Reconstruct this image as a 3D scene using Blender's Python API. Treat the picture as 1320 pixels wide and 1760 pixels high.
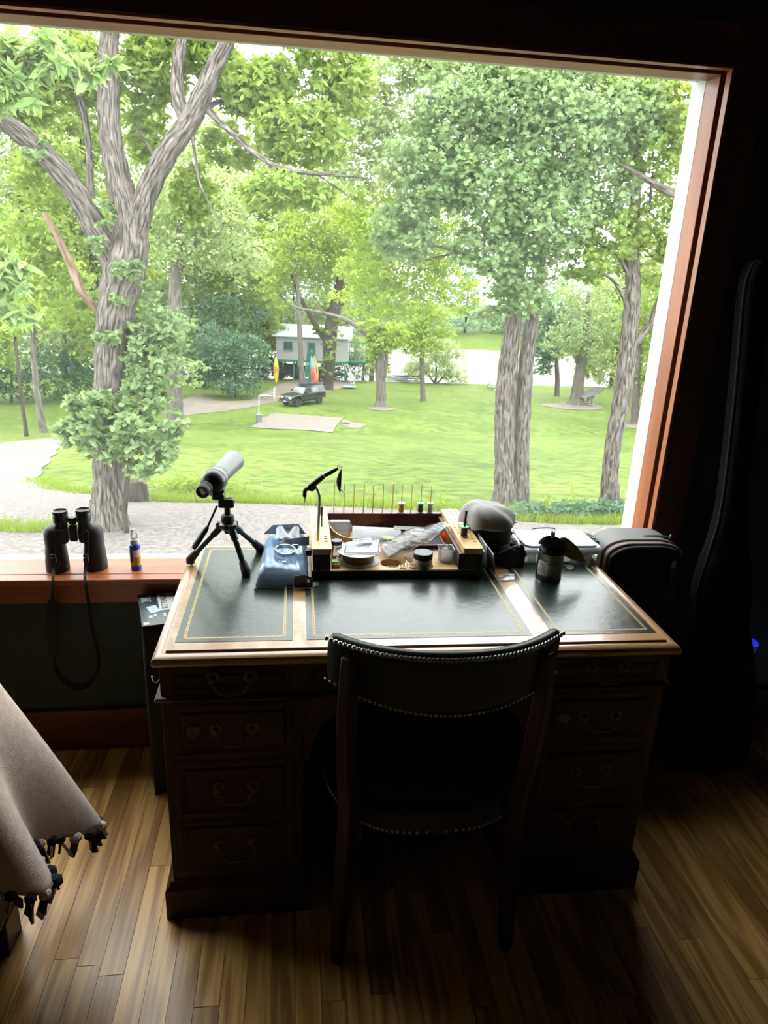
import bpy, bmesh, math, random
import numpy as np
from mathutils import Vector, Matrix, geometry

# ------------------------------------------------------------------ clear
for o in list(bpy.data.objects):
    bpy.data.objects.remove(o, do_unlink=True)
scene = bpy.context.scene
COL = scene.collection
PI = math.pi
random.seed(7)
rng = np.random.default_rng(11)

# ------------------------------------------------------------------ camera
# rows: camera right, camera down, camera forward (world: x right, y out of the window, z up)
CAM = np.array([[0.9920691, -0.11812866, 0.04294788],
                [0.0020444, -0.32647691, -0.94520297],
                [0.12567706, 0.93779446, -0.32364616]])
EYE = np.array([0.0, 0.0, 1.6])
FPX = 1215.0
cd = bpy.data.cameras.new('camera')
cam = bpy.data.objects.new('camera', cd)
COL.objects.link(cam)
cd.sensor_fit = 'HORIZONTAL'
cd.sensor_width = 36.0
cd.lens = 36.0 * FPX / 1320.0
cd.clip_start = 0.05
cd.clip_end = 1000
r_, u_, b_ = CAM[0], -CAM[1], -CAM[2]
cam.matrix_world = Matrix(((r_[0], u_[0], b_[0], EYE[0]), (r_[1], u_[1], b_[1], EYE[1]), (r_[2], u_[2], b_[2], EYE[2]), (0, 0, 0, 1)))
scene.camera = cam

# ------------------------------------------------------------------ sky (bright overcast) and exposure
SKY = 7.5
w = bpy.data.worlds.new('overcast_sky')
scene.world = w
w.use_nodes = True
bg = w.node_tree.nodes['Background']
bg.inputs[0].default_value = (0.94, 0.98, 1.0, 1)
bg.inputs[1].default_value = SKY
vs = scene.view_settings
vs.view_transform = 'Standard'
vs.look = 'None'
vs.gamma = 1
vs.use_curve_mapping = False
vs.exposure = 0.2

# ------------------------------------------------------------------ helpers
def ray(px, py):
    return CAM.T @ np.array([(px - 660) / FPX, (py - 880) / FPX, 1.0])

def P(px, py, Y):            # point of the plane y = Y
    d = ray(px, py)
    return Vector(EYE + d * (Y / d[1]))

def PZ(px, py, z):           # point of the plane z
    d = ray(px, py)
    return Vector(EYE + d * ((z - EYE[2]) / d[2]))

def tag(o, label=None, cat=None, group=None, kind=None):
    if label: o['label'] = label
    if cat: o['category'] = cat
    if group: o['group'] = group
    if kind: o['kind'] = kind
    return o

def empty(name, loc=(0, 0, 0), rz=0.0):
    o = bpy.data.objects.new(name, None)
    COL.objects.link(o)
    o.location = loc
    o.rotation_euler = (0, 0, rz)
    o.empty_display_size = 0.05
    return o

def thing(name, label, cat, loc=(0, 0, 0), rz=0.0, group=None):
    return tag(empty(name, loc, rz), label, cat, group)

def structure(o):
    o['kind'] = 'structure'
    return o

def copy_tree(o, parent=None):
    c = o.copy()
    COL.objects.link(c)
    c.parent = parent
    for ch in o.children:
        copy_tree(ch, c)
    return c

def link(name, me, m=None, parent=None, bevel=0.0, sharp=None, seg=2, loc=None):
    o = bpy.data.objects.new(name, me)
    COL.objects.link(o)
    if m is not None and len(me.materials) == 0:
        me.materials.append(m)
    if parent is not None:
        o.parent = parent
    if loc is not None:
        o.location = loc
    if sharp is not None:
        me.polygons.foreach_set('use_smooth', [True] * len(me.polygons))
        me.set_sharp_from_angle(angle=math.radians(sharp))
    if bevel:
        b = o.modifiers.new('bevel', 'BEVEL')
        b.width = bevel
        b.segments = seg
        b.limit_method = 'ANGLE'
        b.angle_limit = math.radians(35)
    return o

def frame_of(d):
    d = Vector(d).normalized()
    a = Vector((0, 0, 1)) if abs(d.z) < 0.9 else Vector((1, 0, 0))
    x = a.cross(d).normalized()
    return x, d.cross(x), d

class MB:
    """collects simple solids; build() links them as one mesh object"""
    def __init__(s):
        s.v, s.f, s.uv = [], [], {}
    def add(s, vs, fs, m=None):
        n = len(s.v)
        s.v += [tuple(m @ Vector(p)) if m else tuple(p) for p in vs]
        s.f += [tuple(i + n for i in f) for f in fs]
        return s
    def box(s, x0, x1, y0, y1, z0, z1, m=None):
        return s.add([(x0, y0, z0), (x1, y0, z0), (x1, y1, z0), (x0, y1, z0), (x0, y0, z1), (x1, y0, z1), (x1, y1, z1), (x0, y1, z1)],
                     [(0, 3, 2, 1), (4, 5, 6, 7), (0, 1, 5, 4), (1, 2, 6, 5), (2, 3, 7, 6), (3, 0, 4, 7)], m)
    def prism(s, poly, h0, h1, axis='z', m=None):
        n = len(poly)
        def c(p, h):
            return {'z': (p[0], p[1], h), 'y': (p[0], h, p[1]), 'x': (h, p[0], p[1])}[axis]
        vs = [c(p, h0) for p in poly] + [c(p, h1) for p in poly]
        fs = [tuple(range(n - 1, -1, -1)), tuple(range(n, 2 * n))] + [(i, (i + 1) % n, (i + 1) % n + n, i + n) for i in range(n)]
        return s.add(vs, fs, m)
    def tube(s, pts, rad, n=10, cap=True, flat=None, m=None, closed=False):
        pts = [Vector(p) for p in pts]
        k = len(pts)
        if not hasattr(rad, '__len__'):
            rad = [rad] * k
        base = len(s.v)
        prev = None
        vl = 0.0
        vv = []
        out = []
        for i, p in enumerate(pts):
            if closed:
                d = pts[(i + 1) % k] - pts[i - 1]
            else:
                d = pts[min(i + 1, k - 1)] - pts[max(i - 1, 0)]
            if d.length < 1e-9: d = Vector((0, 0, 1))
            d.normalize()
            if prev is None:
                x, y, _ = frame_of(d)
            else:
                x = prev - d * prev.dot(d)
                if x.length < 1e-6: x = frame_of(d)[0]
                x.normalize()
                y = d.cross(x)
            prev = x
            if i: vl += (p - pts[i - 1]).length
            vv.append(vl)
            r = rad[i]
            for j in range(n):
                a = 2 * PI * j / n
                ry = r * (flat if flat else 1)
                out.append(p + x * (r * math.cos(a)) + y * (ry * math.sin(a)))
        fs = []
        rr = max(rad) if len(rad) else 1
        lim = k if closed else k - 1
        for i in range(lim):
            i2 = (i + 1) % k
            for j in range(n):
                j2 = (j + 1) % n
                f = (i * n + j, i * n + j2, i2 * n + j2, i2 * n + j)
                s.uv[len(s.f) + len(fs)] = ((j / n * 6.28 * rr, vv[i]), ((j + 1) / n * 6.28 * rr, vv[i]), ((j + 1) / n * 6.28 * rr, vv[i2]), (j / n * 6.28 * rr, vv[i2]))
                fs.append(f)
        if cap and not closed:
            fs.append(tuple(range(n - 1, -1, -1)))
            fs.append(tuple((k - 1) * n + j for j in range(n)))
        return s.add(out, fs, m)
    def cyl(s, a, b, r, r2=None, n=20, m=None):
        return s.tube([a, b], [r, r if r2 is None else r2], n, m=m)
    def lathe(s, prof, n=32, at=(0, 0, 0), axis=(0, 0, 1), m=None):
        """profile of (radius, height); radius 0 closes"""
        x, y, d = frame_of(axis)
        at = Vector(at)
        rings, vs, fs = [], [], []
        for r, h in prof:
            if r < 1e-7:
                rings.append([len(vs)])
                vs.append(at + d * h)
            else:
                rings.append(list(range(len(vs), len(vs) + n)))
                vs += [at + d * h + x * (r * math.cos(2 * PI * j / n)) + y * (r * math.sin(2 * PI * j / n)) for j in range(n)]
        for A, B in zip(rings, rings[1:]):
            for j in range(n):
                j2 = (j + 1) % n
                if len(A) == 1 and len(B) == 1: continue
                if len(A) == 1: fs.append((A[0], B[j2], B[j]))
                elif len(B) == 1: fs.append((A[j], A[j2], B[0]))
                else: fs.append((A[j], A[j2], B[j2], B[j]))
        return s.add(vs, fs, m)
    def ball(s, c, r, n=16, k=8, m=None):
        rx, ry, rz = (r, r, r) if not hasattr(r, '__len__') else r
        vs = [(c[0], c[1], c[2] - rz)]
        for i in range(1, k):
            t = PI * i / k
            for j in range(n):
                a = 2 * PI * j / n
                vs.append((c[0] + rx * math.sin(t) * math.cos(a), c[1] + ry * math.sin(t) * math.sin(a), c[2] - rz * math.cos(t)))
        vs.append((c[0], c[1], c[2] + rz))
        fs = [(0, 1 + (j + 1) % n, 1 + j) for j in range(n)]
        for i in range(k - 2):
            for j in range(n):
                a, b2 = 1 + i * n + j, 1 + i * n + (j + 1) % n
                fs.append((a, b2, b2 + n, a + n))
        L = len(vs) - 1
        o = 1 + (k - 2) * n
        fs += [(o + j, o + (j + 1) % n, L) for j in range(n)]
        return s.add(vs, fs, m)
    def torus(s, c, R, r, axis=(0, 0, 1), n=28, k=8, arc=2 * PI, start=0.0):
        x, y, d = frame_of(axis)
        c = Vector(c)
        full = abs(arc - 2 * PI) < 1e-6
        m_ = n if full else n + 1
        pts = [c + x * (R * math.cos(start + arc * i / n)) + y * (R * math.sin(start + arc * i / n)) for i in range(m_)]
        return s.tube(pts, r, k, closed=full)
    def grid(s, fn, nu, nv, closed_u=False, m=None):
        vs = [fn(i / (nu if closed_u else nu - 1), j / (nv - 1)) for j in range(nv) for i in range(nu)]
        fs = []
        for j in range(nv - 1):
            for i in range(nu if closed_u else nu - 1):
                i2 = (i + 1) % nu
                fs.append((j * nu + i, j * nu + i2, (j + 1) * nu + i2, (j + 1) * nu + i))
        return s.add(vs, fs, m)
    def mesh(s, name):
        me = bpy.data.meshes.new(name)
        me.from_pydata(s.v, [], s.f)
        if s.uv:
            ul = me.uv_layers.new(name='UVMap')
            for pi, q in s.uv.items():
                p = me.polygons[pi]
                for li, t in zip(p.loop_indices, q):
                    ul.data[li].uv = t
        me.update()
        return me
    def build(s, name, m, parent=None, bevel=0.0, sharp=35, solid=0.0, sub=0, seg=2, loc=None, fix=False):
        me = s.mesh(name)
        if fix:
            bm = bmesh.new(); bm.from_mesh(me)
            bmesh.ops.recalc_face_normals(bm, faces=bm.faces)
            bm.to_mesh(me); bm.free()
        o = link(name, me, m, parent, 0, sharp, loc=loc)
        if sub:
            d = o.modifiers.new('subd', 'SUBSURF'); d.levels = sub; d.render_levels = sub
        if solid:
            d = o.modifiers.new('solid', 'SOLIDIFY'); d.thickness = solid; d.offset = 0
        if bevel:
            b = o.modifiers.new('bevel', 'BEVEL'); b.width = bevel; b.segments = seg
            b.limit_method = 'ANGLE'; b.angle_limit = math.radians(35)
        return o

def T(loc=(0, 0, 0), rot=(0, 0, 0), sc=(1, 1, 1)):
    return Matrix.Translation(Vector(loc)) @ Matrix.Rotation(rot[2], 4, 'Z') @ Matrix.Rotation(rot[1], 4, 'Y') @ Matrix.Rotation(rot[0], 4, 'X') @ Matrix.Diagonal((*sc, 1))

def align(at, d, up=(0, 0, 1)):
    """matrix whose local z runs along d"""
    d = Vector(d).normalized()
    x = Vector(up).cross(d)
    if x.length < 1e-5: x = Vector((1, 0, 0))
    x.normalize()
    y = d.cross(x)
    return Matrix(((x.x, y.x, d.x, at[0]), (x.y, y.y, d.y, at[1]), (x.z, y.z, d.z, at[2]), (0, 0, 0, 1)))

def rrect(w, h, r, n=5, cx=0, cy=0):
    out = []
    for sx, sy, a0 in ((1, 1, 0), (-1, 1, PI / 2), (-1, -1, PI), (1, -1, 1.5 * PI)):
        for i in range(n + 1):
            a = a0 + PI / 2 * i / n
            out.append((cx + sx * (w / 2 - r) + r * math.cos(a), cy + sy * (h / 2 - r) + r * math.sin(a)))
    return out

def smooth_pts(pts, k=6):
    """Catmull-Rom through points of any dimension"""
    p = [np.array(q, float) for q in pts]
    p = [2 * p[0] - p[1]] + p + [2 * p[-1] - p[-2]]
    out = []
    for i in range(1, len(p) - 2):
        for j in range(k):
            t = j / k
            out.append(0.5 * ((2 * p[i]) + (-p[i - 1] + p[i + 1]) * t + (2 * p[i - 1] - 5 * p[i] + 4 * p[i + 1] - p[i + 2]) * t * t + (-p[i - 1] + 3 * p[i] - 3 * p[i + 1] + p[i + 2]) * t ** 3))
    out.append(p[-2])
    return out

def text_mesh(body, size, ext=0.0003):
    c = bpy.data.curves.new('txt', 'FONT')
    c.body = body
    c.size = size
    c.extrude = ext
    c.align_x = 'CENTER'
    c.align_y = 'CENTER'
    o = bpy.data.objects.new('txt', c)
    COL.objects.link(o)
    bpy.context.view_layer.update()
    me = bpy.data.meshes.new_from_object(o.evaluated_get(bpy.context.evaluated_depsgraph_get()))
    bpy.data.objects.remove(o, do_unlink=True)
    bpy.data.curves.remove(c)
    me.materials.clear()
    return me

# ------------------------------------------------------------------ materials
MATS = {}
def mat(name, col, rough=0.5, metal=0.0, var=0.0, vscale=8.0, bump=0.0, bscale=40.0, spec=0.5, alpha=1.0, coat=0.0, emit=None, trans=0.0, stretch=(1, 1, 1), col2=None, rvar=0.0, sheen=0.0):
    if name in MATS: return MATS[name]
    m = bpy.data.materials.new(name)
    m.use_nodes = True
    nt = m.node_tree
    N, L = nt.nodes, nt.links
    b = N['Principled BSDF']
    b.inputs['Base Color'].default_value = (*col, 1)
    b.inputs['Roughness'].default_value = rough
    b.inputs['Metallic'].default_value = metal
    b.inputs['Specular IOR Level'].default_value = spec
    b.inputs['Alpha'].default_value = alpha
    b.inputs['Coat Weight'].default_value = coat
    b.inputs['Coat Roughness'].default_value = 0.15
    b.inputs['Transmission Weight'].default_value = trans
    b.inputs['Sheen Weight'].default_value = sheen
    if emit:
        b.inputs['Emission Color'].default_value = (*emit[:3], 1)
        b.inputs['Emission Strength'].default_value = emit[3]
    if var or col2 or bump or rvar:
        tc = N.new('ShaderNodeTexCoord')
        mp = N.new('ShaderNodeMapping')
        mp.inputs['Scale'].default_value = stretch
        L.new(tc.outputs['Object'], mp.inputs[0])
    if var or col2 or rvar:
        n = N.new('ShaderNodeTexNoise')
        n.inputs['Scale'].default_value = vscale
        n.inputs['Detail'].default_value = 5
        n.inputs['Roughness'].default_value = 0.6
        L.new(mp.outputs[0], n.inputs[0])
    if var or col2:
        r = N.new('ShaderNodeValToRGB')
        c2 = col2 or tuple(min(1, c * (1 + var)) for c in col)
        c1 = col if col2 else tuple(c * (1 - var) for c in col)
        r.color_ramp.elements[0].position = 0.32
        r.color_ramp.elements[1].position = 0.68
        r.color_ramp.elements[0].color = (*c1, 1)
        r.color_ramp.elements[1].color = (*c2, 1)
        L.new(n.outputs['Fac'], r.inputs[0])
        L.new(r.outputs[0], b.inputs['Base Color'])
    if rvar:
        mr = N.new('ShaderNodeMapRange')
        mr.inputs['To Min'].default_value = max(0, rough - rvar)
        mr.inputs['To Max'].default_value = min(1, rough + rvar)
        L.new(n.outputs['Fac'], mr.inputs[0])
        L.new(mr.outputs[0], b.inputs['Roughness'])
    if bump:
        n2 = N.new('ShaderNodeTexNoise')
        n2.inputs['Scale'].default_value = bscale
        n2.inputs['Detail'].default_value = 4
        L.new(mp.outputs[0], n2.inputs[0])
        bp = N.new('ShaderNodeBump')
        bp.inputs['Strength'].default_value = bump
        bp.inputs['Distance'].default_value = 0.005
        L.new(n2.outputs['Fac'], bp.inputs['Height'])
        L.new(bp.outputs[0], b.inputs['Normal'])
    MATS[name] = m
    return m

def clear_mat(name, col=(0.9, 0.93, 0.95), op=0.25, rough=0.1, spec=0.6):
    """thin clear plastic: partly see-through, partly milky, glossy"""
    if name in MATS: return MATS[name]
    m = bpy.data.materials.new(name)
    m.use_nodes = True
    nt = m.node_tree
    N, L = nt.nodes, nt.links
    N.remove(N['Principled BSDF'])
    out = N['Material Output']
    tr = N.new('ShaderNodeBsdfTransparent')
    df = N.new('ShaderNodeBsdfDiffuse')
    tl = N.new('ShaderNodeBsdfTranslucent')
    gl = N.new('ShaderNodeBsdfGlossy')
    df.inputs[0].default_value = (*col, 1)
    tl.inputs[0].default_value = (*col, 1)
    gl.inputs['Roughness'].default_value = rough
    a = N.new('ShaderNodeMixShader'); a.inputs[0].default_value = 0.5
    L.new(df.outputs[0], a.inputs[1]); L.new(tl.outputs[0], a.inputs[2])
    mx = N.new('ShaderNodeMixShader'); mx.inputs[0].default_value = op
    L.new(tr.outputs[0], mx.inputs[1]); L.new(a.outputs[0], mx.inputs[2])
    fr = N.new('ShaderNodeFresnel'); fr.inputs[0].default_value = 1.0 + spec
    g = N.new('ShaderNodeMixShader')
    L.new(fr.outputs[0], g.inputs[0]); L.new(mx.outputs[0], g.inputs[1]); L.new(gl.outputs[0], g.inputs[2])
    L.new(g.outputs[0], out.inputs[0])
    MATS[name] = m
    return m

def wood(name, c1, c2, axis='x', scale=1.0, rough=0.4, coat=0.0, ring=9.0, rand=False, bump=0.05, dist=3.0, world=False, spec=0.5):
    """grain lines running along one axis"""
    if name in MATS: return MATS[name]
    m = bpy.data.materials.new(name)
    m.use_nodes = True
    nt = m.node_tree
    N, L = nt.nodes, nt.links
    b = N['Principled BSDF']
    b.inputs['Roughness'].default_value = rough
    b.inputs['Coat Weight'].default_value = coat
    b.inputs['Specular IOR Level'].default_value = spec
    if world:
        g = N.new('ShaderNodeNewGeometry'); src = g.outputs['Position']
    else:
        g = N.new('ShaderNodeTexCoord'); src = g.outputs['Object']
    if rand:
        oi = N.new('ShaderNodeObjectInfo')
        mul = N.new('ShaderNodeVectorMath'); mul.operation = 'SCALE'
        mul.inputs[0].default_value = (37.1, 53.7, 19.3)
        L.new(oi.outputs['Random'], mul.inputs['Scale'])
        ad = N.new('ShaderNodeVectorMath')
        L.new(src, ad.inputs[0]); L.new(mul.outputs[0], ad.inputs[1])
        src = ad.outputs[0]
    mp = N.new('ShaderNodeMapping')
    k = {'x': (0.12, 1, 1), 'y': (1, 0.12, 1), 'z': (1, 1, 0.12)}[axis]
    mp.inputs['Scale'].default_value = tuple(v * scale for v in k)
    L.new(src, mp.inputs[0])
    n1 = N.new('ShaderNodeTexNoise'); n1.inputs['Scale'].default_value = 5.0; n1.inputs['Detail'].default_value = 3
    L.new(mp.outputs[0], n1.inputs[0])
    # growth rings: sine of noise
    mt = N.new('ShaderNodeMath'); mt.operation = 'MULTIPLY'; mt.inputs[1].default_value = ring * dist
    L.new(n1.outputs['Fac'], mt.inputs[0])
    sn = N.new('ShaderNodeMath'); sn.operation = 'SINE'
    L.new(mt.outputs[0], sn.inputs[0])
    mp2 = N.new('ShaderNodeMapping')
    k2 = {'x': (0.03, 1, 1), 'y': (1, 0.03, 1), 'z': (1, 1, 0.03)}[axis]
    mp2.inputs['Scale'].default_value = tuple(v * scale for v in k2)
    L.new(src, mp2.inputs[0])
    n2 = N.new('ShaderNodeTexNoise'); n2.inputs['Scale'].default_value = 120.0; n2.inputs['Detail'].default_value = 2
    L.new(mp2.outputs[0], n2.inputs[0])
    a1 = N.new('ShaderNodeMath'); a1.operation = 'MULTIPLY_ADD'; a1.inputs[1].default_value = 0.22; a1.inputs[2].default_value = 0.0
    L.new(sn.outputs[0], a1.inputs[0])
    a2 = N.new('ShaderNodeMath'); a2.operation = 'ADD'
    L.new(a1.outputs[0], a2.inputs[0]); L.new(n2.outputs['Fac'], a2.inputs[1])
    r = N.new('ShaderNodeValToRGB')
    r.color_ramp.elements[0].position = 0.25; r.color_ramp.elements[1].position = 0.75
    r.color_ramp.elements[0].color = (*c1, 1); r.color_ramp.elements[1].color = (*c2, 1)
    L.new(a2.outputs[0], r.inputs[0])
    colout = r.outputs[0]
    if rand:
        hs = N.new('ShaderNodeHueSaturation')
        mr = N.new('ShaderNodeMapRange'); mr.inputs['To Min'].default_value = 0.72; mr.inputs['To Max'].default_value = 1.22
        L.new(oi.outputs['Random'], mr.inputs[0])
        L.new(mr.outputs[0], hs.inputs['Value']); L.new(colout, hs.inputs['Color'])
        colout = hs.outputs[0]
    L.new(colout, b.inputs['Base Color'])
    if bump:
        bp = N.new('ShaderNodeBump'); bp.inputs['Strength'].default_value = bump; bp.inputs['Distance'].default_value = 0.003
        L.new(a2.outputs[0], bp.inputs['Height']); L.new(bp.outputs[0], b.inputs['Normal'])
    MATS[name] = m
    return m

black_plastic = mat('black_plastic', (0.012, 0.012, 0.013), 0.35)
black_rubber = mat('black_rubber', (0.014, 0.014, 0.014), 0.6, bump=0.1, bscale=300)
steel = mat('bright_steel', (0.7, 0.7, 0.72), 0.22, 1.0)
dull_steel = mat('dull_steel', (0.45, 0.46, 0.47), 0.4, 1.0)
brass = mat('brass', (0.62, 0.45, 0.16), 0.32, 1.0)
white_plastic = mat('white_plastic', (0.5, 0.5, 0.5), 0.4)
paper_white = mat('paper_white', (0.42, 0.42, 0.41), 0.7)
print_black = mat('print_black', (0.02, 0.02, 0.02), 0.6)
clear_plastic = clear_mat('clear_plastic')
milky_plastic = clear_mat('milky_plastic', (0.55, 0.59, 0.62), 0.45, 0.25)
# ================================================================== ROOM SHELL
WX0, WX1, WZ0, WZ1 = -2.3, 1.205, 0.655, 2.168      # window opening, its unseen left end widened to light the floor
WY = 2.15                                            # room face of the window wall
RX0, RX1, RY0, RZ1 = -2.6, 2.15, -2.6, 2.62
green_wall = mat('dark_green_paint', (0.011, 0.027, 0.024), 0.6, bump=0.03, bscale=90)
dark_panel = wood('dark_wall_wood', (0.010, 0.006, 0.004), (0.016, 0.009, 0.006), 'z', 2.0, 0.6)
ceil_mat = wood('dark_ceiling_wood', (0.010, 0.006, 0.004), (0.016, 0.009, 0.006), 'x', 2.0, 0.6)
trim_mat = wood('orange_stained_pine', (0.23, 0.058, 0.015), (0.32, 0.095, 0.028), 'x', 1.6, 0.35, ring=7, dist=3)
trim_mat_z = wood('orange_stained_pine_upright', (0.23, 0.058, 0.015), (0.32, 0.095, 0.028), 'z', 1.6, 0.35, ring=7, dist=3)

sub = MB().box(RX0, RX1, RY0, WY + 0.02, -0.12, -0.006).build('floor', mat('floor_joint_dark', (0.03, 0.017, 0.008), 0.9))
structure(sub)
oak = wood('oak_strip', (0.36, 0.18, 0.045), (0.72, 0.43, 0.14), 'y', 1.0, 0.33, ring=14, rand=True, bump=0.08, dist=4, world=True)
# strip flooring, every strip an object of its own where the camera looks
SW = 0.0577
bme = MB().box(-0.5, 0.5, -0.5, 0.5, -0.006, 0.0).mesh('board')
bme.materials.append(oak)
nb = 0
xi = -0.398 - SW * 14
while xi < 1.92:
    y = -0.35 + random.random() * 0.6
    segs = []
    y0 = 0.55
    yy = y
    while yy < 2.13:
        ln = random.uniform(0.45, 1.25)
        a, b2 = max(yy, y0), min(yy + ln, 2.131)
        if b2 - a > 0.05: segs.append((a, b2))
        yy += ln
    for a, b2 in segs:
        o = bpy.data.objects.new('board', bme)
        COL.objects.link(o)
        o.parent = sub
        o.location = (xi + SW / 2, (a + b2) / 2, random.uniform(-0.0004, 0.0002))
        o.scale = (SW - 0.0011, b2 - a - 0.0014, 1)
        nb += 1
    xi += SW
# the rest of the boards, behind the camera and out at the sides
rest = MB()
for (a, b2, c, d) in ((RX0, -0.398 - SW * 14, RY0, 2.131), (xi, RX1, RY0, 2.131), (-0.398 - SW * 14, xi, RY0, 0.55)):
    x = a
    while x < b2 - 0.01:
        x2 = min(x + SW, b2)
        rest.box(x + 0.0005, x2 - 0.0005, c, d - 0.0005, -0.006, 0.0)
        x = x2
o = rest.build('board_field', wood('oak_field', (0.36, 0.18, 0.045), (0.72, 0.43, 0.14), 'y', 1.0, 0.3, ring=14, world=True), sub, sharp=None)
o['kind'] = 'stuff'

wall = MB()
JT = 0.03
wall.box(RX0, WX0 - JT, WY, WY + 0.18, 0, RZ1).box(WX1 + JT, RX1, WY, WY + 0.18, 0, RZ1).box(WX0 - JT, WX1 + JT, WY, WY + 0.18, 0, WZ0 - 0.05).box(WX0 - JT, WX1 + JT, WY, WY + 0.18, WZ1 + JT, RZ1)
structure(wall.build('wall_window', green_wall, sharp=None))
structure(MB().box(RX0 - 0.1, RX0, RY0, WY + 0.18, 0, RZ1).build('wall_left', green_wall, sharp=None))
structure(MB().box(RX1, RX1 + 0.1, RY0, WY + 0.18, 0, RZ1).build('wall_right', dark_panel, sharp=None))
structure(MB().box(RX0 - 0.1, RX1 + 0.1, RY0 - 0.1, RY0, 0, RZ1).build('wall_back', dark_panel, sharp=None))
structure(MB().box(RX0 - 0.1, RX1 + 0.1, RY0 - 0.1, WY + 0.18, RZ1, RZ1 + 0.1).build('ceiling', ceil_mat, sharp=None))
bb_mat = wood('red_stained_baseboard', (0.075, 0.020, 0.010), (0.12, 0.034, 0.015), 'x', 1.6, 0.4)
structure(MB().box(RX0, RX1, WY - 0.02, WY, 0, 0.155).build('baseboard_window', bb_mat, bevel=0.003))

# picture window
win = structure(empty('window_1', (0, WY, 0)))
def wpart(mb, name, m, **k):
    o = mb.build(name, m, win, **k)
    o.matrix_parent_inverse = Matrix.Translation((0, -WY, 0))
    return o
JT = 0.03
wpart(MB().box(WX1, WX1 + JT, 2.186, 2.262, WZ0, WZ1 + JT), 'jamb', trim_mat_z, bevel=0.002)
wpart(MB().box(WX0 - JT, WX0, 2.186, 2.262, WZ0, WZ1 + JT), 'jamb', trim_mat_z, bevel=0.002)
wpart(MB().box(WX0, WX1, 2.186, 2.262, WZ1, WZ1 + JT), 'head_jamb', trim_mat, bevel=0.002)
cas = wood('casing_wood_shaded', (0.045, 0.014, 0.006), (0.07, 0.022, 0.009), 'z', 1.6, 0.45)  # trim wood with the shade of its room face put into the colour
casx = wood('casing_wood_head_shaded', (0.045, 0.014, 0.006), (0.07, 0.022, 0.009), 'x', 1.6, 0.45)
# casing boards stand a step back from the jamb so their edge shows as a second strip
def casing(x0, x1, z0, z1, m, nm='casing'):
    wpart(MB().box(x0, x1, WY - 0.016, WY + 0.012, z0, z1), nm, m, bevel=0.003)
casing(WX1 + 0.009, WX1 + 0.115, 0.56, WZ1 + 0.115, cas)
casing(WX0 - 0.115, WX0 - 0.009, 0.56, WZ1 + 0.115, cas)
casing(WX0 - 0.009, WX1 + 0.009, WZ1 + 0.009, WZ1 + 0.115, casx, 'head_casing')
# separate strips carrying the lit colour of the casing's inner edge
wpart(MB().box(WX1 + 0.0035, WX1 + 0.009, WY - 0.015, WY + 0.012, WZ0, WZ1 + 0.009), 'casing_lit_edge', trim_mat_z, bevel=0.001)
wpart(MB().box(WX0 - 0.009, WX0 - 0.0035, WY - 0.015, WY + 0.012, WZ0, WZ1 + 0.009), 'casing_lit_edge', trim_mat_z, bevel=0.001)
wpart(MB().box(WX0 - 0.0035, WX1 + 0.0035, WY - 0.015, WY + 0.012, WZ1 + 0.0035, WZ1 + 0.009), 'casing_lit_edge', trim_mat, bevel=0.001)
# stool and apron
wpart(MB().box(WX0 - 0.12, WX1 + 0.12, 2.088, 2.1335, WZ0 - 0.019, WZ0).box(WX0, WX1, 2.1335, 2.262, WZ0 - 0.018, WZ0), 'stool', trim_mat, bevel=0.004)
wpart(MB().box(WX0 - 0.1, WX1 + 0.1, WY - 0.021, WY, 0.556, WZ0 - 0.02), 'apron', trim_mat, bevel=0.003)
white_paint = mat('white_exterior_paint', (0.5, 0.5, 0.49), 0.5)
wpart(MB().box(WX1, WX1 + 0.05, 2.263, 2.345, WZ0 - 0.03, WZ1 + 0.02), 'outer_frame', white_paint, bevel=0.002)
wpart(MB().box(WX0 - 0.05, WX0, 2.263, 2.345, WZ0 - 0.03, WZ1 + 0.02), 'outer_frame', white_paint, bevel=0.002)
wpart(MB().box(WX0, WX1, 2.263, 2.33, WZ0 - 0.05, WZ0 - 0.012), 'outer_sill', white_paint, bevel=0.002)
wpart(MB().box(WX0, WX1, 2.263, 2.33, WZ1 + 0.012, WZ1 + 0.05), 'outer_frame', white_paint, bevel=0.002)
# slightly dusty pane
gm = bpy.data.materials.new('dusty_window_glass')
gm.use_nodes = True
N, L = gm.node_tree.nodes, gm.node_tree.links
N.remove(N['Principled BSDF'])
tr = N.new('ShaderNodeBsdfTransparent'); tr.inputs[0].default_value = (0.97, 0.985, 0.975, 1)
tl = N.new('ShaderNodeBsdfTranslucent'); tl.inputs[0].default_value = (0.95, 1, 0.98, 1)
gl = N.new('ShaderNodeBsdfGlossy'); gl.inputs['Roughness'].default_value = 0.02
tcn = N.new('ShaderNodeTexCoord')
nz = N.new('ShaderNodeTexNoise'); nz.inputs['Scale'].default_value = 2.2; nz.inputs['Detail'].default_value = 6
L.new(tcn.outputs['Object'], nz.inputs[0])
mr = N.new('ShaderNodeMapRange'); mr.inputs['From Min'].default_value = 0.35; mr.inputs['From Max'].default_value = 0.75
mr.inputs['To Min'].default_value = 0.012; mr.inputs['To Max'].default_value = 0.027
L.new(nz.outputs['Fac'], mr.inputs[0])
mx = N.new('ShaderNodeMixShader'); L.new(mr.outputs[0], mx.inputs[0]); L.new(tr.outputs[0], mx.inputs[1]); L.new(tl.outputs[0], mx.inputs[2])
mg = N.new('ShaderNodeMixShader'); mg.inputs[0].default_value = 0.02
L.new(mx.outputs[0], mg.inputs[1]); L.new(gl.outputs[0], mg.inputs[2])
L.new(mg.outputs[0], N['Material Output'].inputs[0])
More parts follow.
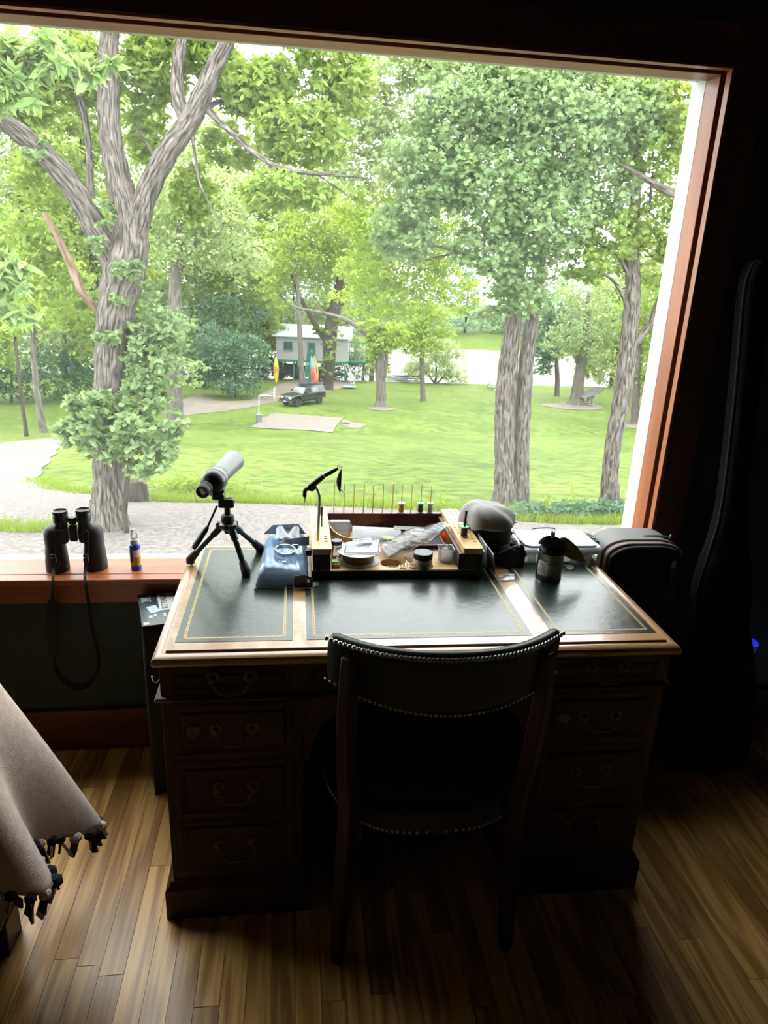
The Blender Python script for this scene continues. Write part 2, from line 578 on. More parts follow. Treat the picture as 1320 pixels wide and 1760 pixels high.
wpart(MB().add([(WX0, 2.2625, WZ0 - 0.02), (WX1 + 0.01, 2.2625, WZ0 - 0.02), (WX1 + 0.01, 2.2625, WZ1 + 0.02), (WX0, 2.2625, WZ1 + 0.02)], [(0, 1, 2, 3)]), 'pane', gm, sharp=None)

# ================================================================== DESK
DX0, DX1, DY0, DY1, DZ = -0.316, 0.938, 1.417, 2.108, 0.77
desk = thing('pedestal_desk', 'wooden pedestal desk with green leather top and brass drawer handles', 'desk', ((DX0 + DX1) / 2, (DY0 + DY1) / 2, 0))
DOFF = Matrix.Translation((-(DX0 + DX1) / 2, -(DY0 + DY1) / 2, 0))
def dpart(mb, name, m, parent=None, **k):
    o = mb.build(name, m, parent or desk, **k)
    if parent is None: o.matrix_parent_inverse = DOFF
    return o
def sweep_rect(x0, x1, y0, y1, prof, cap_top=True, cap_bot=True):
    """rings of a rectangle grown by an offset: prof = [(grow, z)]"""
    s = MB()
    vs, fs = [], []
    for g, z in prof:
        vs += [(x0 - g, y0 - g, z), (x1 + g, y0 - g, z), (x1 + g, y1 + g, z), (x0 - g, y1 + g, z)]
    for i in range(len(prof) - 1):
        for j in range(4):
            j2 = (j + 1) % 4
            fs.append((i * 4 + j, (i + 1) * 4 + j, (i + 1) * 4 + j2, i * 4 + j2))
    if cap_top: fs.append((0, 1, 2, 3))
    n = (len(prof) - 1) * 4
    if cap_bot: fs.append((n + 3, n + 2, n + 1, n))
    return s.add(vs, fs)
desk_top_wood = wood('desk_top_maple_wood', (0.31, 0.175, 0.072), (0.40, 0.235, 0.103), 'x', 1.5, 0.25, coat=0.3, ring=6)
desk_wood_shaded = wood('desk_case_wood_shaded', (0.036, 0.016, 0.006), (0.056, 0.026, 0.010), 'z', 1.5, 0.42, ring=6, spec=0.2)  # case and drawers: wood of the top, colour darkened to stand for shade
drawer_wood_shaded = wood('desk_drawer_wood_shaded', (0.032, 0.015, 0.006), (0.052, 0.025, 0.010), 'x', 1.5, 0.42, ring=6, spec=0.2)
dpart(sweep_rect(DX0, DX1, DY0, DY1, [(-0.030, 0.77), (-0.0285, 0.7655), (-0.0255, 0.7645), (-0.0215, 0.7665), (-0.012, 0.766), (-0.004, 0.762), (0, 0.755), (0, 0.749), (-0.004, 0.742), (-0.012, 0.7385), (-0.02, 0.738)]), 'desk_top', desk_top_wood, sharp=50)
leather = mat('green_leather', (0.010, 0.020, 0.012), 0.26, var=0.35, vscale=14, bump=0.12, bscale=45, spec=0.5, rvar=0.06, coat=0.0)
gold = mat('gold_tooling', (0.40, 0.31, 0.13), 0.45, 0.5)
def leather_panel(x0, x1, y0, y1):
    p = dpart(MB().box(x0, x1, y0, y1, DZ - 0.002, DZ + 0.0008), 'leather_panel', leather, bevel=0.0004, seg=1)
    g = MB()
    ins = 0.019
    X0, X1, Y0, Y1 = x0 + ins, x1 - ins, y0 + ins, y1 - ins
    z = DZ + 0.0011
    def ribbon(pts, wd):
        pts = [Vector((a, b2, z)) for a, b2 in pts]
        vs, fs = [], []
        for i, q in enumerate(pts):
            d = (pts[min(i + 1, len(pts) - 1)] - pts[max(i - 1, 0)]).normalized()
            nrm = Vector((-d.y, d.x, 0)) * wd / 2
            vs += [q - nrm, q + nrm]
            if i: fs.append((2 * i - 2, 2 * i, 2 * i + 1, 2 * i - 1))
        g.add(vs, fs)
    for (ax, ay, bx, by) in ((X0, Y0, X1, Y0), (X1, Y0, X1, Y1), (X1, Y1, X0, Y1), (X0, Y1, X0, Y0)):
        a, b2 = Vector((ax, ay)), Vector((bx, by))
        ln = (b2 - a).length
        d = (b2 - a) / ln
        nr = Vector((-d.y, d.x))
        cnt = max(2, round(ln / 0.0155))
        st = cnt * 8
        for ph in (0, PI):
            ribbon([tuple(a + d * (ln * i / st) + nr * (0.0042 * math.sin(2 * PI * cnt * i / st / 1.0 + ph) * (0.75 + 0.25 * math.cos(4 * PI * cnt * i / st)))) for i in range(st + 1)], 0.0019)
        for i in range(cnt):
            c = a + d * (ln * (i + 0.25) / cnt)
            ribbon([tuple(c - nr * 0.002), tuple(c + nr * 0.002)], 0.0022)
    for q in (0.0335, 0.0345):
        pass
    t = g.build('gold_border', gold, p, sharp=None)
    return p
for x0, x1 in ((-0.272, -0.004), (0.029, 0.579), (0.632, 0.901)):
    leather_panel(x0, x1, 1.481, 2.066)
FY = 1.437                                            # front face of the case
# frieze case, pedestals, plinths
dpart(MB().box(-0.304, 0.926, FY + 0.006, DY1 - 0.03, 0.652, 0.738), 'frieze_case', desk_wood_shaded, bevel=0.002)
dpart(sweep_rect(-0.304, 0.926, FY + 0.006, DY1 - 0.03, [(0.0, 0.655), (0.010, 0.652), (0.013, 0.648), (0.010, 0.643), (0.004, 0.640), (0.002, 0.636)]), 'waist_moulding', desk_wood_shaded, sharp=50)
PEDS = ((-0.304, 0.024), (0.598, 0.926))
bail = mat('aged_brass', (0.12, 0.085, 0.035), 0.4, 1.0)
def bail_handle(parent, x, z, y):
    h = MB()
    for s in (-1, 1):
        h.lathe([(0.0, 0.0), (0.016, 0.0), (0.015, 0.003), (0.008, 0.005), (0.006, 0.012), (0.008, 0.016), (0.006, 0.02), (0, 0.021)], 18, (x + s * 0.042, y, z), (0, -1, 0))
    pts = smooth_pts([(x - 0.042, y - 0.014, z), (x - 0.048, y - 0.017, z - 0.008), (x - 0.036, y - 0.02, z - 0.014), (x - 0.03, y - 0.021, z - 0.028), (x - 0.018, y - 0.022, z - 0.034), (x, y - 0.022, z - 0.035),
                      (x + 0.018, y - 0.022, z - 0.034), (x + 0.03, y - 0.021, z - 0.028), (x + 0.036, y - 0.02, z - 0.014), (x + 0.048, y - 0.017, z - 0.008), (x + 0.042, y - 0.014, z)], 4)
    h.tube(pts, 0.0028, 8)
    o = h.build('handle', bail, parent)
    return o
def drawer(x0, x1, z0, z1, hx=None, lock=False):
    cx, cz = (x0 + x1) / 2, (z0 + z1) / 2
    s = MB()
    # fielded front: flat border, raised chamfered field
    vs, fs = [], []
    for g, y in ((0, FY + 0.02), (0, FY + 0.004), (-0.008, FY + 0.002), (-0.022, FY + 0.006), (-0.026, FY + 0.001)):
        vs += [(x0 - g, y, z0 - g), (x1 + g, y, z0 - g), (x1 + g, y, z1 + g), (x0 - g, y, z1 + g)]
    vs2 = []
    for i, v in enumerate(vs): vs2.append(v)
    for i in range(4):
        for j in range(4):
            j2 = (j + 1) % 4
            fs.append((i * 4 + j, i * 4 + j2, (i + 1) * 4 + j2, (i + 1) * 4 + j))
    fs.append((16, 17, 18, 19))
    s.add(vs2, fs)
    d = dpart(s, 'drawer', drawer_wood_shaded, sharp=20)
    h = bail_handle(d, hx if hx is not None else cx, cz + 0.008, FY + 0.001)
    if lock:
        k = MB().lathe([(0.0, 0.0), (0.018, 0.0), (0.018, 0.004), (0.014, 0.006), (0.009, 0.004), (0, 0.004)], 20, (x0 + 0.05, FY + 0.001, cz + 0.004), (0, -1, 0)).build('lock', bail, d)
    return d
for k, (a, b2) in enumerate(PEDS):
    dpart(MB().box(a, b2, FY + 0.006, DY1 - 0.045, 0.10, 0.637), 'pedestal', desk_wood_shaded, bevel=0.002)
    dpart(sweep_rect(a, b2, FY + 0.006, DY1 - 0.045, [(0.002, 0.112), (0.006, 0.108), (0.008, 0.100), (0.016, 0.094), (0.018, 0.088), (0.018, 0.0)]), 'plinth', desk_wood_shaded, sharp=50)
    for j, (z0, z1) in enumerate(((0.484, 0.630), (0.310, 0.472), (0.130, 0.298))):
        drawer(a + 0.022, b2 - 0.022, z0, z1, lock=(j == 0))
for x0, x1, hx in ((-0.284, 0.000, None), (0.026, 0.596, None), (0.622, 0.906, None)):
    drawer(x0, x1, 0.660, 0.732, hx)
# kneehole arch brackets and modesty back
for s, x in ((1, 0.024), (-1, 0.598)):
    arc = [(x, 0.637), (x + s * 0.17, 0.637)] + [(x + s * (0.17 - 0.155 * math.sin(t)), 0.637 - 0.015 - 0.165 * (1 - math.cos(t))) for t in np.linspace(0.0, PI / 2, 10)] + [(x, 0.455)]
    if s < 0: arc = arc[::-1]
    dpart(MB().prism(arc, FY + 0.008, FY + 0.028, 'y'), 'kneehole_bracket', desk_wood_shaded, fix=True)
dpart(MB().box(0.024, 0.598, 1.95, 1.965, 0.2, 0.637), 'back_panel', desk_wood_shaded)
# small hook on the left side
hk = MB().lathe([(0, 0), (0.006, 0), (0.006, 0.004), (0, 0.005)], 12, (-0.305, 1.47, 0.685), (-1, 0, 0))
hk.tube([(-0.309, 1.47, 0.683), (-0.316, 1.47, 0.672), (-0.324, 1.47, 0.676), (-0.326, 1.47, 0.69)], 0.0012, 6)
tag(dpart(hk, 'side_hook', steel), 'small bright metal hook on the desk side')

# ================================================================== CHAIR
chair_leather = mat('green_chair_leather', (0.005, 0.012, 0.007), 0.33, var=0.2, vscale=20, bump=0.06, bscale=120, spec=0.2)
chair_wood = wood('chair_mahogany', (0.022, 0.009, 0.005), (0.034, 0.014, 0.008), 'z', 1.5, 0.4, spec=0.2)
nail_mat = mat('nail_brass', (0.32, 0.33, 0.30), 0.35, 1.0)
CX, CYB = 0.318, 1.30
chair = thing('desk_chair', 'curved-back desk chair in dark green leather with brass nailheads', 'chair', (CX, 1.4, 0))
COFF = Matrix.Translation((-CX, -1.4, 0))
def cpart(mb, name, m, **k):
    o = mb.build(name, m, chair, **k)
    o.matrix_parent_inverse = COFF
    return o
def backline(u):      # u -1..1 around the curved back
    x = CX + 0.246 * u
    y = CYB - 0.108 * (1 - abs(u) ** 2.1)
    return x, y
def back_surface(u, v, th):
    """v 0 bottom .. 1 top; th thickness offset outward"""
    x, y = backline(u)
    x2, y2 = backline(u + 0.01)
    t = Vector((x2 - x, y2 - y, 0)).normalized()
    nrm = Vector((t.y, -t.x, 0))
    low = 0.748 + 0.028 * abs(u) ** 2
    hi = 0.893 + 0.004 * math.cos(u * PI)
    z = low + (hi - low) * v
    return Vector((x, y + 0.035 * (1 - v) * 0.3, z)) + nrm * th
nu = 41
ring = []
prof = [(0.012, 0.0), (0.015, 0.06), (0.016, 0.5), (0.015, 0.93), (0.010, 0.99), (0.0, 1.02), (-0.012, 1.0), (-0.020, 0.9), (-0.024, 0.5), (-0.018, 0.08), (-0.006, -0.02)]
def bfn(a, b2):
    u = -1 + 2 * b2
    i = int(round(a * len(prof))) % len(prof)
    th, v = prof[i]
    e = 1.0 if 0.01 < b2 < 0.99 else 0.7
    return back_surface(u, v, th * e)
bm_ = MB().grid(bfn, len(prof), nu, closed_u=True)
npf = len(prof)
bm_.f.append(tuple(range(npf)))
bm_.f.append(tuple((nu - 1) * npf + i for i in range(npf - 1, -1, -1)))
cpart(bm_, 'backrest', chair_leather, sub=1, sharp=60, fix=True)
def nails(path_fn, n, name, r=0.0052):
    s = MB()
    for i in range(n):
        p, d = path_fn(i / (n - 1))
        s.lathe([(r, 0.0), (r * 0.9, r * 0.45), (r * 0.5, r * 0.75), (0, r * 0.85)], 8, p, d)
    o = cpart(s, name, nail_mat)
    o['kind'] = 'stuff'
    return o
def nrm_at(u):
    x, y = backline(u); x2, y2 = backline(u + 0.01)
    t = Vector((x2 - x, y2 - y, 0)).normalized()
    return Vector((t.y, -t.x, 0))
nails(lambda t: (back_surface(-0.985 + 1.97 * t, 0.945, 0.0145), nrm_at(-0.985 + 1.97 * t) + Vector((0, 0, 0.5))), 58, 'nail_trim')
nails(lambda t: (back_surface(-0.985 + 1.97 * t, 0.05, 0.0148), nrm_at(-0.985 + 1.97 * t)), 52, 'nail_trim', 0.0040)
# rear posts
for s in (-1, 1):
    x, y = backline(s * 0.84)
    pts = smooth_pts([(x, y - 0.022, 0.862), (x + s * 0.002, y - 0.020, 0.75), (CX + s * 0.205, 1.262, 0.6), (CX + s * 0.195, 1.278, 0.45), (CX + s * 0.20, 1.272, 0.3), (CX + s * 0.207, 1.245, 0.12), (CX + s * 0.212, 1.215, 0.0)], 5)
    pts = [Vector((p[0], p[1] + 0.06 * (1 - min(1, p[2] / 0.45)) , p[2])) for p in pts]
    sq = MB()
    sq.tube(pts, [0.017 + 0.006 * math.sin(PI * i / (len(pts) - 1)) for i in range(len(pts))], 4, flat=1.15)
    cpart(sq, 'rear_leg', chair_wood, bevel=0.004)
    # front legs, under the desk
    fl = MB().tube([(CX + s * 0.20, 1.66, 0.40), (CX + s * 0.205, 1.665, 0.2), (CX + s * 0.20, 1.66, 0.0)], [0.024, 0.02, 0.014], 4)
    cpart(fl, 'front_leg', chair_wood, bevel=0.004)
# seat
def seat_out(a):
    # rounded outline: broad front, rounded back
    c, s_ = math.cos(a), math.sin(a)
    w_ = 0.245 - 0.035 * max(0, -s_)
    e = 0.62
    return (CX + w_ * math.copysign(abs(c) ** e, c), 1.465 + (0.235 if s_ > 0 else 0.225) * math.copysign(abs(s_) ** 0.8, s_))
NS = 48
SO = [seat_out(2 * PI * i / NS) for i in range(NS)]
vs, fs = [], []
levels = [(1.0, 0.405), (1.0, 0.45), (0.985, 0.468), (0.93, 0.482), (0.7, 0.495), (0.35, 0.50)]
for k, z in levels:
    for (x, y) in SO: vs.append((CX + (x - CX) * k, 1.465 + (y - 1.465) * k, z))
for i in range(len(levels) - 1):
    for j in range(NS):
        j2 = (j + 1) % NS
        fs.append((i * NS + j, i * NS + j2, (i + 1) * NS + j2, (i + 1) * NS + j))
fs.append(tuple(range(NS - 1, -1, -1)))
fs.append(tuple((len(levels) - 1) * NS + j for j in range(NS)))
cpart(MB().add(vs, fs), 'seat', chair_leather, sharp=70)
def seat_nail(t):
    a = PI * 0.83 + 1.34 * PI * t
    x, y = seat_out(a)
    x2, y2 = seat_out(a + 0.02)
    d = Vector((y2 - y, -(x2 - x), 0)).normalized()
    return Vector((x, y, 0.414)), d
nails(seat_nail, 78, 'nail_trim', 0.0042)
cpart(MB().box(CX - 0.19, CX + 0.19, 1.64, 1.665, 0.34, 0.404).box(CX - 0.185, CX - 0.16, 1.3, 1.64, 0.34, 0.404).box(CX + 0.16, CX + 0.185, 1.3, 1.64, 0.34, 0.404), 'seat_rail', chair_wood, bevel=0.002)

# ================================================================== CARTON beside the desk
carton = thing('cardboard_carton', 'tall black printed carton between window wall and desk', 'box', (-0.42, 2.0, 0))
def kpart(mb, name, m, root, **k):
    o = mb.build(name, m, root, **k)
    o.matrix_parent_inverse = Matrix.Translation(-Vector(root.location))
    return o
card_black = mat('black_gloss_card', (0.006, 0.007, 0.008), 0.35, var=0.3, vscale=30, spec=0.3)
KM = Matrix.Translation((-0.434, 1.884, 0)) @ Matrix.Rotation(math.radians(14.5), 4, 'Z')     # carton stands turned a little
KW, KD, KH = 0.108, 0.214, 0.598
def cbox(x0, x1, y0, y1, z0, z1): return MB().box(x0, x1, y0, y1, z0, z1, KM)
kpart(cbox(0, KW, 0, KD, 0, KH), 'carton_body', card_black, carton, bevel=0.003)
kpart(cbox(-0.001, KW + 0.001, -0.001, KD + 0.001, KH + 0.0002, KH + 0.002), 'top_flap', mat('carton_print_grey', (0.03, 0.038, 0.042), 0.25, var=0.6, vscale=22), carton)
kpart(cbox(0.055, 0.104, 0.085, 0.205, KH + 0.0021, KH + 0.003), 'label_sticker', paper_white, carton)
to = link('printed_number', text_mesh('RT70400', 0.027), print_black, carton)
to.matrix_parent_inverse = Matrix.Translation(-Vector(carton.location))
to.matrix_basis = KM @ T((0.073, 0.145, KH + 0.0034), (0, 0, PI / 2))
lg = MB()
for i in range(5): lg.box(0.012, 0.030, 0.160 + i * 0.006, 0.1625 + i * 0.006, KH + 0.0022, KH + 0.0026, KM)
lg.box(0.008, 0.0105, 0.155, 0.192, KH + 0.0022, KH + 0.0026, KM).box(0.032, 0.0345, 0.155, 0.192, KH + 0.0022, KH + 0.0026, KM)
lg.box(0.004, 0.020, 0.004, 0.020, KH + 0.0022, KH + 0.0028, KM)
kpart(lg, 'white_marks', paper_white, carton)['kind'] = 'stuff'
pic = MB().add([(0.018, 0.120, KH + 0.0026), (0.046, 0.128, KH + 0.0026), (0.056, 0.082, KH + 0.0026), (0.028, 0.074, KH + 0.0026)], [(0, 3, 2, 1)], KM)
for a in range(5): pic.box(0.022 + a * 0.014, 0.032 + a * 0.013, 0.045 + 0.008 * (a % 3), 0.060 + 0.007 * (a % 2), KH + 0.0022, KH + 0.0026, KM)
kpart(pic, 'printed_picture', mat('print_pale_blue', (0.30, 0.40, 0.43), 0.4), carton, sharp=None)['kind'] = 'stuff'
kpart(cbox(-0.0006, 0.0, 0.02, 0.19, 0.10, 0.5), 'side_print', mat('side_print_teal', (0.03, 0.055, 0.06), 0.3, var=0.9, vscale=9), carton)

# ================================================================== CHAIR ARM WITH FLEECE THROW (left)
sofa = thing('armchair', 'dark upholstered armchair under the beige throw at left', 'armchair', (-0.98, 1.3, 0))
sm = mat('dark_brown_upholstery', (0.022, 0.014, 0.010), 0.7, bump=0.1, bscale=200)
kpart(MB().box(-0.90, -0.665, 0.75, 1.43, 0.10, 0.752), 'armrest', sm, sofa, bevel=0.04, seg=4)
kpart(MB().box(-1.55, -0.905, 0.75, 1.42, 0.10, 0.42), 'seat_cushion', sm, sofa, bevel=0.03, seg=3)
for x, y in ((-0.715, 1.39), (-0.715, 0.82), (-1.5, 1.38), (-1.5, 0.82)):
    kpart(MB().box(x - 0.04, x + 0.04, y - 0.04, y + 0.04, 0, 0.1), 'leg', chair_wood, sofa, bevel=0.004)
throw = thing('fleece_throw', 'beige fleece throw with dark knotted fringe draped over the chair arm', 'blanket', (-0.75, 1.35, 0.3))
fleece = mat('beige_fleece', (0.64, 0.49, 0.40), 0.95, var=0.12, vscale=60, bump=0.5, bscale=420, sheen=0.4)
fleece_dark = mat('charcoal_fleece', (0.012, 0.013, 0.016), 0.95, bump=0.4, bscale=420)
TCX, TCY = -0.735, 1.30
def throw_pt(a, v):
    """a 0..1: round the arm from the camera side to the window side; v 0 top .. 1 hem"""
    th = -0.62 * PI + a * 1.10 * PI
    # base outline of the arm corner
    c, s_ = math.cos(th), math.sin(th)
    bx, by = TCX + 0.105 * c, TCY + 0.17 * s_
    fold = math.cos(th * 7.0 - 2.3)
    fl = max(0, v - 0.16) / 0.84
    out = 0.140 * fl ** 0.85 + 0.060 * fl * fold + 0.012 * fl * math.sin(th * 11 + 2)
    z = 0.80 - 0.03 * (v / 0.16) ** 2 if v < 0.16 else 0.77 - (v - 0.16) / 0.84 * (0.385 + 0.80 * (by - 1.30) + 0.015 * fold)
    k = min(1, v / 0.16) ** 0.6
    x = TCX - 0.02 + (bx - TCX + 0.02) * k + out * c
    y = TCY + (by - TCY) * k + out * s_ * 0.85
    return (x, y, z)
tb = MB().grid(throw_pt, 90, 36)
kpart(tb, 'fleece_cloth', fleece, throw, sharp=80, solid=0.006)
# flat part lying over the arm towards the camera
tb2 = MB().grid(lambda a, b2: (-0.91 + 0.19 * a, 0.8 + 0.5 * b2, 0.775 + 0.012 * math.sin(a * 7 + b2 * 5) * math.sin(b2 * 9) + 0.006), 24, 40)
kpart(tb2, 'fleece_top', fleece, throw, sharp=80, solid=0.006)
fr = [MB(), MB()]
for i in range(46):
    a = i / 45
    x, y, z = throw_pt(a, 1.0)
    r = 0.010 + 0.004 * random.random()
    jx, jy = random.uniform(-0.006, 0.006), random.uniform(-0.006, 0.006)
    fr[1 if i % 3 else 0].ball((x + jx, y + jy, z - 0.004), (r * 1.15, r * 1.1, r), 8, 5)
    for q in range(2):
        ln = random.uniform(0.03, 0.055)
        dx, dy = random.uniform(-0.4, 0.4), random.uniform(-0.4, 0.4)
        hh = Vector((dx, dy, -1)).normalized()
        m_ = align((x + jx, y + jy, z - 0.008), hh, (random.random(), random.random(), 0.1))
        fr[(i + q) % 2].add([(-0.008, -0.0025, 0), (0.008, -0.0025, 0), (0.008, 0.0025, 0), (-0.008, 0.0025, 0), (-0.009, -0.0025, ln), (0.009, -0.0025, ln), (0.009, 0.0025, ln), (-0.009, 0.0025, ln)],
                            [(0, 3, 2, 1), (4, 5, 6, 7), (0, 1, 5, 4), (1, 2, 6, 5), (2, 3, 7, 6), (3, 0, 4, 7)], m_)
kpart(fr[0], 'beige_fringe', fleece, throw)['kind'] = 'stuff'
kpart(fr[1], 'dark_fringe', fleece_dark, throw)['kind'] = 'stuff'

# ================================================================== SUITCASE right of the desk
case = thing('suitcase', 'black mesh-front suitcase with grey piping standing right of the desk', 'suitcase', (1.08, 2.0, 0))
ballistic = mat('black_ballistic_nylon', (0.013, 0.012, 0.011), 0.75, bump=0.3, bscale=500)
grey_nylon = mat('grey_nylon', (0.17, 0.17, 0.16), 0.7, bump=0.2, bscale=400)
tan_trim = mat('rose_zip_tape', (0.25, 0.11, 0.085), 0.7)
sx0, sx1, sy0, sy1, sz1 = 0.966, 1.222, 1.925, 2.08, 0.828
def s_outline(g, top=0.0):
    w_ = (sx1 - sx0) / 2 + g
    cx = (sx0 + sx1) / 2
    pts = [(cx - w_, 0.03 - g)]
    r = 0.085
    for t in np.linspace(PI, PI / 2, 8): pts.append((cx - w_ + r + r * math.cos(t), sz1 + top + g - 0.55 * r + 0.55 * r * math.sin(t)))
    for t in np.linspace(PI / 2, 0, 8): pts.append((cx + w_ - r + r * math.cos(t), sz1 + top + g - 0.55 * r + 0.55 * r * math.sin(t)))
    pts.append((cx + w_, 0.03 - g))
    return pts
def band(g, y0, y1, name, m, top=0.0):
    return kpart(MB().prism(s_outline(g, top)[::-1], y0, y1, 'y'), name, m, case, bevel=0.004, fix=True)
band(-0.006, sy0, sy0 + 0.016, 'front_panel', ballistic)
band(0.0, sy0 + 0.016, sy0 + 0.030, 'front_piping', grey_nylon)
band(-0.003, sy0 + 0.030, sy0 + 0.046, 'zip_tape', tan_trim)
band(0.002, sy0 + 0.046, sy1, 'shell', grey_nylon)
# mesh pocket: a woven grid of fine strands
msh = MB()
for i in range(30):
    x = sx0 + 0.02 + i * 0.0062
    msh.tube([(x, sy0 - 0.002, 0.30), (x, sy0 - 0.0035, 0.785)], 0.0010, 4)
for i in range(78):
    z = 0.30 + i * 0.0062
    msh.tube([(sx0 + 0.018, sy0 - 0.003, z), (sx0 + 0.202, sy0 - 0.003, z)], 0.0010, 4)
kpart(msh, 'mesh_pocket', mat('mesh_thread', (0.05, 0.045, 0.032), 0.6), case, sharp=None)
kpart(MB().box(sx0 + 0.205, sx0 + 0.222, sy0 - 0.004, sy0, 0.25, 0.79), 'webbing_strap', ballistic, case)
zp = MB().box(sx0 + 0.207, sx0 + 0.221, sy0 - 0.009, sy0 - 0.004, 0.755, 0.777)
for i in range(4): zp.ball((sx0 + 0.214, sy0 - 0.007, 0.743 - i * 0.010), 0.0035, 8, 6)
zp.torus((sx0 + 0.214, sy0 - 0.008, 0.683), 0.016, 0.0018, (0, 1, 0), 18, 6)
tag(kpart(zp, 'zip_pull', mat('dark_zip_metal', (0.16, 0.16, 0.16), 0.35, 1.0), case), 'hanging ring zip pull')
hd = MB().tube(smooth_pts([(1.08, 2.0, 0.812), (1.10, 2.0, 0.824), (1.14, 2.0, 0.828), (1.19, 2.0, 0.824), (1.205, 2.0, 0.805)], 5), 0.010, 8, flat=0.5)
kpart(hd, 'carry_handle', ballistic, case)
kpart(MB().ball((1.195, 1.985, 0.83), (0.008, 0.008, 0.012), 10, 6), 'toggle', black_plastic, case)
for x in (sx0 + 0.04, sx1 - 0.04):
    for y in (sy0 + 0.04, sy1 - 0.04):
        kpart(MB().cyl((x - 0.012, y, 0.02), (x + 0.012, y, 0.02), 0.02, n=16), 'wheel', black_rubber, case)

# ================================================================== SOFT CASE leaning in the corner
gig = thing('soft_instrument_case', 'tall black soft case with slim neck leaning on the right wall', 'case', (1.45, 1.95, 0))
gprof = [(0.0, 0.150), (0.10, 0.165), (0.25, 0.165), (0.42, 0.135), (0.55, 0.10), (0.66, 0.098), (0.80, 0.07), (0.95, 0.045), (1.3, 0.040), (1.6, 0.046), (1.68, 0.03), (1.70, 0.012)]
gp = smooth_pts(gprof, 4)
vs, fs = [], []
ng = 24
for s_, wd in gp:
    cx = 1.44 - 0.075 * s_ / 1.7
    cy = 1.93 + 0.155 * s_ / 1.7
    dp = 0.055 if s_ < 0.8 else 0.04
    for j in range(ng):
        a = 2 * PI * j / ng
        vs.append((cx + max(wd, 0.01) * math.copysign(abs(math.cos(a)) ** 0.7, math.cos(a)), cy + dp * math.copysign(abs(math.sin(a)) ** 0.7, math.sin(a)), s_ * 0.985))
for i in range(len(gp) - 1):
    for j in range(ng):
        fs.append((i * ng + j, i * ng + (j + 1) % ng, (i + 1) * ng + (j + 1) % ng, (i + 1) * ng + j))
fs.append(tuple(range(ng - 1, -1, -1)))
fs.append(tuple((len(gp) - 1) * ng + j for j in range(ng)))
kpart(MB().add(vs, fs), 'case_body', mat('black_case_cloth', (0.004, 0.004, 0.0045), 0.9, bump=0.1, bscale=60, spec=0.1), gig, sharp=60)
pip = []
for s_, wd in gp: pip.append((1.44 - 0.075 * s_ / 1.7 - max(wd, .01) * 0.99, 1.93 + 0.155 * s_ / 1.7 - 0.02, s_ * 0.985))
kpart(MB().tube(pip, 0.004, 6), 'piping', mat('case_piping', (0.02, 0.016, 0.014), 0.7, spec=0.15), gig)

# ================================================================== NIGHT LIGHT on the wall
nl = thing('night_light', 'small oval plug-in night light glowing blue on the dark wall', 'night light', (1.68, WY, 0.335))
kpart(MB().add(*(lambda pr: (pr.v, pr.f))(MB().prism([(1.68 + 0.024 * math.cos(t), 0.335 + 0.032 * math.sin(t)) for t in np.linspace(0, 2 * PI, 28, endpoint=False)], WY - 0.024, WY - 0.001, 'y'))), 'body', mat('night_light_shell', (0.4, 0.4, 0.42), 0.4), nl, bevel=0.005, fix=True)
dome = MB().prism([(1.68 + 0.0245 * math.cos(t), 0.343 + 0.0245 * math.sin(t)) for t in np.linspace(0.0, PI, 18)], WY - 0.0265, WY - 0.003, 'y')
kpart(dome, 'glowing_lens', mat('blue_led_lens', (0.02, 0.03, 0.4), 0.4, emit=(0.02, 0.03, 1.0, 0.65)), nl, bevel=0.004, fix=True)
kpart(MB().box(1.672, 1.688, WY - 0.0255, WY - 0.0235, 0.318, 0.324), 'sensor_slot', print_black, nl)

# ================================================================== BINOCULARS on the sill
SZ = WZ0
bino = thing('binoculars', 'black binoculars standing on the orange sill with strap hanging down', 'binoculars', (-0.688, 2.178, SZ))
bx = (-0.745, -0.632)
for s, x in ((-1, bx[0]), (1, bx[1])):
    ex = x - s * 0.024
    yb = 2.178 - (0.006 if s < 0 else -0.006)
    kpart(MB().lathe([(0.0, 0.002), (0.030, 0.002), (0.034, 0.0), (0.0355, 0.004), (0.0355, 0.03), (0.033, 0.06), (0.030, 0.085), (0.031, 0.10), (0.031, 0.125), (0.026, 0.14), (0.016, 0.148), (0, 0.149)], 32, (x, yb, SZ)), 'objective_barrel', black_rubber, bino, sharp=50)
    kpart(MB().prism(rrect(0.060, 0.046, 0.016, 5, (x + ex) / 2, yb), SZ + 0.092, SZ + 0.142), 'prism_housing', black_rubber, bino, bevel=0.006, fix=True, seg=3)
    ep = kpart(MB().lathe([(0.0185, 0.0), (0.0185, 0.018), (0.022, 0.02), (0.022, 0.044), (0.0205, 0.047), (0.0225, 0.048), (0.0225, 0.058), (0.019, 0.059), (0.0175, 0.054), (0.012, 0.051), (0, 0.050)], 32, (ex, yb, SZ + 0.140)), 'eyepiece', black_plastic, bino, sharp=40)
    rg = MB()
    for k in range(3): rg.torus((ex, yb, SZ + 0.166 + k * 0.008), 0.0222, 0.001, (0, 0, 1), 28, 5)
    rg.build('grip_ring', black_rubber, ep).matrix_parent_inverse = Matrix()
kpart(MB().box(-0.7, -0.677, 2.168, 2.188, SZ + 0.095, SZ + 0.15), 'bridge', black_plastic, bino, bevel=0.004)
kpart(MB().lathe([(0.0, 0), (0.011, 0), (0.012, 0.004), (0.012, 0.018), (0.010, 0.021), (0, 0.021)], 20, (-0.6885, 2.178, SZ + 0.153)), 'focus_wheel', black_plastic, bino)
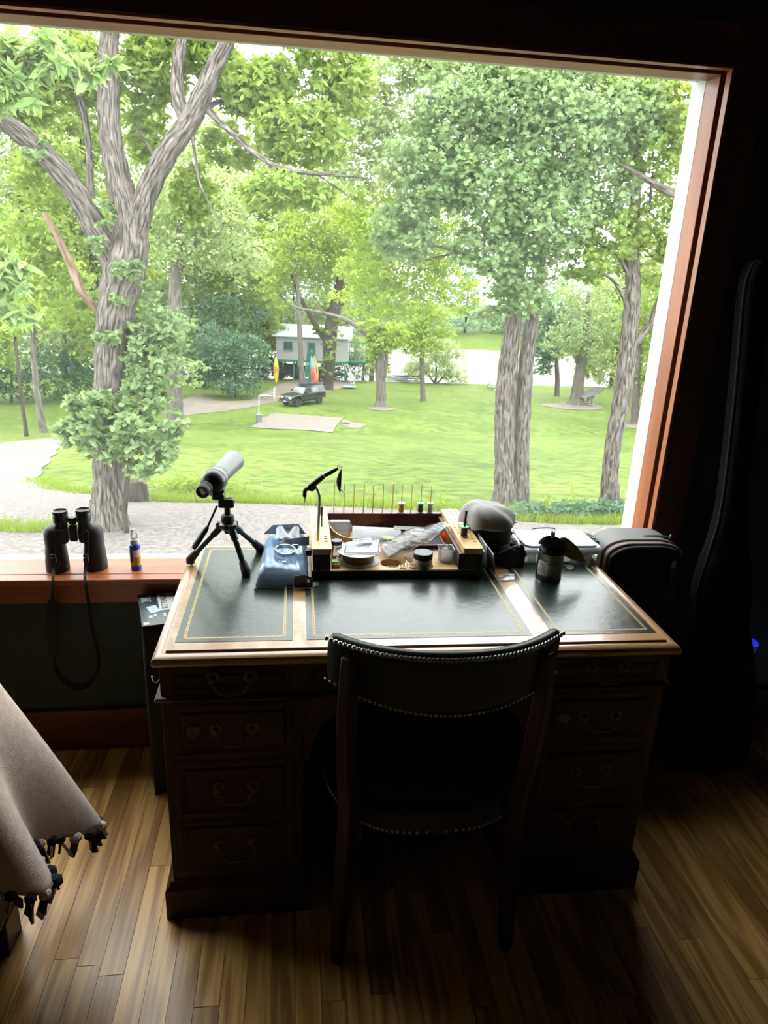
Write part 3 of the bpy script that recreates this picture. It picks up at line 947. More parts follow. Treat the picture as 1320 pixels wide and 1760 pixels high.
def strap(pts, wds, name, m, root, th=0.0012):
    s = MB()
    P_ = smooth_pts([(*p, w_, tw) for p, w_, tw in zip([q[0] for q in pts], wds, [q[1] for q in pts])], 6)
    vs, fs = [], []
    for i, q in enumerate(P_):
        c = Vector(q[:3]); w_ = q[3] / 2; a = q[4]
        wv = Vector((math.cos(a), math.sin(a), 0)) * w_
        nv = Vector((-math.sin(a), math.cos(a), 0)) * th
        vs += [c - wv - nv, c + wv - nv, c + wv + nv, c - wv + nv]
        if i:
            b0 = 4 * (i - 1)
            for j in range(4): fs.append((b0 + j, b0 + (j + 1) % 4, b0 + 4 + (j + 1) % 4, b0 + 4 + j))
    fs.append((3, 2, 1, 0)); n = 4 * (len(P_) - 1); fs.append((n, n + 1, n + 2, n + 3))
    s.add(vs, fs)
    return kpart(s, name, m, root, sharp=40, fix=True)
web = mat('black_webbing', (0.010, 0.010, 0.011), 0.7, bump=0.3, bscale=600)
def Q(px, py, Y): return tuple(P(px, py, Y))
SY = 2.083
strap([(Q(92, 912, 2.146), 0), (Q(92, 940, 2.136), 0), (Q(92, 975, 2.118), 0.2), (Q(91, 995, 2.086), 0.8), (Q(90, 1010, SY), 1.3), (Q(90, 1022, SY), 0.5), (Q(89, 1032, SY), 0.1)], [0.008, 0.008, 0.009, 0.008, 0.008, 0.008, 0.009], 'strap_webbing', web, bino)
strap([(Q(149, 912, 2.142), 0), (Q(149, 940, 2.132), 0), (Q(147, 975, 2.11), 0.2), (Q(146, 995, 2.084), 0.8), (Q(149, 1020, SY), 0.9), (Q(153, 1040, SY), 0.6), (Q(158, 1075, SY), 0.7), (Q(166, 1110, SY), 0.6), (Q(170, 1140, SY), 0.8), (Q(166, 1158, SY), 0.9)], [0.009, 0.009, 0.010, 0.008, 0.009, 0.010, 0.010, 0.011, 0.012, 0.013], 'strap_webbing', web, bino)
# neck pad: wide hanging loop
strap([(Q(89, 1030, SY), 0.05), (Q(90, 1040, SY), 0.0), (Q(90, 1062, SY), 0.0), (Q(91, 1100, SY), 0.2), (Q(94, 1130, SY), 0.5)], [0.012, 0.034, 0.036, 0.033, 0.028], 'neck_pad', mat('brown_black_neoprene', (0.022, 0.014, 0.012), 0.8), bino, 0.002)
lp = [Q(94, 1128, SY), Q(97, 1148, SY), Q(108, 1166, SY), Q(128, 1179, SY), Q(150, 1176, SY), Q(163, 1162, SY), Q(167, 1150, SY)]
s = MB()
L_ = smooth_pts(lp, 8)
vs, fs = [], []
for i, c in enumerate(L_):
    wd = 0.014 * (0.6 + 0.4 * math.sin(PI * i / (len(L_) - 1)))
    c = Vector(c)
    vs += [c + Vector((0, -0.012, -wd * 0.6)), c + Vector((0, 0.004, wd * 0.6)), c + Vector((0, 0.006, wd * 0.6 - 0.002)), c + Vector((0, -0.010, -wd * 0.6 - 0.003))]
    if i:
        b0 = 4 * (i - 1)
        for j in range(4): fs.append((b0 + j, b0 + (j + 1) % 4, b0 + 4 + (j + 1) % 4, b0 + 4 + j))
s.add(vs, fs)
kpart(s, 'neck_pad', MATS['brown_black_neoprene'], bino, sharp=40, fix=True)
for q in (Q(92, 960, 2.122), Q(148, 960, 2.116)):
    kpart(MB().box(q[0] - 0.008, q[0] + 0.008, q[1] - 0.005, q[1] + 0.003, q[2] - 0.012, q[2] + 0.003).box(q[0] - 0.0075, q[0] + 0.0075, q[1] - 0.006, q[1] + 0.002, q[2] + 0.006, q[2] + 0.015), 'strap_buckle', black_plastic, bino, bevel=0.0015)

# ================================================================== SPRAY BOTTLE
bot = thing('spray_bottle', 'small blue spray bottle with white cap and yellow label on the sill', 'bottle', (-0.505, 2.172, SZ))
bl = (-0.505, 2.172, SZ)
kpart(MB().lathe([(0, 0), (0.0145, 0), (0.0165, 0.002), (0.0168, 0.01), (0.0168, 0.078), (0.015, 0.085), (0.010, 0.088), (0, 0.088)], 28, bl), 'bottle_body', mat('blue_plastic', (0.01, 0.05, 0.50), 0.25), bot)
kpart(MB().lathe([(0.01695, 0.016), (0.01725, 0.016), (0.01725, 0.071), (0.01695, 0.071)], 28, bl), 'label', mat('yellow_label', (0.55, 0.38, 0.02), 0.4), bot)
sg = MB()
def curved(mb, a0, a1, z0, z1, r=0.01745, n=6):
    vs, fs = [], []
    for i in range(n + 1):
        a = a0 + (a1 - a0) * i / n
        for z in (z0, z1): vs.append((bl[0] + r * math.cos(a), bl[1] + r * math.sin(a), bl[2] + z))
        if i: fs.append((2 * i - 2, 2 * i, 2 * i + 1, 2 * i - 1))
    mb.add(vs, fs)
curved(sg, -1.75, -0.5, 0.047, 0.069)
sgo = kpart(sg, 'label_panel', mat('label_white', (0.72, 0.62, 0.7), 0.5), bot, sharp=None)
sg = MB(); curved(sg, -2.9, -1.85, 0.03, 0.071); kpart(sg, 'label_panel', mat('label_navy', (0.02, 0.03, 0.12), 0.4), bot, sharp=None)
sg = MB()
for i in range(5): curved(sg, -1.55, -0.6, 0.026 + i * 0.004, 0.0272 + i * 0.004, 0.0175)
curved(sg, -1.5, -1.05, 0.018, 0.021, 0.0175)
kpart(sg, 'label_print', mat('label_ink', (0.12, 0.08, 0.02), 0.5), bot, sharp=None)
kpart(MB().lathe([(0.0, 0.088), (0.0125, 0.088), (0.0135, 0.09), (0.0135, 0.102), (0.011, 0.104), (0, 0.104)], 24, bl), 'collar', white_plastic, bot)
kpart(MB().lathe([(0.0, 0.104), (0.0115, 0.104), (0.0110, 0.118), (0.0090, 0.134), (0.007, 0.137), (0, 0.137)], 24, bl), 'spray_cap', milky_plastic, bot)
# ================================================================== THINGS ON THE DESK
DT = DZ + 0.0009                                     # leather surface
# ---- fly-tying station
KX0, KX1, KY0, KY1 = 0.048, 0.524, 1.829, 2.175
BT = DT + 0.0235                                     # top of its base board
TT = 0.860                                           # top of the tower boards
stn_ = thing('tying_station', 'wooden fly-tying station with drilled side boards and brass pegs', 'tool caddy', ((KX0 + KX1) / 2, 2.0, DT))
light_wood = wood('light_maple', (0.52, 0.32, 0.12), (0.66, 0.44, 0.19), 'y', 1.6, 0.4, ring=6)
light_wood_x = wood('light_maple_base', (0.52, 0.32, 0.12), (0.66, 0.44, 0.19), 'x', 1.6, 0.4, ring=6)
walnut = wood('dark_walnut', (0.035, 0.018, 0.012), (0.06, 0.03, 0.02), 'y', 1.6, 0.4)
oxblood = mat('oxblood_lacquer', (0.085, 0.012, 0.012), 0.3, var=0.2, vscale=12)
def cut(o, cutter):
    """drill holes now, as real geometry"""
    c = cutter.build('cutter', None, sharp=None, fix=True)
    md = o.modifiers.new('holes', 'BOOLEAN'); md.object = c; md.operation = 'DIFFERENCE'; md.solver = 'EXACT'
    bpy.context.view_layer.update()
    me = bpy.data.meshes.new_from_object(o.evaluated_get(bpy.context.evaluated_depsgraph_get()))
    o.modifiers.remove(md)
    old = o.data
    o.data = me
    bpy.data.objects.remove(c, do_unlink=True)
    bpy.data.meshes.remove(old)
base = MB().box(KX0, KX1, KY0, KY1, DT, BT).build('base_board', light_wood_x, sharp=30, fix=True)
hc = MB()
WELLS = [PZ(672, 968, BT), PZ(726, 972, BT)]
for q in WELLS: hc.cyl((q.x, q.y, BT - 0.016), (q.x, q.y, BT + 0.01), 0.031, n=28)
cut(base, hc)
base.parent = stn_; base.matrix_parent_inverse = Matrix.Translation(-Vector(stn_.location))
kpart(MB().box(KX0 - 0.001, KX1 + 0.001, KY0 - 0.003, KY0, DT, BT - 0.002), 'front_edge', walnut, stn_)
for sd, (a, b2) in enumerate(((0.052, 0.101), (0.468, 0.522))):
    kpart(MB().box(a, b2, KY0 + 0.002, KY1, BT, TT - 0.0175), 'tower_side', walnut, stn_, bevel=0.001)
    ta, tb_ = (0.048, 0.104) if sd == 0 else (0.479, 0.537)
    poly = rrect(tb_ - ta, KY1 - KY0 + 0.004, 0.008, 4, (ta + tb_) / 2, (KY0 + KY1) / 2)
    tw = MB().prism(poly, TT - 0.017, TT).build('tower_top', light_wood, sharp=30, fix=True)
    hc = MB()
    if sd == 0:
        for i in range(13):
            y = KY0 + 0.062 + i * 0.0225
            hc.cyl((ta + 0.012, y, TT - 0.012), (ta + 0.012, y, TT + 0.01), 0.0026, n=10)
            if i > 5: hc.cyl((ta + 0.026, y, TT - 0.012), (ta + 0.026, y, TT + 0.01), 0.0026, n=10)
            if i > 3: hc.cyl((tb_ - 0.012, y, TT - 0.012), (tb_ - 0.012, y, TT + 0.01), 0.0022, n=10)
        for i in range(3): hc.cyl((tb_ - 0.014, KY0 + 0.058 + i * 0.020, TT - 0.012), (tb_ - 0.014, KY0 + 0.058 + i * 0.020, TT + 0.01), 0.0058, n=16)
    else:
        for i in range(12):
            y = KY0 + 0.05 + i * 0.0245
            for k, dx in enumerate((0.011, 0.028, 0.045)):
                if k == 1 and i in (1, 2): continue
                if i < 3 and k != 2: continue
                hc.cyl((ta + dx, y, TT - 0.012), (ta + dx, y, TT + 0.01), 0.0036 if i < 6 else 0.003, n=12)
    cut(tw, hc)
    tw.parent = stn_; tw.matrix_parent_inverse = Matrix.Translation(-Vector(stn_.location))
RBT = 0.851
kpart(MB().box(0.1045, 0.4785, 2.155, KY1, BT, RBT), 'back_board', oxblood, stn_, bevel=0.001)
PEG_Y = 2.165
pegx = [P(px, 880, PEG_Y).x for px in (573.5, 590.6, 607, 624, 640, 657, 673.6, 689, 705.6, 722, 738.7)]
for x in pegx:
    kpart(MB().tube([(x, PEG_Y, RBT - 0.008), (x + 0.0012, PEG_Y, RBT + 0.098)], 0.0016, 7), 'thread_peg', brass, stn_)
def spool(name, label, at, r, h, thread, rim, hub=0.3):
    root = thing(name, label, 'thread spool', at, group='thread spools on the tying station')
    MB().lathe([(r * hub, 0), (r, 0), (r, 0.0022), (r * 0.74, 0.004), (r * 0.7, 0.004)], 24).build('lower_rim', rim if rim != 'green' else milky_plastic, root)
    MB().lathe([(r * 0.74, 0.0035), (r * 0.80, 0.006), (r * 0.80, h - 0.006), (r * 0.74, h - 0.0035)], 24).build('thread', thread, root)
    top = mat('mint_plastic', (0.10, 0.52, 0.30), 0.4) if rim == 'green' else rim
    MB().lathe([(r * 0.7, h - 0.004), (r * 0.9, h - 0.004), (r, h - 0.003), (r, h), (r * hub, h)], 24).build('upper_rim', top, root)
    return root
th_gold = mat('gold_thread', (0.55, 0.32, 0.06), 0.5, bump=0.3, bscale=900, stretch=(0.1, 0.1, 1))
th_brown = mat('brown_thread', (0.09, 0.065, 0.045), 0.5, bump=0.3, bscale=900, stretch=(0.1, 0.1, 1))
th_green = mat('pale_green_thread', (0.42, 0.55, 0.36), 0.5, bump=0.3, bscale=900, stretch=(0.1, 0.1, 1))
th_black = mat('black_thread', (0.015, 0.015, 0.014), 0.45, bump=0.3, bscale=900, stretch=(0.1, 0.1, 1))
spool('thread_spool', 'gold thread spool with white rims on a brass peg', (pegx[7], PEG_Y, RBT), 0.0125, 0.034, th_gold, white_plastic)
spool('thread_spool', 'brown thread spool with green top rim on a brass peg', (pegx[9], PEG_Y, RBT), 0.0115, 0.034, th_brown, 'green')
spool('thread_spool', 'pale green thread spool on the last brass peg', (pegx[10], PEG_Y, RBT), 0.0115, 0.034, th_green, milky_plastic)
q = PZ(797, 922, TT)
spool('thread_spool', 'black thread spool with mint rim standing on the right drilled board', (q.x, q.y, TT), 0.0125, 0.032, th_black, 'green')
spk = thing('spindle', 'black upright rod poking out of the black thread spool', 'rod', (q.x, q.y, TT + 0.0325))
MB().tube([(0, 0, 0), (0.002, 0.001, 0.046)], [0.0033, 0.0036], 12).build('rod', black_plastic, spk)
MB().lathe([(0, 0.044), (0.0042, 0.044), (0.0042, 0.048), (0, 0.049)], 12, (0.002, 0.001, 0)).build('rod_tip', black_rubber, spk)

# ---- vise
vq = PZ(546.5, 927, TT)
VY = vq.y
vise = thing('tying_vise', 'black and steel fly-tying vise rising from the left drilled board', 'vise', (vq.x, VY, TT))
def vp(px, py, Y=None): return P(px, py, Y or VY)
rod = smooth_pts([(vq.x, VY, TT - 0.004), tuple(vp(547.5, 895)), tuple(vp(549, 858)), tuple(vp(547, 845)), tuple(vp(541, 833))], 6)
kpart(MB().tube(rod, 0.0042, 12), 'stem', dull_steel, vise)
kpart(MB().cyl((vq.x, VY, TT), (vq.x, VY, TT + 0.022), 0.0046, n=14), 'stem_collar', brass, vise)
a, b2 = vp(531, 838), vp(557, 818)
kpart(MB().tube([a, a + (b2 - a) * .1, a + (b2 - a) * .55, b2], [0.0075, 0.0085, 0.0085, 0.0072], 14), 'rotary_barrel', black_plastic, vise)
c = vp(581, 805)
kpart(MB().tube([b2, b2 + (c - b2) * .6, c], [0.0058, 0.0062, 0.004], 12), 'jaw_arm', black_plastic, vise)
kpart(MB().lathe([(0.0086, 0), (0.0092, 0.001), (0.0086, 0.002)], 14, b2, c - b2), 'ring', steel, vise)
kpart(MB().ball(vp(536, 839), 0.0095, 12, 8), 'lever_cam', black_plastic, vise)
kpart(MB().tube(smooth_pts([tuple(vp(536, 840)), tuple(vp(526, 841)), tuple(vp(523.5, 848)), tuple(vp(524, 856))], 4), [0.006] * 10 + [0.006, 0.004, 0.003], 10), 'lever', black_plastic, vise)
kpart(MB().tube([vp(524, 856), vp(522.5, 874)], [0.002, 0.0008], 6), 'lever_needle', dull_steel, vise)
kpart(MB().tube([vp(580, 805), vp(580, 799.5), vp(583, 799.5), vp(583, 803), vp(588, 803)], 0.0009, 5), 'wire_clip', dull_steel, vise)
kb = P(530, 944, KY0 + 0.06)
kpart(MB().lathe([(0, 0), (0.010, 0), (0.0115, 0.002), (0.0115, 0.014), (0.010, 0.016), (0, 0.016)], 8, (0.032, KY0 + 0.02, 0.842), (1, 0, 0)), 'clamp_knob', black_plastic, vise)
# feather fly hanging from the clip
ff = thing('hanging_feather', 'dark feather streamer hanging from the tip of the vise', 'feather', vp(588, 804))
def feather(root, a, b2, wd, m, name='vane', curve=0.004, nseg=10, y_off=0):
    a, b2 = Vector(a), Vector(b2)
    d = (b2 - a)
    side = d.normalized().cross(Vector((0, 1, 0))).normalized()
    vs, fs = [], []
    for i in range(nseg + 1):
        t = i / nseg
        c_ = a + d * t + side * (curve * math.sin(PI * t))
        w_ = wd * (math.sin(PI * min(1, t * 0.95 + 0.03)) ** 0.7) * (0.75 + 0.3 * t)
        vs += [c_ - side * w_ + Vector((0, .0015, 0)), c_ + Vector((0, -.0012, 0)), c_ + side * w_ + Vector((0, .0015, 0))]
        if i:
            k = 3 * i
            fs += [(k - 3, k - 2, k + 1, k), (k - 2, k - 1, k + 2, k + 1)]
    return kpart(MB().add(vs, fs), name, m, root, solid=0.0012, sharp=60)
feather(ff, vp(587, 806), vp(584.5, 846), 0.0072, mat('brown_feather', (0.08, 0.055, 0.045), 0.7, var=0.4, vscale=300), curve=-0.005)
feather(ff, vp(584, 838), vp(592, 847), 0.0026, mat('white_down', (0.75, 0.75, 0.72), 0.8), 'white_tip', curve=0)
kpart(MB().tube([vp(588, 802), vp(587, 808)], 0.0006, 5), 'hook_eye', steel, ff)
# bodkin standing in a hole
bq = PZ(553, 905, TT)
bod = thing('bodkin', 'slim green and black bodkin standing beside the vise stem', 'tool', (bq.x, bq.y, TT))
kpart(MB().tube([(bq.x, bq.y, TT - .004), (bq.x - .001, bq.y, TT + .035)], [0.0022, 0.0030], 10), 'green_handle', mat('green_handle', (0.02, 0.14, 0.04), 0.35), bod)
kpart(MB().tube([(bq.x - .001, bq.y, TT + .035), (bq.x - .0015, bq.y, TT + .064)], [0.0036, 0.0042], 10), 'black_grip', black_plastic, bod)

# ---- line spool
lq = PZ(615.5, 962, BT)
lin = thing('line_spool', 'large white spool of tan fishing line in the tying station', 'spool', (lq.x, lq.y, BT))
R_ = 0.064
tan_line = mat('tan_line', (0.30, 0.22, 0.10), 0.35, bump=0.3, bscale=700, stretch=(0.05, 0.05, 1))
pl = mat('spool_white', (0.56, 0.56, 0.55), 0.35)
MB().lathe([(0, 0), (R_, 0), (R_ + .0005, 0.001), (R_, 0.002), (0.012, 0.003)], 48).build('lower_flange', pl, lin)
MB().lathe([(0.046, 0.002), (0.047, 0.004), (0.047, 0.029), (0.046, 0.031)], 48).build('wound_line', tan_line, lin)
MB().lathe([(0.012, 0.030), (R_, 0.031), (R_ + .0005, 0.032), (R_, 0.033), (0.046, 0.0335), (0.044, 0.032), (0.018, 0.0315), (0.016, 0.034), (0.011, 0.034), (0.011, 0.02), (0, 0.02)], 48).build('upper_flange', pl, lin)
# clear sleeve lying on the spool
slv = thing('clear_sleeve', 'clear plastic sleeve with printed strip lying on the line spool', 'packet', (lq.x, lq.y, BT + 0.035))
def sheet(fn, nu, nv, name, m, root, th=0.0004):
    return MB().grid(fn, nu, nv).build(name, m, root, solid=th, sharp=70)
def crumple(x, y, s=1.0, f=1.0):
    return s * (0.004 * math.sin(37 * f * x + 11) * math.sin(29 * f * y + 3) + 0.003 * math.sin(71 * f * x - 45 * f * y) + 0.0018 * abs(math.sin(120 * f * x + 60 * f * y)))
sheet(lambda u, v: (-0.045 + 0.10 * u + 0.01 * v, -0.04 + 0.075 * v, 0.002 + 0.012 * u * v + abs(crumple(u * .1, v * .08, 0.5))), 22, 18, 'sleeve_film', clear_mat('film_clear', (0.7, 0.72, 0.74), 0.14, 0.2, 0.22), slv)
MB().box(0.0, 0.045, 0.012, 0.032, 0.0135, 0.0140, T((0, 0, 0), (0.1, -0.08, 0.15))).build('printed_strip', paper_white, slv)
for i in range(2): MB().box(0.006, 0.04 - .02 * i, 0.024 - i * .007, 0.0265 - i * .007, 0.0140, 0.0142, T((0, 0, 0), (0.1, -0.08, 0.15))).build('print_line', print_black, slv)

# ---- jars
def jar(name, label, at, r, h, lid_h, glass, lid, lab=None):
    root = thing(name, label, 'jar', at)
    MB().lathe([(0, 0), (r * .95, 0), (r, 0.002), (r, h - 0.004), (r * .9, h), (0, h)], 32).build('jar_body', glass, root)
    MB().lathe([(0, h), (r * 1.0, h), (r * 1.03, h + .001), (r * 1.03, h + lid_h - .002), (r * .97, h + lid_h), (0, h + lid_h)], 32).build('lid', lid, root)
    if lab:
        l_ = MB().lathe([(r + .0002, h * .12), (r + .0005, h * .12), (r + .0005, h * .9), (r + .0002, h * .9)], 32).build('label', lab, root)
        pm = MB()
        for k, (a0, a1, z) in enumerate(((-2.2, -1.0, .7), (-2.0, -1.2, .58), (-2.25, -1.0, .46), (-2.1, -1.3, .34), (-1.9, -1.1, .24), (-2.75, -2.5, .6), (-2.7, -2.5, .4))):
            vs, fs = [], []
            for i in range(7):
                a = a0 + (a1 - a0) * i / 6
                for dz in (-.0011, .0011): vs.append(((r + .0008) * math.cos(a), (r + .0008) * math.sin(a), h * z + dz))
                if i: fs.append((2 * i - 2, 2 * i, 2 * i + 1, 2 * i - 1))
            pm.add(vs, fs)
        pm.build('label_print', mat('brown_ink', (0.16, 0.10, 0.05), 0.6), l_, sharp=None)
    return root
w2 = WELLS[1]
jar('paste_jar', 'squat jar with black lid and cream label in the round well', (w2.x, w2.y, BT - 0.0158), 0.0272, 0.040, 0.018, mat('cream_jar', (0.55, 0.47, 0.36), 0.4), black_plastic, mat('cream_label', (0.62, 0.54, 0.42), 0.6))
jq = PZ(575, 951, BT)
jar('glass_jar', 'small glass jar with dark lid between left board and line spool', (0.1225, 1.925, BT), 0.0155, 0.042, 0.012, clear_mat('jar_glass', (0.75, 0.75, 0.68), 0.3, 0.05), mat('dark_grey_lid', (0.05, 0.055, 0.06), 0.35))
# yellow and green foam
fq = PZ(573, 972, BT)
foam = thing('foam_block', 'small yellow foam block with green cover beside the line spool', 'foam', (0.118, 1.858, BT))
MB().box(-0.012, 0.012, -0.013, 0.016, 0, 0.012).build('foam', mat('yellow_foam', (0.68, 0.5, 0.12), 0.9), foam, bevel=0.005, seg=3)
MB().box(-0.0125, 0.008, -0.006, 0.0165, 0.0122, 0.0155).build('cover', mat('pale_green_cover', (0.35, 0.58, 0.25), 0.6), foam, bevel=0.0015)

# ---- clear organiser box, hoop and card at the back
org = thing('organiser_box', 'small translucent compartment box against the dark red back board', 'box', (0.142, 2.10, BT))
mo = milky_plastic
MB().box(-0.036, 0.034, -0.012, 0.012, 0.0, 0.052).build('box_shell', mo, org, bevel=0.006, seg=3)
for i in range(2): MB().box(-0.014 + i * .024, -0.0125 + i * .024, -0.0135, -0.012, 0.003, 0.05).build('divider', mo, org)
MB().box(-0.036, 0.034, -0.0135, -0.012, 0.020, 0.0215).build('divider', mo, org)
MB().box(0.034, 0.038, -0.006, 0.006, 0.015, 0.036).build('latch', mo, org, bevel=0.001)
hoopw = thing('wooden_hoop', 'bent light-wood strip curving behind the line spool', 'hoop', (0.15, 2.0, BT))
pts = smooth_pts([(0.1075, 2.12, 0.832), (0.112, 2.07, 0.828), (0.128, 2.025, 0.824), (0.155, 1.995, 0.822), (0.19, 1.985, 0.822)], 6)
vs, fs = [], []
for i, p in enumerate(pts):
    p = Vector(p); d = (Vector(pts[min(i + 1, len(pts) - 1)]) - Vector(pts[max(0, i - 1)])).normalized()
    nn = Vector((-d.y, d.x, 0)) * 0.0016
    vs += [p - nn + Vector((0, 0, -.009)), p + nn + Vector((0, 0, -.009)), p + nn + Vector((0, 0, .009)), p - nn + Vector((0, 0, .009))]
    if i:
        k = 4 * i
        for j in range(4): fs.append((k - 4 + j, k - 4 + (j + 1) % 4, k + (j + 1) % 4, k + j))
fs += [(3, 2, 1, 0), (k, k + 1, k + 2, k + 3)]
kpart(MB().add(vs, fs), 'strip', light_wood, hoopw, fix=True)
kpart(MB().box(0.150, 0.215, 2.0, 2.03, BT, 0.818), 'support_block', black_rubber, hoopw, bevel=0.004)
card = thing('feather_card', 'flat white packet holding a yellow-green feather behind the line spool', 'packet', (0.24, 2.03, 0.82))
cm_ = T((0.250, 2.005, 0.832), (0.22, 0.03, -0.06))
kpart(MB().box(-0.075, 0.075, -0.042, 0.045, -0.0006, 0.0006, cm_), 'card_back', paper_white, card)
kpart(MB().grid(lambda u, v: cm_ @ Vector((-0.074 + .148 * u, -0.041 + .085 * v, 0.0030 + .004 * math.sin(PI * u) * math.sin(PI * v) + crumple(u * .1, v * .1, .25))), 20, 16), 'packet_film', clear_mat('film_clear', (0.7, 0.72, 0.74), 0.14, 0.2, 0.22), card, sharp=70)
vs, fs = [], []
for i in range(13):
    t = i / 12
    w_ = 0.0095 * math.sin(PI * t) ** .8
    vs += [cm_ @ Vector((0.004 + .06 * t, -0.020 - w_ - .008 * t, 0.0105)), cm_ @ Vector((0.004 + .06 * t, -0.020 - .008 * t, 0.0115)), cm_ @ Vector((0.004 + .06 * t, -0.020 + w_ - .008 * t, 0.0105))]
    if i: k = 3 * i; fs += [(k - 3, k, k + 1, k - 2), (k - 2, k + 1, k + 2, k - 1)]
kpart(MB().add(vs, fs), 'feather', mat('olive_vane', (0.16, 0.24, 0.01), 0.6, col2=(0.42, 0.46, 0.12), vscale=30), card, fix=True)
kpart(MB().box(-0.03, 0.0, 0.030, 0.0345, 0.0008, 0.0012, cm_), 'red_print', mat('red_ink', (0.6, 0.12, 0.12), 0.5), card)
kpart(MB().box(0.055, 0.15, 0.038, 0.058, -0.004, 0.0015, cm_), 'dark_edge', black_plastic, card)
# big clear bag slumped across to the right board
bag = thing('clear_bag', 'crumpled clear plastic bag of white fluff slumped against the right board', 'plastic bag', (0.36, 1.97, 0.83))
film = clear_mat('bag_film', (0.55, 0.55, 0.55), 0.26, 0.08, 0.35)
def bagp(side):
    def f(u, v):
        # u from lower left front to the raised right end
        a = Vector((0.262, 1.925, 0.812)); b_ = Vector((0.470, 2.005, 0.868))
        c_ = a.lerp(b_, u)
        half = 0.052 * (0.55 + 0.6 * math.sin(PI * min(1, 0.15 + u * 0.9))) * (1 - 0.35 * u)
        t = (v - 0.5) * 2
        d = Vector((-0.25, 1, 0.05)).normalized()
        puff = 0.016 * math.sqrt(max(0, 1 - t * t)) * math.sin(PI * min(1, .06 + u * .95)) ** .6
        return c_ + d * (half * t) + Vector((0, 0, side * puff + 1.0 * crumple(u * .22, v * .13 + side * .3, 1.0)))
    return f
for sd in (1, -1): kpart(MB().grid(bagp(sd), 44, 30), 'bag_film', film, bag, sharp=25)
fluff = MB()
for i in range(16):
    u = random.uniform(.08, .62); t = random.uniform(-.6, .6)
    c_ = Vector((0.262, 1.925, 0.810)).lerp(Vector((0.470, 2.005, 0.868)), u) + Vector((-.25, 1, .05)).normalized() * .04 * t
    fluff.ball(c_, (random.uniform(.012, .024), random.uniform(.006, .010), random.uniform(.003, .006)), 10, 6)
o = kpart(fluff, 'white_fluff', mat('cream_fluff', (0.45, 0.41, 0.34), 0.9, bump=0.5, bscale=150), bag)
o['kind'] = 'stuff'
# black tray of loose things underneath, so the bag has something to rest on
tray = thing('tool_roll', 'black zip pouch under the crumpled bag', 'pouch', (0.37, 2.03, BT))
MB().box(-0.075, 0.09, -0.045, 0.075, 0, 0.012).build('pouch_body', mat('black_cloth', (0.012, 0.012, 0.013), 0.8), tray, bevel=0.005, seg=3)
MB().tube([(-0.07, -0.044, 0.0125), (0.085, -0.044, 0.0125)], 0.0015, 6).build('zip', dull_steel, tray)
plr = thing('pliers', 'dark steel pliers lying along the back board', 'pliers', (0.32, 2.13, 0.84))
kpart(MB().tube([(0.30, 2.128, BT + .006), (0.335, 2.13, BT + .008), (0.36, 2.128, BT + .006)], [0.004, 0.005, 0.002], 8), 'jaws', dull_steel, plr)
for sd in (-1, 1): kpart(MB().tube(smooth_pts([(0.33, 2.13, BT + .007), (0.29, 2.13 + sd * .008, BT + .006), (0.25, 2.13 + sd * .010, BT + .006)], 4), 0.004, 8), 'handle', black_rubber, plr)

# ---- scissors, wire loop, hook cup and flies
sc_ = thing('scissors', 'small silver scissors with round finger loops at the front of the station', 'scissors', PZ(700, 972, BT))
sb = PZ(700, 974, BT)
for sd in (-1, 1):
    kpart(MB().torus((sb.x + sd * 0.0145, KY0 + 0.016, BT + 0.0035), 0.0105, 0.0016, (0.1 * sd, -.25, 1), 22, 6), 'finger_loop', steel, sc_)
    kpart(MB().tube([(sb.x + sd * 0.008, KY0 + 0.024, BT + 0.004), (sb.x + sd * 0.001, KY0 + 0.036, BT + 0.007), (sb.x - sd * 0.0015, KY0 + 0.072, BT + 0.011)], [0.0018, 0.0020, 0.0006], 8), 'blade', steel, sc_)
kpart(MB().ball((sb.x, KY0 + 0.036, BT + 0.0085), 0.002, 8, 6), 'pivot_screw', steel, sc_)
wl = thing('hackle_pliers', 'thin wire hackle pliers lying in the empty round well', 'pliers', (WELLS[0].x, WELLS[0].y, BT - .0158))
kpart(MB().torus((WELLS[0].x + .002, WELLS[0].y - .002, BT - 0.008), 0.011, 0.0011, (0.2, -.5, 1), 22, 6), 'wire_loop', dull_steel, wl)
kpart(MB().tube([(WELLS[0].x + .011, WELLS[0].y - .005, BT - 0.009), (WELLS[0].x + .021, WELLS[0].y - .014, BT - 0.0105), (WELLS[0].x + .026, WELLS[0].y - .015, BT - 0.0135)], 0.0012, 6), 'wire_jaw', dull_steel, wl)
cq = (0.4435, 1.898, BT)
cup = thing('hook_cup', 'small square clear cup of hooks beside the right dark side', 'cup', cq)
vs, fs = [], []
rings = [(0.0, 0.0), (0.0185, 0.0), (0.0195, 0.004), (0.0225, 0.040), (0.0238, 0.041), (0.0215, 0.0405), (0.0180, 0.005), (0.0, 0.005)]
s = MB()
for w_, z in rings[1:-1]: vs += [(x, y, z) for x, y in rrect(2 * w_, 2 * w_, min(.006, w_ * .5), 4)]
nr = len(rrect(1, 1, .1, 4))
for i in range(len(rings) - 3):
    for j in range(nr): fs.append((i * nr + j, i * nr + (j + 1) % nr, (i + 1) * nr + (j + 1) % nr, (i + 1) * nr + j))
fs.append(tuple(range(nr - 1, -1, -1))); fs.append(tuple((len(rings) - 3) * nr + j for j in range(nr)))
s.add(vs, fs).build('cup_shell', clear_mat('cup_clear', (0.85, 0.88, 0.92), 0.35, 0.1), cup, sharp=50)
hkm = MB()
for i in range(26):
    a = random.uniform(0, 6.28)
    hkm.torus((random.uniform(-.011, .011), random.uniform(-.011, .011), random.uniform(.03, .037)), random.uniform(.003, .005), .0006, (math.cos(a) * .5, math.sin(a) * .5, 1), 10, 4, arc=4.2, start=a)
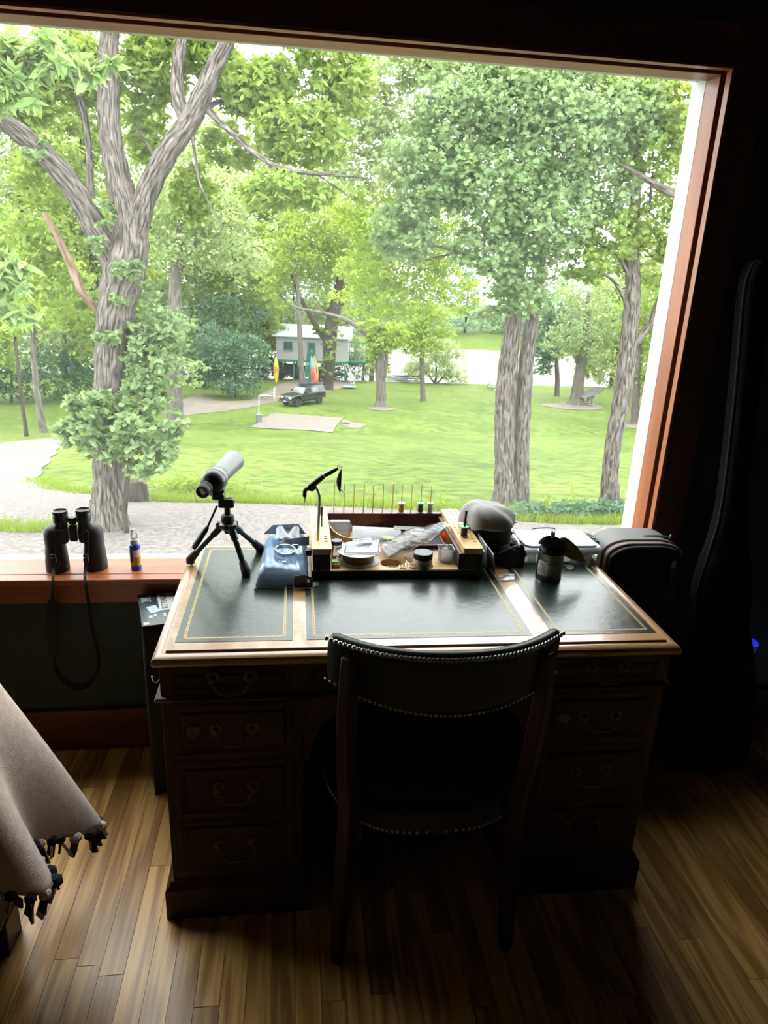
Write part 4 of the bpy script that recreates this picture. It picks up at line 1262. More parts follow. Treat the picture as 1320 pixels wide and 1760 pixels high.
o = hkm.build('hooks', dull_steel, cup); o['kind'] = 'stuff'
for k, (dx, dz, lb) in enumerate(((0.0, 0.0, 'orange feathered fly standing upright in the clear cup'), (0.010, -0.02, 'smaller orange and brown fly leaning in the clear cup'))):
    fy = thing('fishing_fly', lb, 'fly', (cq[0] + dx - .004, cq[1] + .004, BT + .04), group='orange flies in the cup')
    bx_ = Vector((cq[0] + dx - .004, cq[1] + .004, BT + 0.036))
    kpart(MB().tube([bx_ - Vector((0, 0, .006)), bx_ + Vector((0.001, 0, 0.022 + dz * .3))], 0.0012, 6), 'hook_shank', steel, fy)
    fb = MB()
    for i in range(26):
        a = random.uniform(-.9, .9)
        tip = bx_ + Vector((math.sin(a) * .019 - .004, random.uniform(-.008, .008), .052 + dz + random.uniform(-.006, .004)))
        st_ = bx_ + Vector((0.001, 0, 0.020 + dz * .3))
        fb.tube([st_, st_.lerp(tip, .5) + Vector((0, 0, .002)), tip], [0.0012, 0.0010, 0.0004], 4)
    kpart(fb, 'hackle', mat('orange_hackle' if k == 0 else 'rust_hackle', (0.95, 0.24, 0.04) if k == 0 else (0.65, 0.2, 0.04), 0.7), fy)

# ---- packets hanging on the right side
for k, (lb, x, y0, y1, z0, z1, tilt, m) in enumerate((
    ('blue packet hanging on the right side of the station', 0.5405, 1.832, 1.90, 0.785, 0.848, 0.10, mat('packet_blue', (0.09, 0.30, 0.45), 0.35)),
    ('grey foil packet hanging outermost on the right side', 0.566, 1.822, 1.886, 0.778, 0.842, -0.16, mat('packet_grey', (0.30, 0.29, 0.27), 0.3, 0.3)),
    ('cream card packet hanging between blue and grey packets', 0.553, 1.85, 1.96, 0.79, 0.857, -0.04, mat('packet_cream', (0.62, 0.60, 0.56), 0.6)))):
    pk = thing('hanging_packet', lb, 'packet', (x, (y0 + y1) / 2, z1), group='packets hanging on the station')
    hh = z1 - z0
    MB().box(-0.0012, 0.0012, (y0 - y1) / 2, (y1 - y0) / 2, -hh, 0, T((0, 0, 0), (0, tilt, 0))).build('packet_body', m, pk, bevel=0.0008)
    MB().box(-0.0016, 0.0016, (y0 - y1) / 2 - .001, (y1 - y0) / 2 + .001, -0.014, 0.001, T((0, 0, 0), (0, tilt, 0))).build('header_card', paper_white if k else dull_steel, pk)
    MB().grid(lambda u, v: T((0, 0, 0), (0, tilt, 0)) @ Vector((0.0022 + 0.0025 * math.sin(PI * u) * math.sin(PI * v), (y0 - y1) / 2 + (y1 - y0) * u, -hh + (hh - .014) * v)), 10, 10).build('clear_front', clear_plastic, pk)
# ---- little bag of beads
bq = PZ(867, 993, DT)
bb = thing('bead_bag', 'small clear zip bag of white beads lying on the wood strip', 'plastic bag', (bq.x, bq.y, DT))
sheet(lambda u, v: (-0.026 + 0.052 * u + .012 * v, -0.022 + 0.044 * v, 0.0012 + abs(crumple(u * .06, v * .05, .3)) + .0015 * math.sin(PI * u) * math.sin(PI * v)), 18, 16, 'bag_film', clear_mat('film_clear', (0.7, 0.72, 0.74), 0.14, 0.2, 0.22), bb)
be = MB()
for i in range(22): be.torus((random.uniform(-.012, .024), random.uniform(-.014, .012), 0.0018), 0.0022, 0.0009, (random.uniform(-.3, .3), 0, 1), 10, 5)
o = be.build('beads', white_plastic, bb); o['kind'] = 'stuff'

# ---- black pouch with grey drawstring top
pch = thing('drawstring_pouch', 'black round pouch with loose grey fabric top behind the station', 'pouch', (0.595, 2.005, DT))
blk_cloth = mat('black_cloth', (0.012, 0.012, 0.013), 0.8)
grey_cloth = mat('grey_canvas', (0.30, 0.285, 0.27), 0.9, var=0.1, vscale=30, bump=0.2, bscale=300)
def pbody(u, v):
    a = 2 * PI * u
    r = 0.070 * (1 + 0.05 * math.sin(3 * a + 1)) * (0.96 + 0.08 * math.sin(PI * v))
    return (r * 1.02 * math.cos(a), r * 0.92 * math.sin(a), 0.002 + 0.112 * v)
s = MB().grid(pbody, 40, 10, closed_u=True); s.f.append(tuple(range(39, -1, -1))); s.f.append(tuple(360 + i for i in range(40)))
s.build('pouch_body', blk_cloth, pch, sharp=60, sub=1)
def ptop(u, v):
    a = 2 * PI * u
    r = 0.080 * math.cos(v * PI / 2) ** 0.55 * (1 + 0.06 * math.sin(5 * a) * (1 - v) + 0.05 * math.sin(3 * a + 2 * v))
    z = 0.104 + 0.060 * math.sin(v * PI / 2) ** 0.9 + 0.006 * math.sin(6 * a + 4 * v) * (1 - v) + 0.012 * math.cos(a - 2.4) * v * (1 - v) * 2
    return (r * math.cos(a) * 1.08 - .012 * v, r * math.sin(a) * .92, z)
MB().grid(ptop, 64, 18, closed_u=True).build('fabric_top', grey_cloth, pch, sharp=80)
MB().torus((0, 0, 0.105), 0.0745, 0.004, (0.05, 0, 1), 40, 6).build('hem', grey_cloth, pch)
MB().tube(smooth_pts([(-.072, -.02, .115), (-.085, -.035, .100), (-.088, -.05, .092)], 4), .0016, 5).build('drawstring', mat('cord_dark', (0.03, 0.03, 0.03), 0.6), pch)
ga = MB()
for i in range(5): ga.torus((-.076, -.01 + i * .006, .108 + i * .006), .009, .0022, (1, .3, .2), 12, 5)
ga.build('gathered_edge', grey_cloth, pch)
MB().box(0.055, 0.072, -.052, -.050, .106, .109, T((0, 0, 0), (0, 0, .5))).build('tab_label', paper_white, pch)
MB().ball((0.074, -0.01, 0.072), (.006, .005, .006), 8, 6).build('zip_toggle', black_plastic, pch)
lens = thing('strap_bag', 'black folded camera strap bundle in front of the drawstring pouch', 'bag', (0.645, 1.925, DT))
def lump(u, v):
    a = 2 * PI * u
    t = PI * v / 2
    r = math.cos(t) ** .6
    k = 1 + .12 * math.sin(3 * a + 1) + .06 * math.sin(7 * a + 5 * v)
    return (0.047 * r * math.cos(a) * k, 0.030 * r * math.sin(a) * k, 0.001 + 0.058 * math.sin(t) * (1 + .12 * math.sin(2 * a)))
MB().grid(lump, 36, 12, closed_u=True).build('bundle', blk_cloth, lens, sharp=70)
st2 = smooth_pts([(-.045, -.01, .03), (-.02, -.02, .05), (.01, -.015, .062), (.035, .0, .06), (.046, .01, .045), (.05, .0, .02)], 6)
MB().tube(st2, .006, 8, flat=.25).build('strap', web, lens)
chn = MB()
for i in range(8): chn.torus((.036 + .0022 * i, .01 - .003 * i, .066 - .005 * i), .0045, .0014, (1, .4 * (i % 2), .3), 10, 5)
chn.build('strap_links', black_plastic, lens)

# ---- clear latch box
lb_ = thing('latch_box', 'clear plastic storage box with black side latches at the back right', 'box', (0.815, 2.005, DT))
mk = clear_mat('box_clear', (0.5, 0.55, 0.6), 0.42, 0.15)
def shell(rings, n=5):
    s = MB(); vs, fs = [], []
    for w_, d_, r_, z in rings: vs += [(x, y, z) for x, y in rrect(w_, d_, r_, n)]
    k = len(rrect(1, 1, .1, n))
    for i in range(len(rings) - 1):
        for j in range(k): fs.append((i * k + j, i * k + (j + 1) % k, (i + 1) * k + (j + 1) % k, (i + 1) * k + j))
    fs.append(tuple(range(k - 1, -1, -1))); fs.append(tuple((len(rings) - 1) * k + j for j in range(k)))
    return s.add(vs, fs)
shell([(0.235, 0.150, 0.02, 0.0), (0.243, 0.158, 0.024, 0.004), (0.252, 0.168, 0.026, 0.030)]).build('tub', mk, lb_, sharp=40)
shell([(0.262, 0.176, 0.030, 0.031), (0.266, 0.180, 0.032, 0.034), (0.266, 0.180, 0.032, 0.042), (0.256, 0.170, 0.03, 0.047)]).build('lid_rim', clear_mat('box_rim', (0.45, 0.52, 0.58), 0.75, 0.2), lb_, sharp=40)
shell([(0.236, 0.150, 0.024, 0.0472), (0.230, 0.144, 0.022, 0.0535)]).build('lid_panel', mk, lb_, sharp=40)
for i in range(5): MB().box(-.11 + i * .045, -.085 + i * .045, -.086, -.083, .006, .029).build('tub_rib', mk, lb_, bevel=.001)
for sd in (-1, 1):
    l2 = MB().box(sd * .133 - .005, sd * .133 + .005, -.03, .055, .026, .048).build('latch', black_plastic, lb_, bevel=.002)
    for i in range(6): MB().box(sd * .133 - .006, sd * .133 + .006, -.026 + i * .0135, -.020 + i * .0135, .048, .0505).build('latch_rib', black_plastic, l2, bevel=.0005)
MB().tube(smooth_pts([(-.05, .085, .046), (-.03, .088, .052), (.02, .088, .053), (.04, .085, .046)], 4), .002, 6).build('rear_hinge', black_plastic, lb_)

# ---- tin can with dyed hair patch on top
cq = PZ(949, 1001, DT)
can = thing('tin_can', 'open tin can with torn paper label standing on the right leather panel', 'can', (cq.x, cq.y + .036, DT))
tin = mat('dark_tin', (0.30, 0.30, 0.29), 0.28, 1.0, var=0.35, vscale=25, bump=0.25, bscale=35)
CR, CHt = 0.0365, 0.082
pr = [(0, 0.001), (CR - .002, 0.001), (CR + .0008, 0), (CR + .0008, .003), (CR, .004)] + [(CR - .0006 * (i % 2), .012 + i * .006) for i in range(11)] + [(CR, CHt - .004), (CR + .0012, CHt - .002), (CR + .0012, CHt), (CR - .001, CHt), (CR - .002, CHt - .01), (CR - .002, .01), (0, .01)]
MB().lathe(pr, 40).build('can_body', tin, can, sharp=40)
def wrap(a0, a1, z0, z1, r, zig=0.0, n=14):
    s = MB(); vs, fs = [], []
    for i in range(n + 1):
        a = a0 + (a1 - a0) * i / n
        j = zig * math.sin(i * 2.3)
        vs += [(r * math.cos(a), r * math.sin(a), z0 + j), (r * math.cos(a), r * math.sin(a), z1 - j * .6)]
        if i: fs.append((2 * i - 2, 2 * i, 2 * i + 1, 2 * i - 1))
    return s.add(vs, fs)
wrap(-2.95, -2.05, .018, .060, CR + .0012, .003).build('torn_label', mat('aged_label', (0.6, 0.58, 0.55), 0.7, var=.3, vscale=60), can, sharp=None, solid=.0003)
wrap(-2.05, -0.95, .020, .052, CR + .0014, .003).build('torn_label', mat('aged_label_pale', (0.42, 0.42, 0.40), 0.6, var=.25, vscale=40), can, sharp=None, solid=.0003)
for i in range(7): wrap(-2.85, -2.2, .024 + i * .0048, .0255 + i * .0048, CR + .0017).build('label_print', print_black, can, sharp=None)
hair = thing('hair_patch', 'bundle of black dyed hair resting on top of the tin can', 'hair bundle', (cq.x, cq.y + .036, DT + CHt))
hs = MB()
for i in range(520):
    # strands combed over a dome from the left to the right
    ph = random.uniform(-1.25, 1.25)
    rr = random.uniform(.9, 1.08)
    t0, t1 = random.uniform(.15, .5) * PI, random.uniform(.55, 1.02) * PI
    pts = []
    for k in range(5):
        t = t0 + (t1 - t0) * k / 4
        pts.append((.002 - .040 * rr * math.cos(t), .036 * rr * math.sin(ph) * max(0, math.sin(t)) ** .7, .001 + .038 * rr * math.sin(t) * math.cos(ph * .8) ** .5 - .008 * max(0, k - 3)))
    hs.tube(pts, [.0006, .0010, .0010, .0008, .0003], 3)
hb = MB().ball((.002, 0, .004), (.038, .033, .032), 20, 12)
hb.build('hair_core', mat('black_hair', (0.010, 0.010, 0.012), 0.45), hair)
o = hs.build('hair_strands', MATS['black_hair'], hair, sharp=None); o['kind'] = 'stuff'
wing = thing('olive_feather', 'olive brown wing feather tilted over the right rim of the tin can', 'feather', (cq.x + .02, cq.y + .03, DT + CHt + .01))
wv = MB()
WB = Vector(wing.location)
YW = cq.y + .028
def wp(px, py): return P(px, py, YW) - WB
up_e = smooth_pts([tuple(wp(*p)) for p in ((958, 926), (972, 924), (988, 936), (1000, 952), (1007, 967))], 10)
lo_e = smooth_pts([tuple(wp(*p)) for p in ((962, 950), (975, 958), (988, 963), (998, 965), (1007, 967))], 10)
for i in range(420):
    k = random.random()
    j0 = int(random.random() * (len(up_e) - 12)); j1 = min(len(up_e) - 1, j0 + random.randint(8, 16))
    pts = []
    for q_ in range(4):
        j = j0 + (j1 - j0) * q_ // 3
        a_, b_ = Vector(up_e[j]), Vector(lo_e[j])
        c_ = a_.lerp(b_, k)
        c_.y += .006 * math.sin(PI * k) * -1 + random.uniform(-.001, .001)
        pts.append(c_)
    wv.tube(pts, [.0007, .0013, .0012, .0003], 3)
for i in range(60):
    st_ = Vector((-.02 + random.uniform(-.004, .004), .004, .028)); en = st_ + Vector((-.006 + random.uniform(-.004, .010), 0, .026 + random.uniform(-.008, .006)))
    wv.tube([st_, en], [.0010, .0003], 3)
o = wv.build('barbs', mat('olive_barbs', (0.20, 0.15, 0.055), 0.6, col2=(0.42, 0.33, 0.15), vscale=60), wing, sharp=None); o['kind'] = 'stuff'
MB().tube([wp(960, 936) - Vector((0, .008, 0)), wp(985, 948) - Vector((0, .009, 0)), wp(1006, 966) - Vector((0, .002, 0))], [.0014, .0012, .0004], 6).build('quill', mat('quill_tan', (0.3, 0.22, 0.1), 0.5), wing)
cp = PZ(979, 978, DT)
cap = thing('bottle_top', 'little clear plastic bottle top behind the tin can', 'cap', (cp.x, cp.y, DT))
MB().lathe([(0, 0.001), (.010, 0), (.0115, .002), (.0115, .007), (.0100, .0075), (.0095, .003), (0, .003)], 20).build('cap_shell', clear_plastic, cap)
MB().torus((0, 0, .0072), .0112, .0007, (0, 0, 1), 20, 5).build('cap_rim', milky_plastic, cap)

# ---- blue package with brackets and hose clamp
bp_ = thing('blue_package', 'blue plastic-wrapped package lying left of the tying station', 'package', (-0.03, 1.93, DT))
poly_blue = mat('blue_poly', (0.13, 0.22, 0.36), 0.2, var=0.2, vscale=12, bump=0.1, bscale=30)
def pillow(u, v):
    x = -0.100 + 0.140 * u
    y = 1.782 + 0.315 * v
    e = (max(0, 1 - abs(2 * u - 1) ** 6)) ** .5 * (max(0, 1 - abs(2 * v - 1) ** 10)) ** .5
    return (x + .016 * (v - .3) * (1 - u), y, DT + .001 + .050 * e * (0.9 + .1 * math.sin(5 * u + 4 * v)) + .0012 * math.sin(40 * u + 9 * v) * e)
kpart(MB().grid(pillow, 30, 40), 'folded_cloth', poly_blue, bp_, sharp=80)
kpart(MB().box(-0.096, 0.036, 1.80, 2.085, DT + .0002, DT + .0015), 'under_wrap', mat('dark_navy_cloth', (0.02, 0.03, 0.05), 0.7), bp_)
def fedge(u, v):
    x = -0.112 + 0.165 * u
    return (x, 1.775 - .012 * v + .004 * math.sin(9 * u), DT + .001 + (1 - v) * (.040 + .006 * math.sin(PI * u)) )
kpart(MB().grid(lambda u, v: (-0.108 + 0.152 * u, 1.786 - .018 * v + .003 * math.sin(11 * u), DT + .0008 + .046 * (1 - v) * (.75 + .25 * math.sin(PI * u))), 20, 10), 'clear_wrap_end', clear_mat('wrap_film', (0.6, 0.68, 0.75), 0.18, 0.05), bp_, sharp=60)
ring_ = MB().torus((-0.028, 1.832, DT + .0515), .0135, .0005, (0, -.1, 1), 28, 4)
ring_.box(-0.034, -0.022, 1.829, 1.834, DT + .0512, DT + .0518)
kpart(ring_, 'round_logo', mat('logo_pale', (0.55, 0.66, 0.78), 0.4), bp_)
galv = mat('galvanised_sheet', (0.33, 0.34, 0.35), 0.3, 0.9, var=0.15, vscale=15)
ZB = DT + .053
bk1 = thing('steel_bracket', 'bent sheet-steel bracket at the back of the blue package', 'bracket', (-0.03, 2.04, ZB))
kpart(MB().prism([(-0.095, ZB - .004), (0.035, ZB - .004), (0.012, ZB + .030), (-0.065, ZB + .026)], 2.05, 2.0515, 'y'), 'upright_plate', galv, bk1, fix=True)
kpart(MB().box(-0.05, 0.005, 2.02, 2.05, ZB - .001, ZB + .0008), 'foot_plate', galv, bk1)
tagp = thing('parts_bag', 'clear torn bag of small white parts on the blue package', 'plastic bag', (-0.02, 2.03, ZB))
kpart(MB().grid(lambda u, v: (-0.055 + .07 * u, 1.99 + .05 * v, ZB + .004 + .022 * v * (.6 + .4 * math.sin(9 * u)) + crumple(u * .07, v * .05, 1.2)), 22, 16), 'bag_film', clear_mat('torn_film', (0.55, 0.56, 0.57), 0.5, 0.1), tagp, sharp=30)
pm_ = MB()
for i in range(5): pm_.ball((-.045 + i * .012, 2.02 + .004 * (i % 2), ZB + .006), (.005, .004, .004), 8, 6)
o = kpart(pm_, 'small_parts', white_plastic, tagp); o['kind'] = 'stuff'
bk2 = thing('steel_bracket', 'bent sheet-steel bracket in the middle of the blue package', 'bracket', (0.0, 1.94, ZB))
kpart(MB().prism([(-0.062, ZB - .002), (-0.012, ZB + .003), (-0.012, ZB + .026), (-0.028, ZB + .024)], 1.935, 1.9365, 'y'), 'side_plate', galv, bk2, fix=True)
kpart(MB().prism([(-0.0115, ZB + .001), (0.043, ZB + .004), (0.043, ZB + .032), (-0.0115, ZB + .026)], 1.9365, 1.938, 'y'), 'face_plate', galv, bk2, fix=True)
bk3 = thing('steel_bracket', 'dark angled bracket with bolt hole at the front corner of the blue package', 'bracket', (0.03, 1.765, DT))
pl3 = MB().prism([(0.0, DT + .001), (0.050, DT + .001), (0.050, DT + .030), (0.026, DT + .040), (0.0, DT + .036)], 1.7645, 1.7660, 'y').build('front_plate', mat('dark_sheet_steel', (0.06, 0.065, 0.07), 0.4, 0.6), sharp=30, fix=True)
hcc = MB().cyl((0.036, 1.75, DT + .021), (0.036, 1.78, DT + .021), .0052, n=18)
cut(pl3, hcc); pl3.parent = bk3; pl3.matrix_parent_inverse = Matrix.Translation(-Vector(bk3.location))
ft = MB().prism([(0.0505, 1.766), (0.072, 1.785), (0.066, 1.80), (0.0505, 1.80)], DT + .0005, DT + .0018).build('foot_plate', galv, bk3, fix=True)
ft.matrix_parent_inverse = Matrix.Translation(-Vector(bk3.location))
clamp = thing('hose_clamp', 'shiny hose clamp ring lying on the blue package', 'hose clamp', (-0.026, 1.892, ZB))
kpart(MB().lathe([(.0275, .001), (.0285, .001), (.0285, .013), (.0275, .013), (.0275, .001)], 36, (-0.026, 1.892, ZB - .001), (0.05, -.12, 1)), 'band', steel, clamp)
sl = MB()
for i in range(22):
    a = -2.6 + i * .1
    sl.box(-.0005, .0005, -.0002, .0008, .003, .011, Matrix.Translation((-0.026, 1.892, ZB - .001)) @ Matrix.Rotation(a, 4, 'Z') @ Matrix.Translation((0, -.0287, 0)))
sl2 = kpart(sl, 'band_slots', mat('slot_dark', (0.05, 0.05, 0.055), .5, .8), clamp)
kpart(MB().box(-.006, .010, 1.912, 1.920, ZB + .001, ZB + .015), 'screw_housing', dull_steel, clamp, bevel=.001)
kpart(MB().cyl((-.008, 1.9165, ZB + .009), (.013, 1.9165, ZB + .009), .0036, n=10), 'screw', dull_steel, clamp)

# ---- spotting scope on its small tripod
HUB = Vector((-0.188, 1.925, 0.0))
scope = thing('spotting_scope', 'grey and black spotting scope on a small black tripod', 'spotting scope', (HUB.x, HUB.y, DT))
tb_black = mat('tripod_black', (0.016, 0.016, 0.017), 0.32)
def sp(mb, name, m, **k): return kpart(mb, name, m, scope, **k)
hz = P(390, 903, HUB.y).z
hub = Vector((HUB.x, HUB.y, hz))
feet = [PZ(423, 990, DT), PZ(322, 968, DT), PZ(447, 948, DT)]
feet[1] = Vector((max(feet[1].x, -0.300), feet[1].y, DT))
for i, f in enumerate(feet):
    top = hub + (Vector((f.x, f.y, hz)) - hub).normalized() * 0.020 - Vector((0, 0, 0.004))
    f2 = Vector((f.x, f.y, DT + 0.012))
    d = f2 - top
    lg2 = sp(MB().tube([top, top + d * .25, top + d * .27, top + d * .8], [.0115, .0105, .0078, .0078], 14), 'leg', tb_black)
    ch = MB().tube([top + d * .3 + Vector((.0065, -.003, .003)), top + d * .72 + Vector((.0065, -.003, .003))], .0016, 6).build('leg_rail', steel if i == 0 else dull_steel, lg2)
    ch.matrix_parent_inverse = Matrix()
    fo = MB().tube([top + d * .76, top + d * .92, top + d * .98, Vector((f.x, f.y, DT + .001))], [.0105, .0125, .0135, .012], 14).build('rubber_foot', black_rubber, lg2)
sp(MB().lathe([(0, -.022), (.010, -.022), (.011, -.016), (.020, -.010), (.026, -.002), (.026, .006), (.020, .010), (.014, .011), (0, .011)], 24, hub), 'hub', tb_black)
for i, f in enumerate(feet):
    d = (Vector((f.x, f.y, hz)) - hub).normalized()
    sp(MB().box(-.012, .012, -.010, .010, -.004, .024, align(hub + d * .008, d)), 'hinge', tb_black, bevel=.004)
c1 = P(392, 884, HUB.y).z
sp(MB().lathe([(0, .009), (.0165, .009), (.019, .013), (.019, .028), (.0165, .032), (.009, .033), (0, .033)], 12, hub), 'lock_collar', black_rubber)
htop = P(388, 868, HUB.y).z
sp(MB().cyl((hub.x, hub.y, hz + .03), (hub.x, hub.y, htop), .0085, n=16), 'column', tb_black)
sp(MB().box(hub.x - .024, hub.x + .020, hub.y - .014, hub.y + .014, htop - .006, htop + .020), 'pan_head', tb_black, bevel=.005, seg=3)
sp(MB().box(hub.x - .040, hub.x - .006, hub.y - .016, hub.y + .018, htop + .018, htop + .036, ), 'tilt_head', tb_black, bevel=.005, seg=3)
h0 = Vector((hub.x - .026, hub.y - .018, htop + .004))
h1 = P(357, 905, hub.y - .040); h2 = P(332, 943, hub.y - .060)
sp(MB().tube([h0, h1], .0034, 10), 'handle_rod', tb_black)
sp(MB().tube([h1, h1.lerp(h2, .15), h1.lerp(h2, .85), h2], [.006, .0095, .0105, .008], 12, flat=.75), 'handle_grip', black_rubber)
E0, E1 = P(347, 846, 1.862), P(396, 797, 2.075)
ax = (E1 - E0).normalized()
LN = (E1 - E0).length
sgrey = mat('scope_grey', (0.18, 0.184, 0.19), 0.45, 0.2)
up = Vector((0, 0, 1)); rgt = ax.cross(up).normalized(); upv = rgt.cross(ax)
def along(t, o=0.0): return E0 + ax * (LN * t) + upv * o
sp(MB().lathe([(.010, 0), (.0165, -.001), (.0185, .002), (.0185, .018), (.0170, .020), (.0170, .022), (.0182, .023), (.0182, .034), (.0150, .036), (.0150, .044)], 30, E0, ax), 'eyepiece', black_rubber)
sp(MB().lathe([(0, .004), (.011, .003), (.010, 0.0)], 20, E0, ax), 'eye_lens', mat('lens_glass', (0.12, 0.06, 0.03), 0.05, spec=0.9))
rb = MB()
for i in range(30):
    a = 2 * PI * i / 30
    m_ = align(E0, ax) @ Matrix.Rotation(a, 4, 'Z')
    rb.box(.0178, .0192, -.0009, .0009, .004, .016, m_); rb.box(.0176, .0188, -.0009, .0009, .025, .033, m_)
sp(rb, 'grip_ribs', black_rubber)
sp(MB().lathe([(.0150, .040), (.020, .044), (.027, .048), (.0335, .058), (.0345, .070), (.0345, .080), (.030, .084)], 36, E0 + upv * .004 + rgt * .006, ax), 'prism_body', mat('scope_black', (0.02, 0.021, 0.022), 0.35))
oc = E0 + upv * .010 + rgt * .012
sp(MB().lathe([(.0340, .078), (.0345, .082), (.0335, .090), (.0275, .108), (.0265, .116)], 36, E0 + upv * .005 + rgt * .007, ax), 'neck', sgrey)
sp(MB().lathe([(.0262, .108), (.0268, .112), (.0300, LN), (.0312, LN + .006), (.0312, LN + .010), (.0285, LN + .010), (.0275, LN - .02), (0, LN - .02)], 40, E0 + upv * .007 + rgt * .008, ax), 'objective_tube', sgrey)
sp(MB().torus(E0 + upv * .006 + rgt * .0075 + ax * .112, .0268, .0008, ax, 36, 5), 'seam_ring', tb_black)
fm = align(E0 + ax * .095 - upv * .030 + rgt * .006, ax, upv)
sp(MB().box(-.011, .011, -.010, .006, -.03, .034, fm), 'mount_foot', tb_black, bevel=.002)
for i in range(4): sp(MB().box(-.0115, .0115, -.0105, -.0095, -.004 + i * .009, .001 + i * .009, fm), 'rail_groove', dull_steel)
tp = along(.42, -.035) + rgt * .005
sp(MB().tube([(hub.x - .02, hub.y, htop + .034), tp], [.014, .012], 12), 'mount_neck', tb_black)
# ================================================================== OUTDOORS: terrain
TY = [2.2, 14, 18.5, 22, 58, 68, 95, 99, 104, 109, 168, 174, 182, 205, 300]
TD = [6.2, 6.3, 6.35, 6.85, 13.05, 13.5, 14.45, 14.7, 16.6, 18.2, 18.2, 17.3, 16.4, 14.5, 8.0]
def gz(x, y):
    return 1.6 - float(np.interp(y, TY, TD))
def G(px, py):                       # where the line of sight meets the terrain
    d = ray(px, py)
    ys = np.linspace(3, 230, 4000)
    z = EYE[2] + d[2] / d[1] * ys
    t = 1.6 - np.interp(ys, TY, TD)
    i = int(np.argmax(z < t))
    y = ys[i]
    return Vector((d[0] / d[1] * y, y, gz(0, y)))
def depth(p):
    return float(CAM[2] @ (np.array(p) - EYE))

def terrain(name, m, xs, ys, zo=0.0, jit=0.0):
    s = MB()
    nx, ny = len(xs), len(ys)
    vs = [(x, y, gz(x, y) + zo + (jit * math.sin(x * 1.7 + y * 0.9) * math.sin(x * 0.6 - y * 1.3))) for y in ys for x in xs]
    fs = [(j * nx + i, j * nx + i + 1, (j + 1) * nx + i + 1, (j + 1) * nx + i) for j in range(ny - 1) for i in range(nx - 1)]
    return s.add(vs, fs).build(name, m, sharp=80)
def grass_mat(name, c1, c2, c3):
    m = bpy.data.materials.new(name)
    m.use_nodes = True
    N, L = m.node_tree.nodes, m.node_tree.links
    b = N['Principled BSDF']
    b.inputs['Roughness'].default_value = 0.9
    b.inputs['Specular IOR Level'].default_value = 0.1
    g = N.new('ShaderNodeNewGeometry')
    n1 = N.new('ShaderNodeTexNoise'); n1.inputs['Scale'].default_value = 0.22; n1.inputs['Detail'].default_value = 8; n1.inputs['Roughness'].default_value = 0.7
    mp = N.new('ShaderNodeMapping'); mp.inputs['Scale'].default_value = (0.7, 0.5, 1)
    L.new(g.outputs['Position'], mp.inputs[0]); L.new(mp.outputs[0], n1.inputs[0])
    r = N.new('ShaderNodeValToRGB')
    r.color_ramp.elements[0].position = 0.36; r.color_ramp.elements[0].color = (*c1, 1)
    r.color_ramp.elements[1].position = 0.62; r.color_ramp.elements[1].color = (*c2, 1)
    e = r.color_ramp.elements.new(0.72); e.color = (*c3, 1)
    L.new(n1.outputs['Fac'], r.inputs[0])
    n2 = N.new('ShaderNodeTexNoise'); n2.inputs['Scale'].default_value = 2.2; n2.inputs['Detail'].default_value = 7
    L.new(g.outputs['Position'], n2.inputs[0])
    hs = N.new('ShaderNodeHueSaturation')
    mr = N.new('ShaderNodeMapRange'); mr.inputs['From Min'].default_value = 0.3; mr.inputs['From Max'].default_value = 0.7; mr.inputs['To Min'].default_value = 0.5; mr.inputs['To Max'].default_value = 1.5
    L.new(n2.outputs['Fac'], mr.inputs[0]); L.new(mr.outputs[0], hs.inputs['Value']); L.new(r.outputs[0], hs.inputs['Color'])
    L.new(hs.outputs[0], b.inputs['Base Color'])
    bp = N.new('ShaderNodeBump'); bp.inputs['Strength'].default_value = 0.5; bp.inputs['Distance'].default_value = 0.05
    L.new(n2.outputs['Fac'], bp.inputs['Height']); L.new(bp.outputs[0], b.inputs['Normal'])
    return m
lawn_mat = grass_mat('mown_grass', (0.060, 0.092, 0.014), (0.098, 0.130, 0.024), (0.140, 0.150, 0.050))
structure(terrain('lawn', lawn_mat, np.linspace(-110, 150, 90), np.concatenate([np.linspace(2.4, 30, 40), np.linspace(31, 109, 50), np.linspace(112, 168, 12), np.linspace(170, 260, 30)]), 0, 0.0))
def patch(name, poly, m, zo, step):
    """a ground patch with the given outline, draped on the terrain"""
    xs = [p[0] for p in poly]; ys = [p[1] for p in poly]
    pts = []
    for i in range(len(poly)):
        a, b2 = Vector(poly[i]), Vector(poly[(i + 1) % len(poly)])
        n = max(1, int((b2 - a).length / step))
        for j in range(n):
            q = a + (b2 - a) * j / n
            nn = Vector((-(b2 - a).y, (b2 - a).x)).normalized()
            k = 0.12 * step * math.sin(7.1 * q.x + 3.3 * q.y) if j else 0
            pts.append(q + nn * k)
    nbd = len(pts)
    edges = [(i, (i + 1) % nbd) for i in range(nbd)]
    x = min(xs)
    while x < max(xs):
        y = min(ys)
        while y < max(ys):
            pts.append(Vector((x + random.uniform(-.1, .1) * step, y)))
            y += step
        x += step
    V2, E2, F2, *_ = geometry.delaunay_2d_cdt(pts, edges, [tuple(range(nbd))], 1, 1e-4)
    s = MB().add([(v.x, v.y, gz(v.x, v.y) + zo) for v in V2], [tuple(f) for f in F2])
    o = s.build(name, m, sharp=80, fix=True)
    if o.data.polygons[0].normal.z < 0: o.data.flip_normals()
    return structure(o)
def gxy(px, py):
    p = G(px, py); return (p.x, p.y)
gravel_mat = mat('pale_gravel', (0.058, 0.047, 0.041), 0.95, bump=1.0, bscale=12, vscale=11, col2=(0.160, 0.140, 0.126))
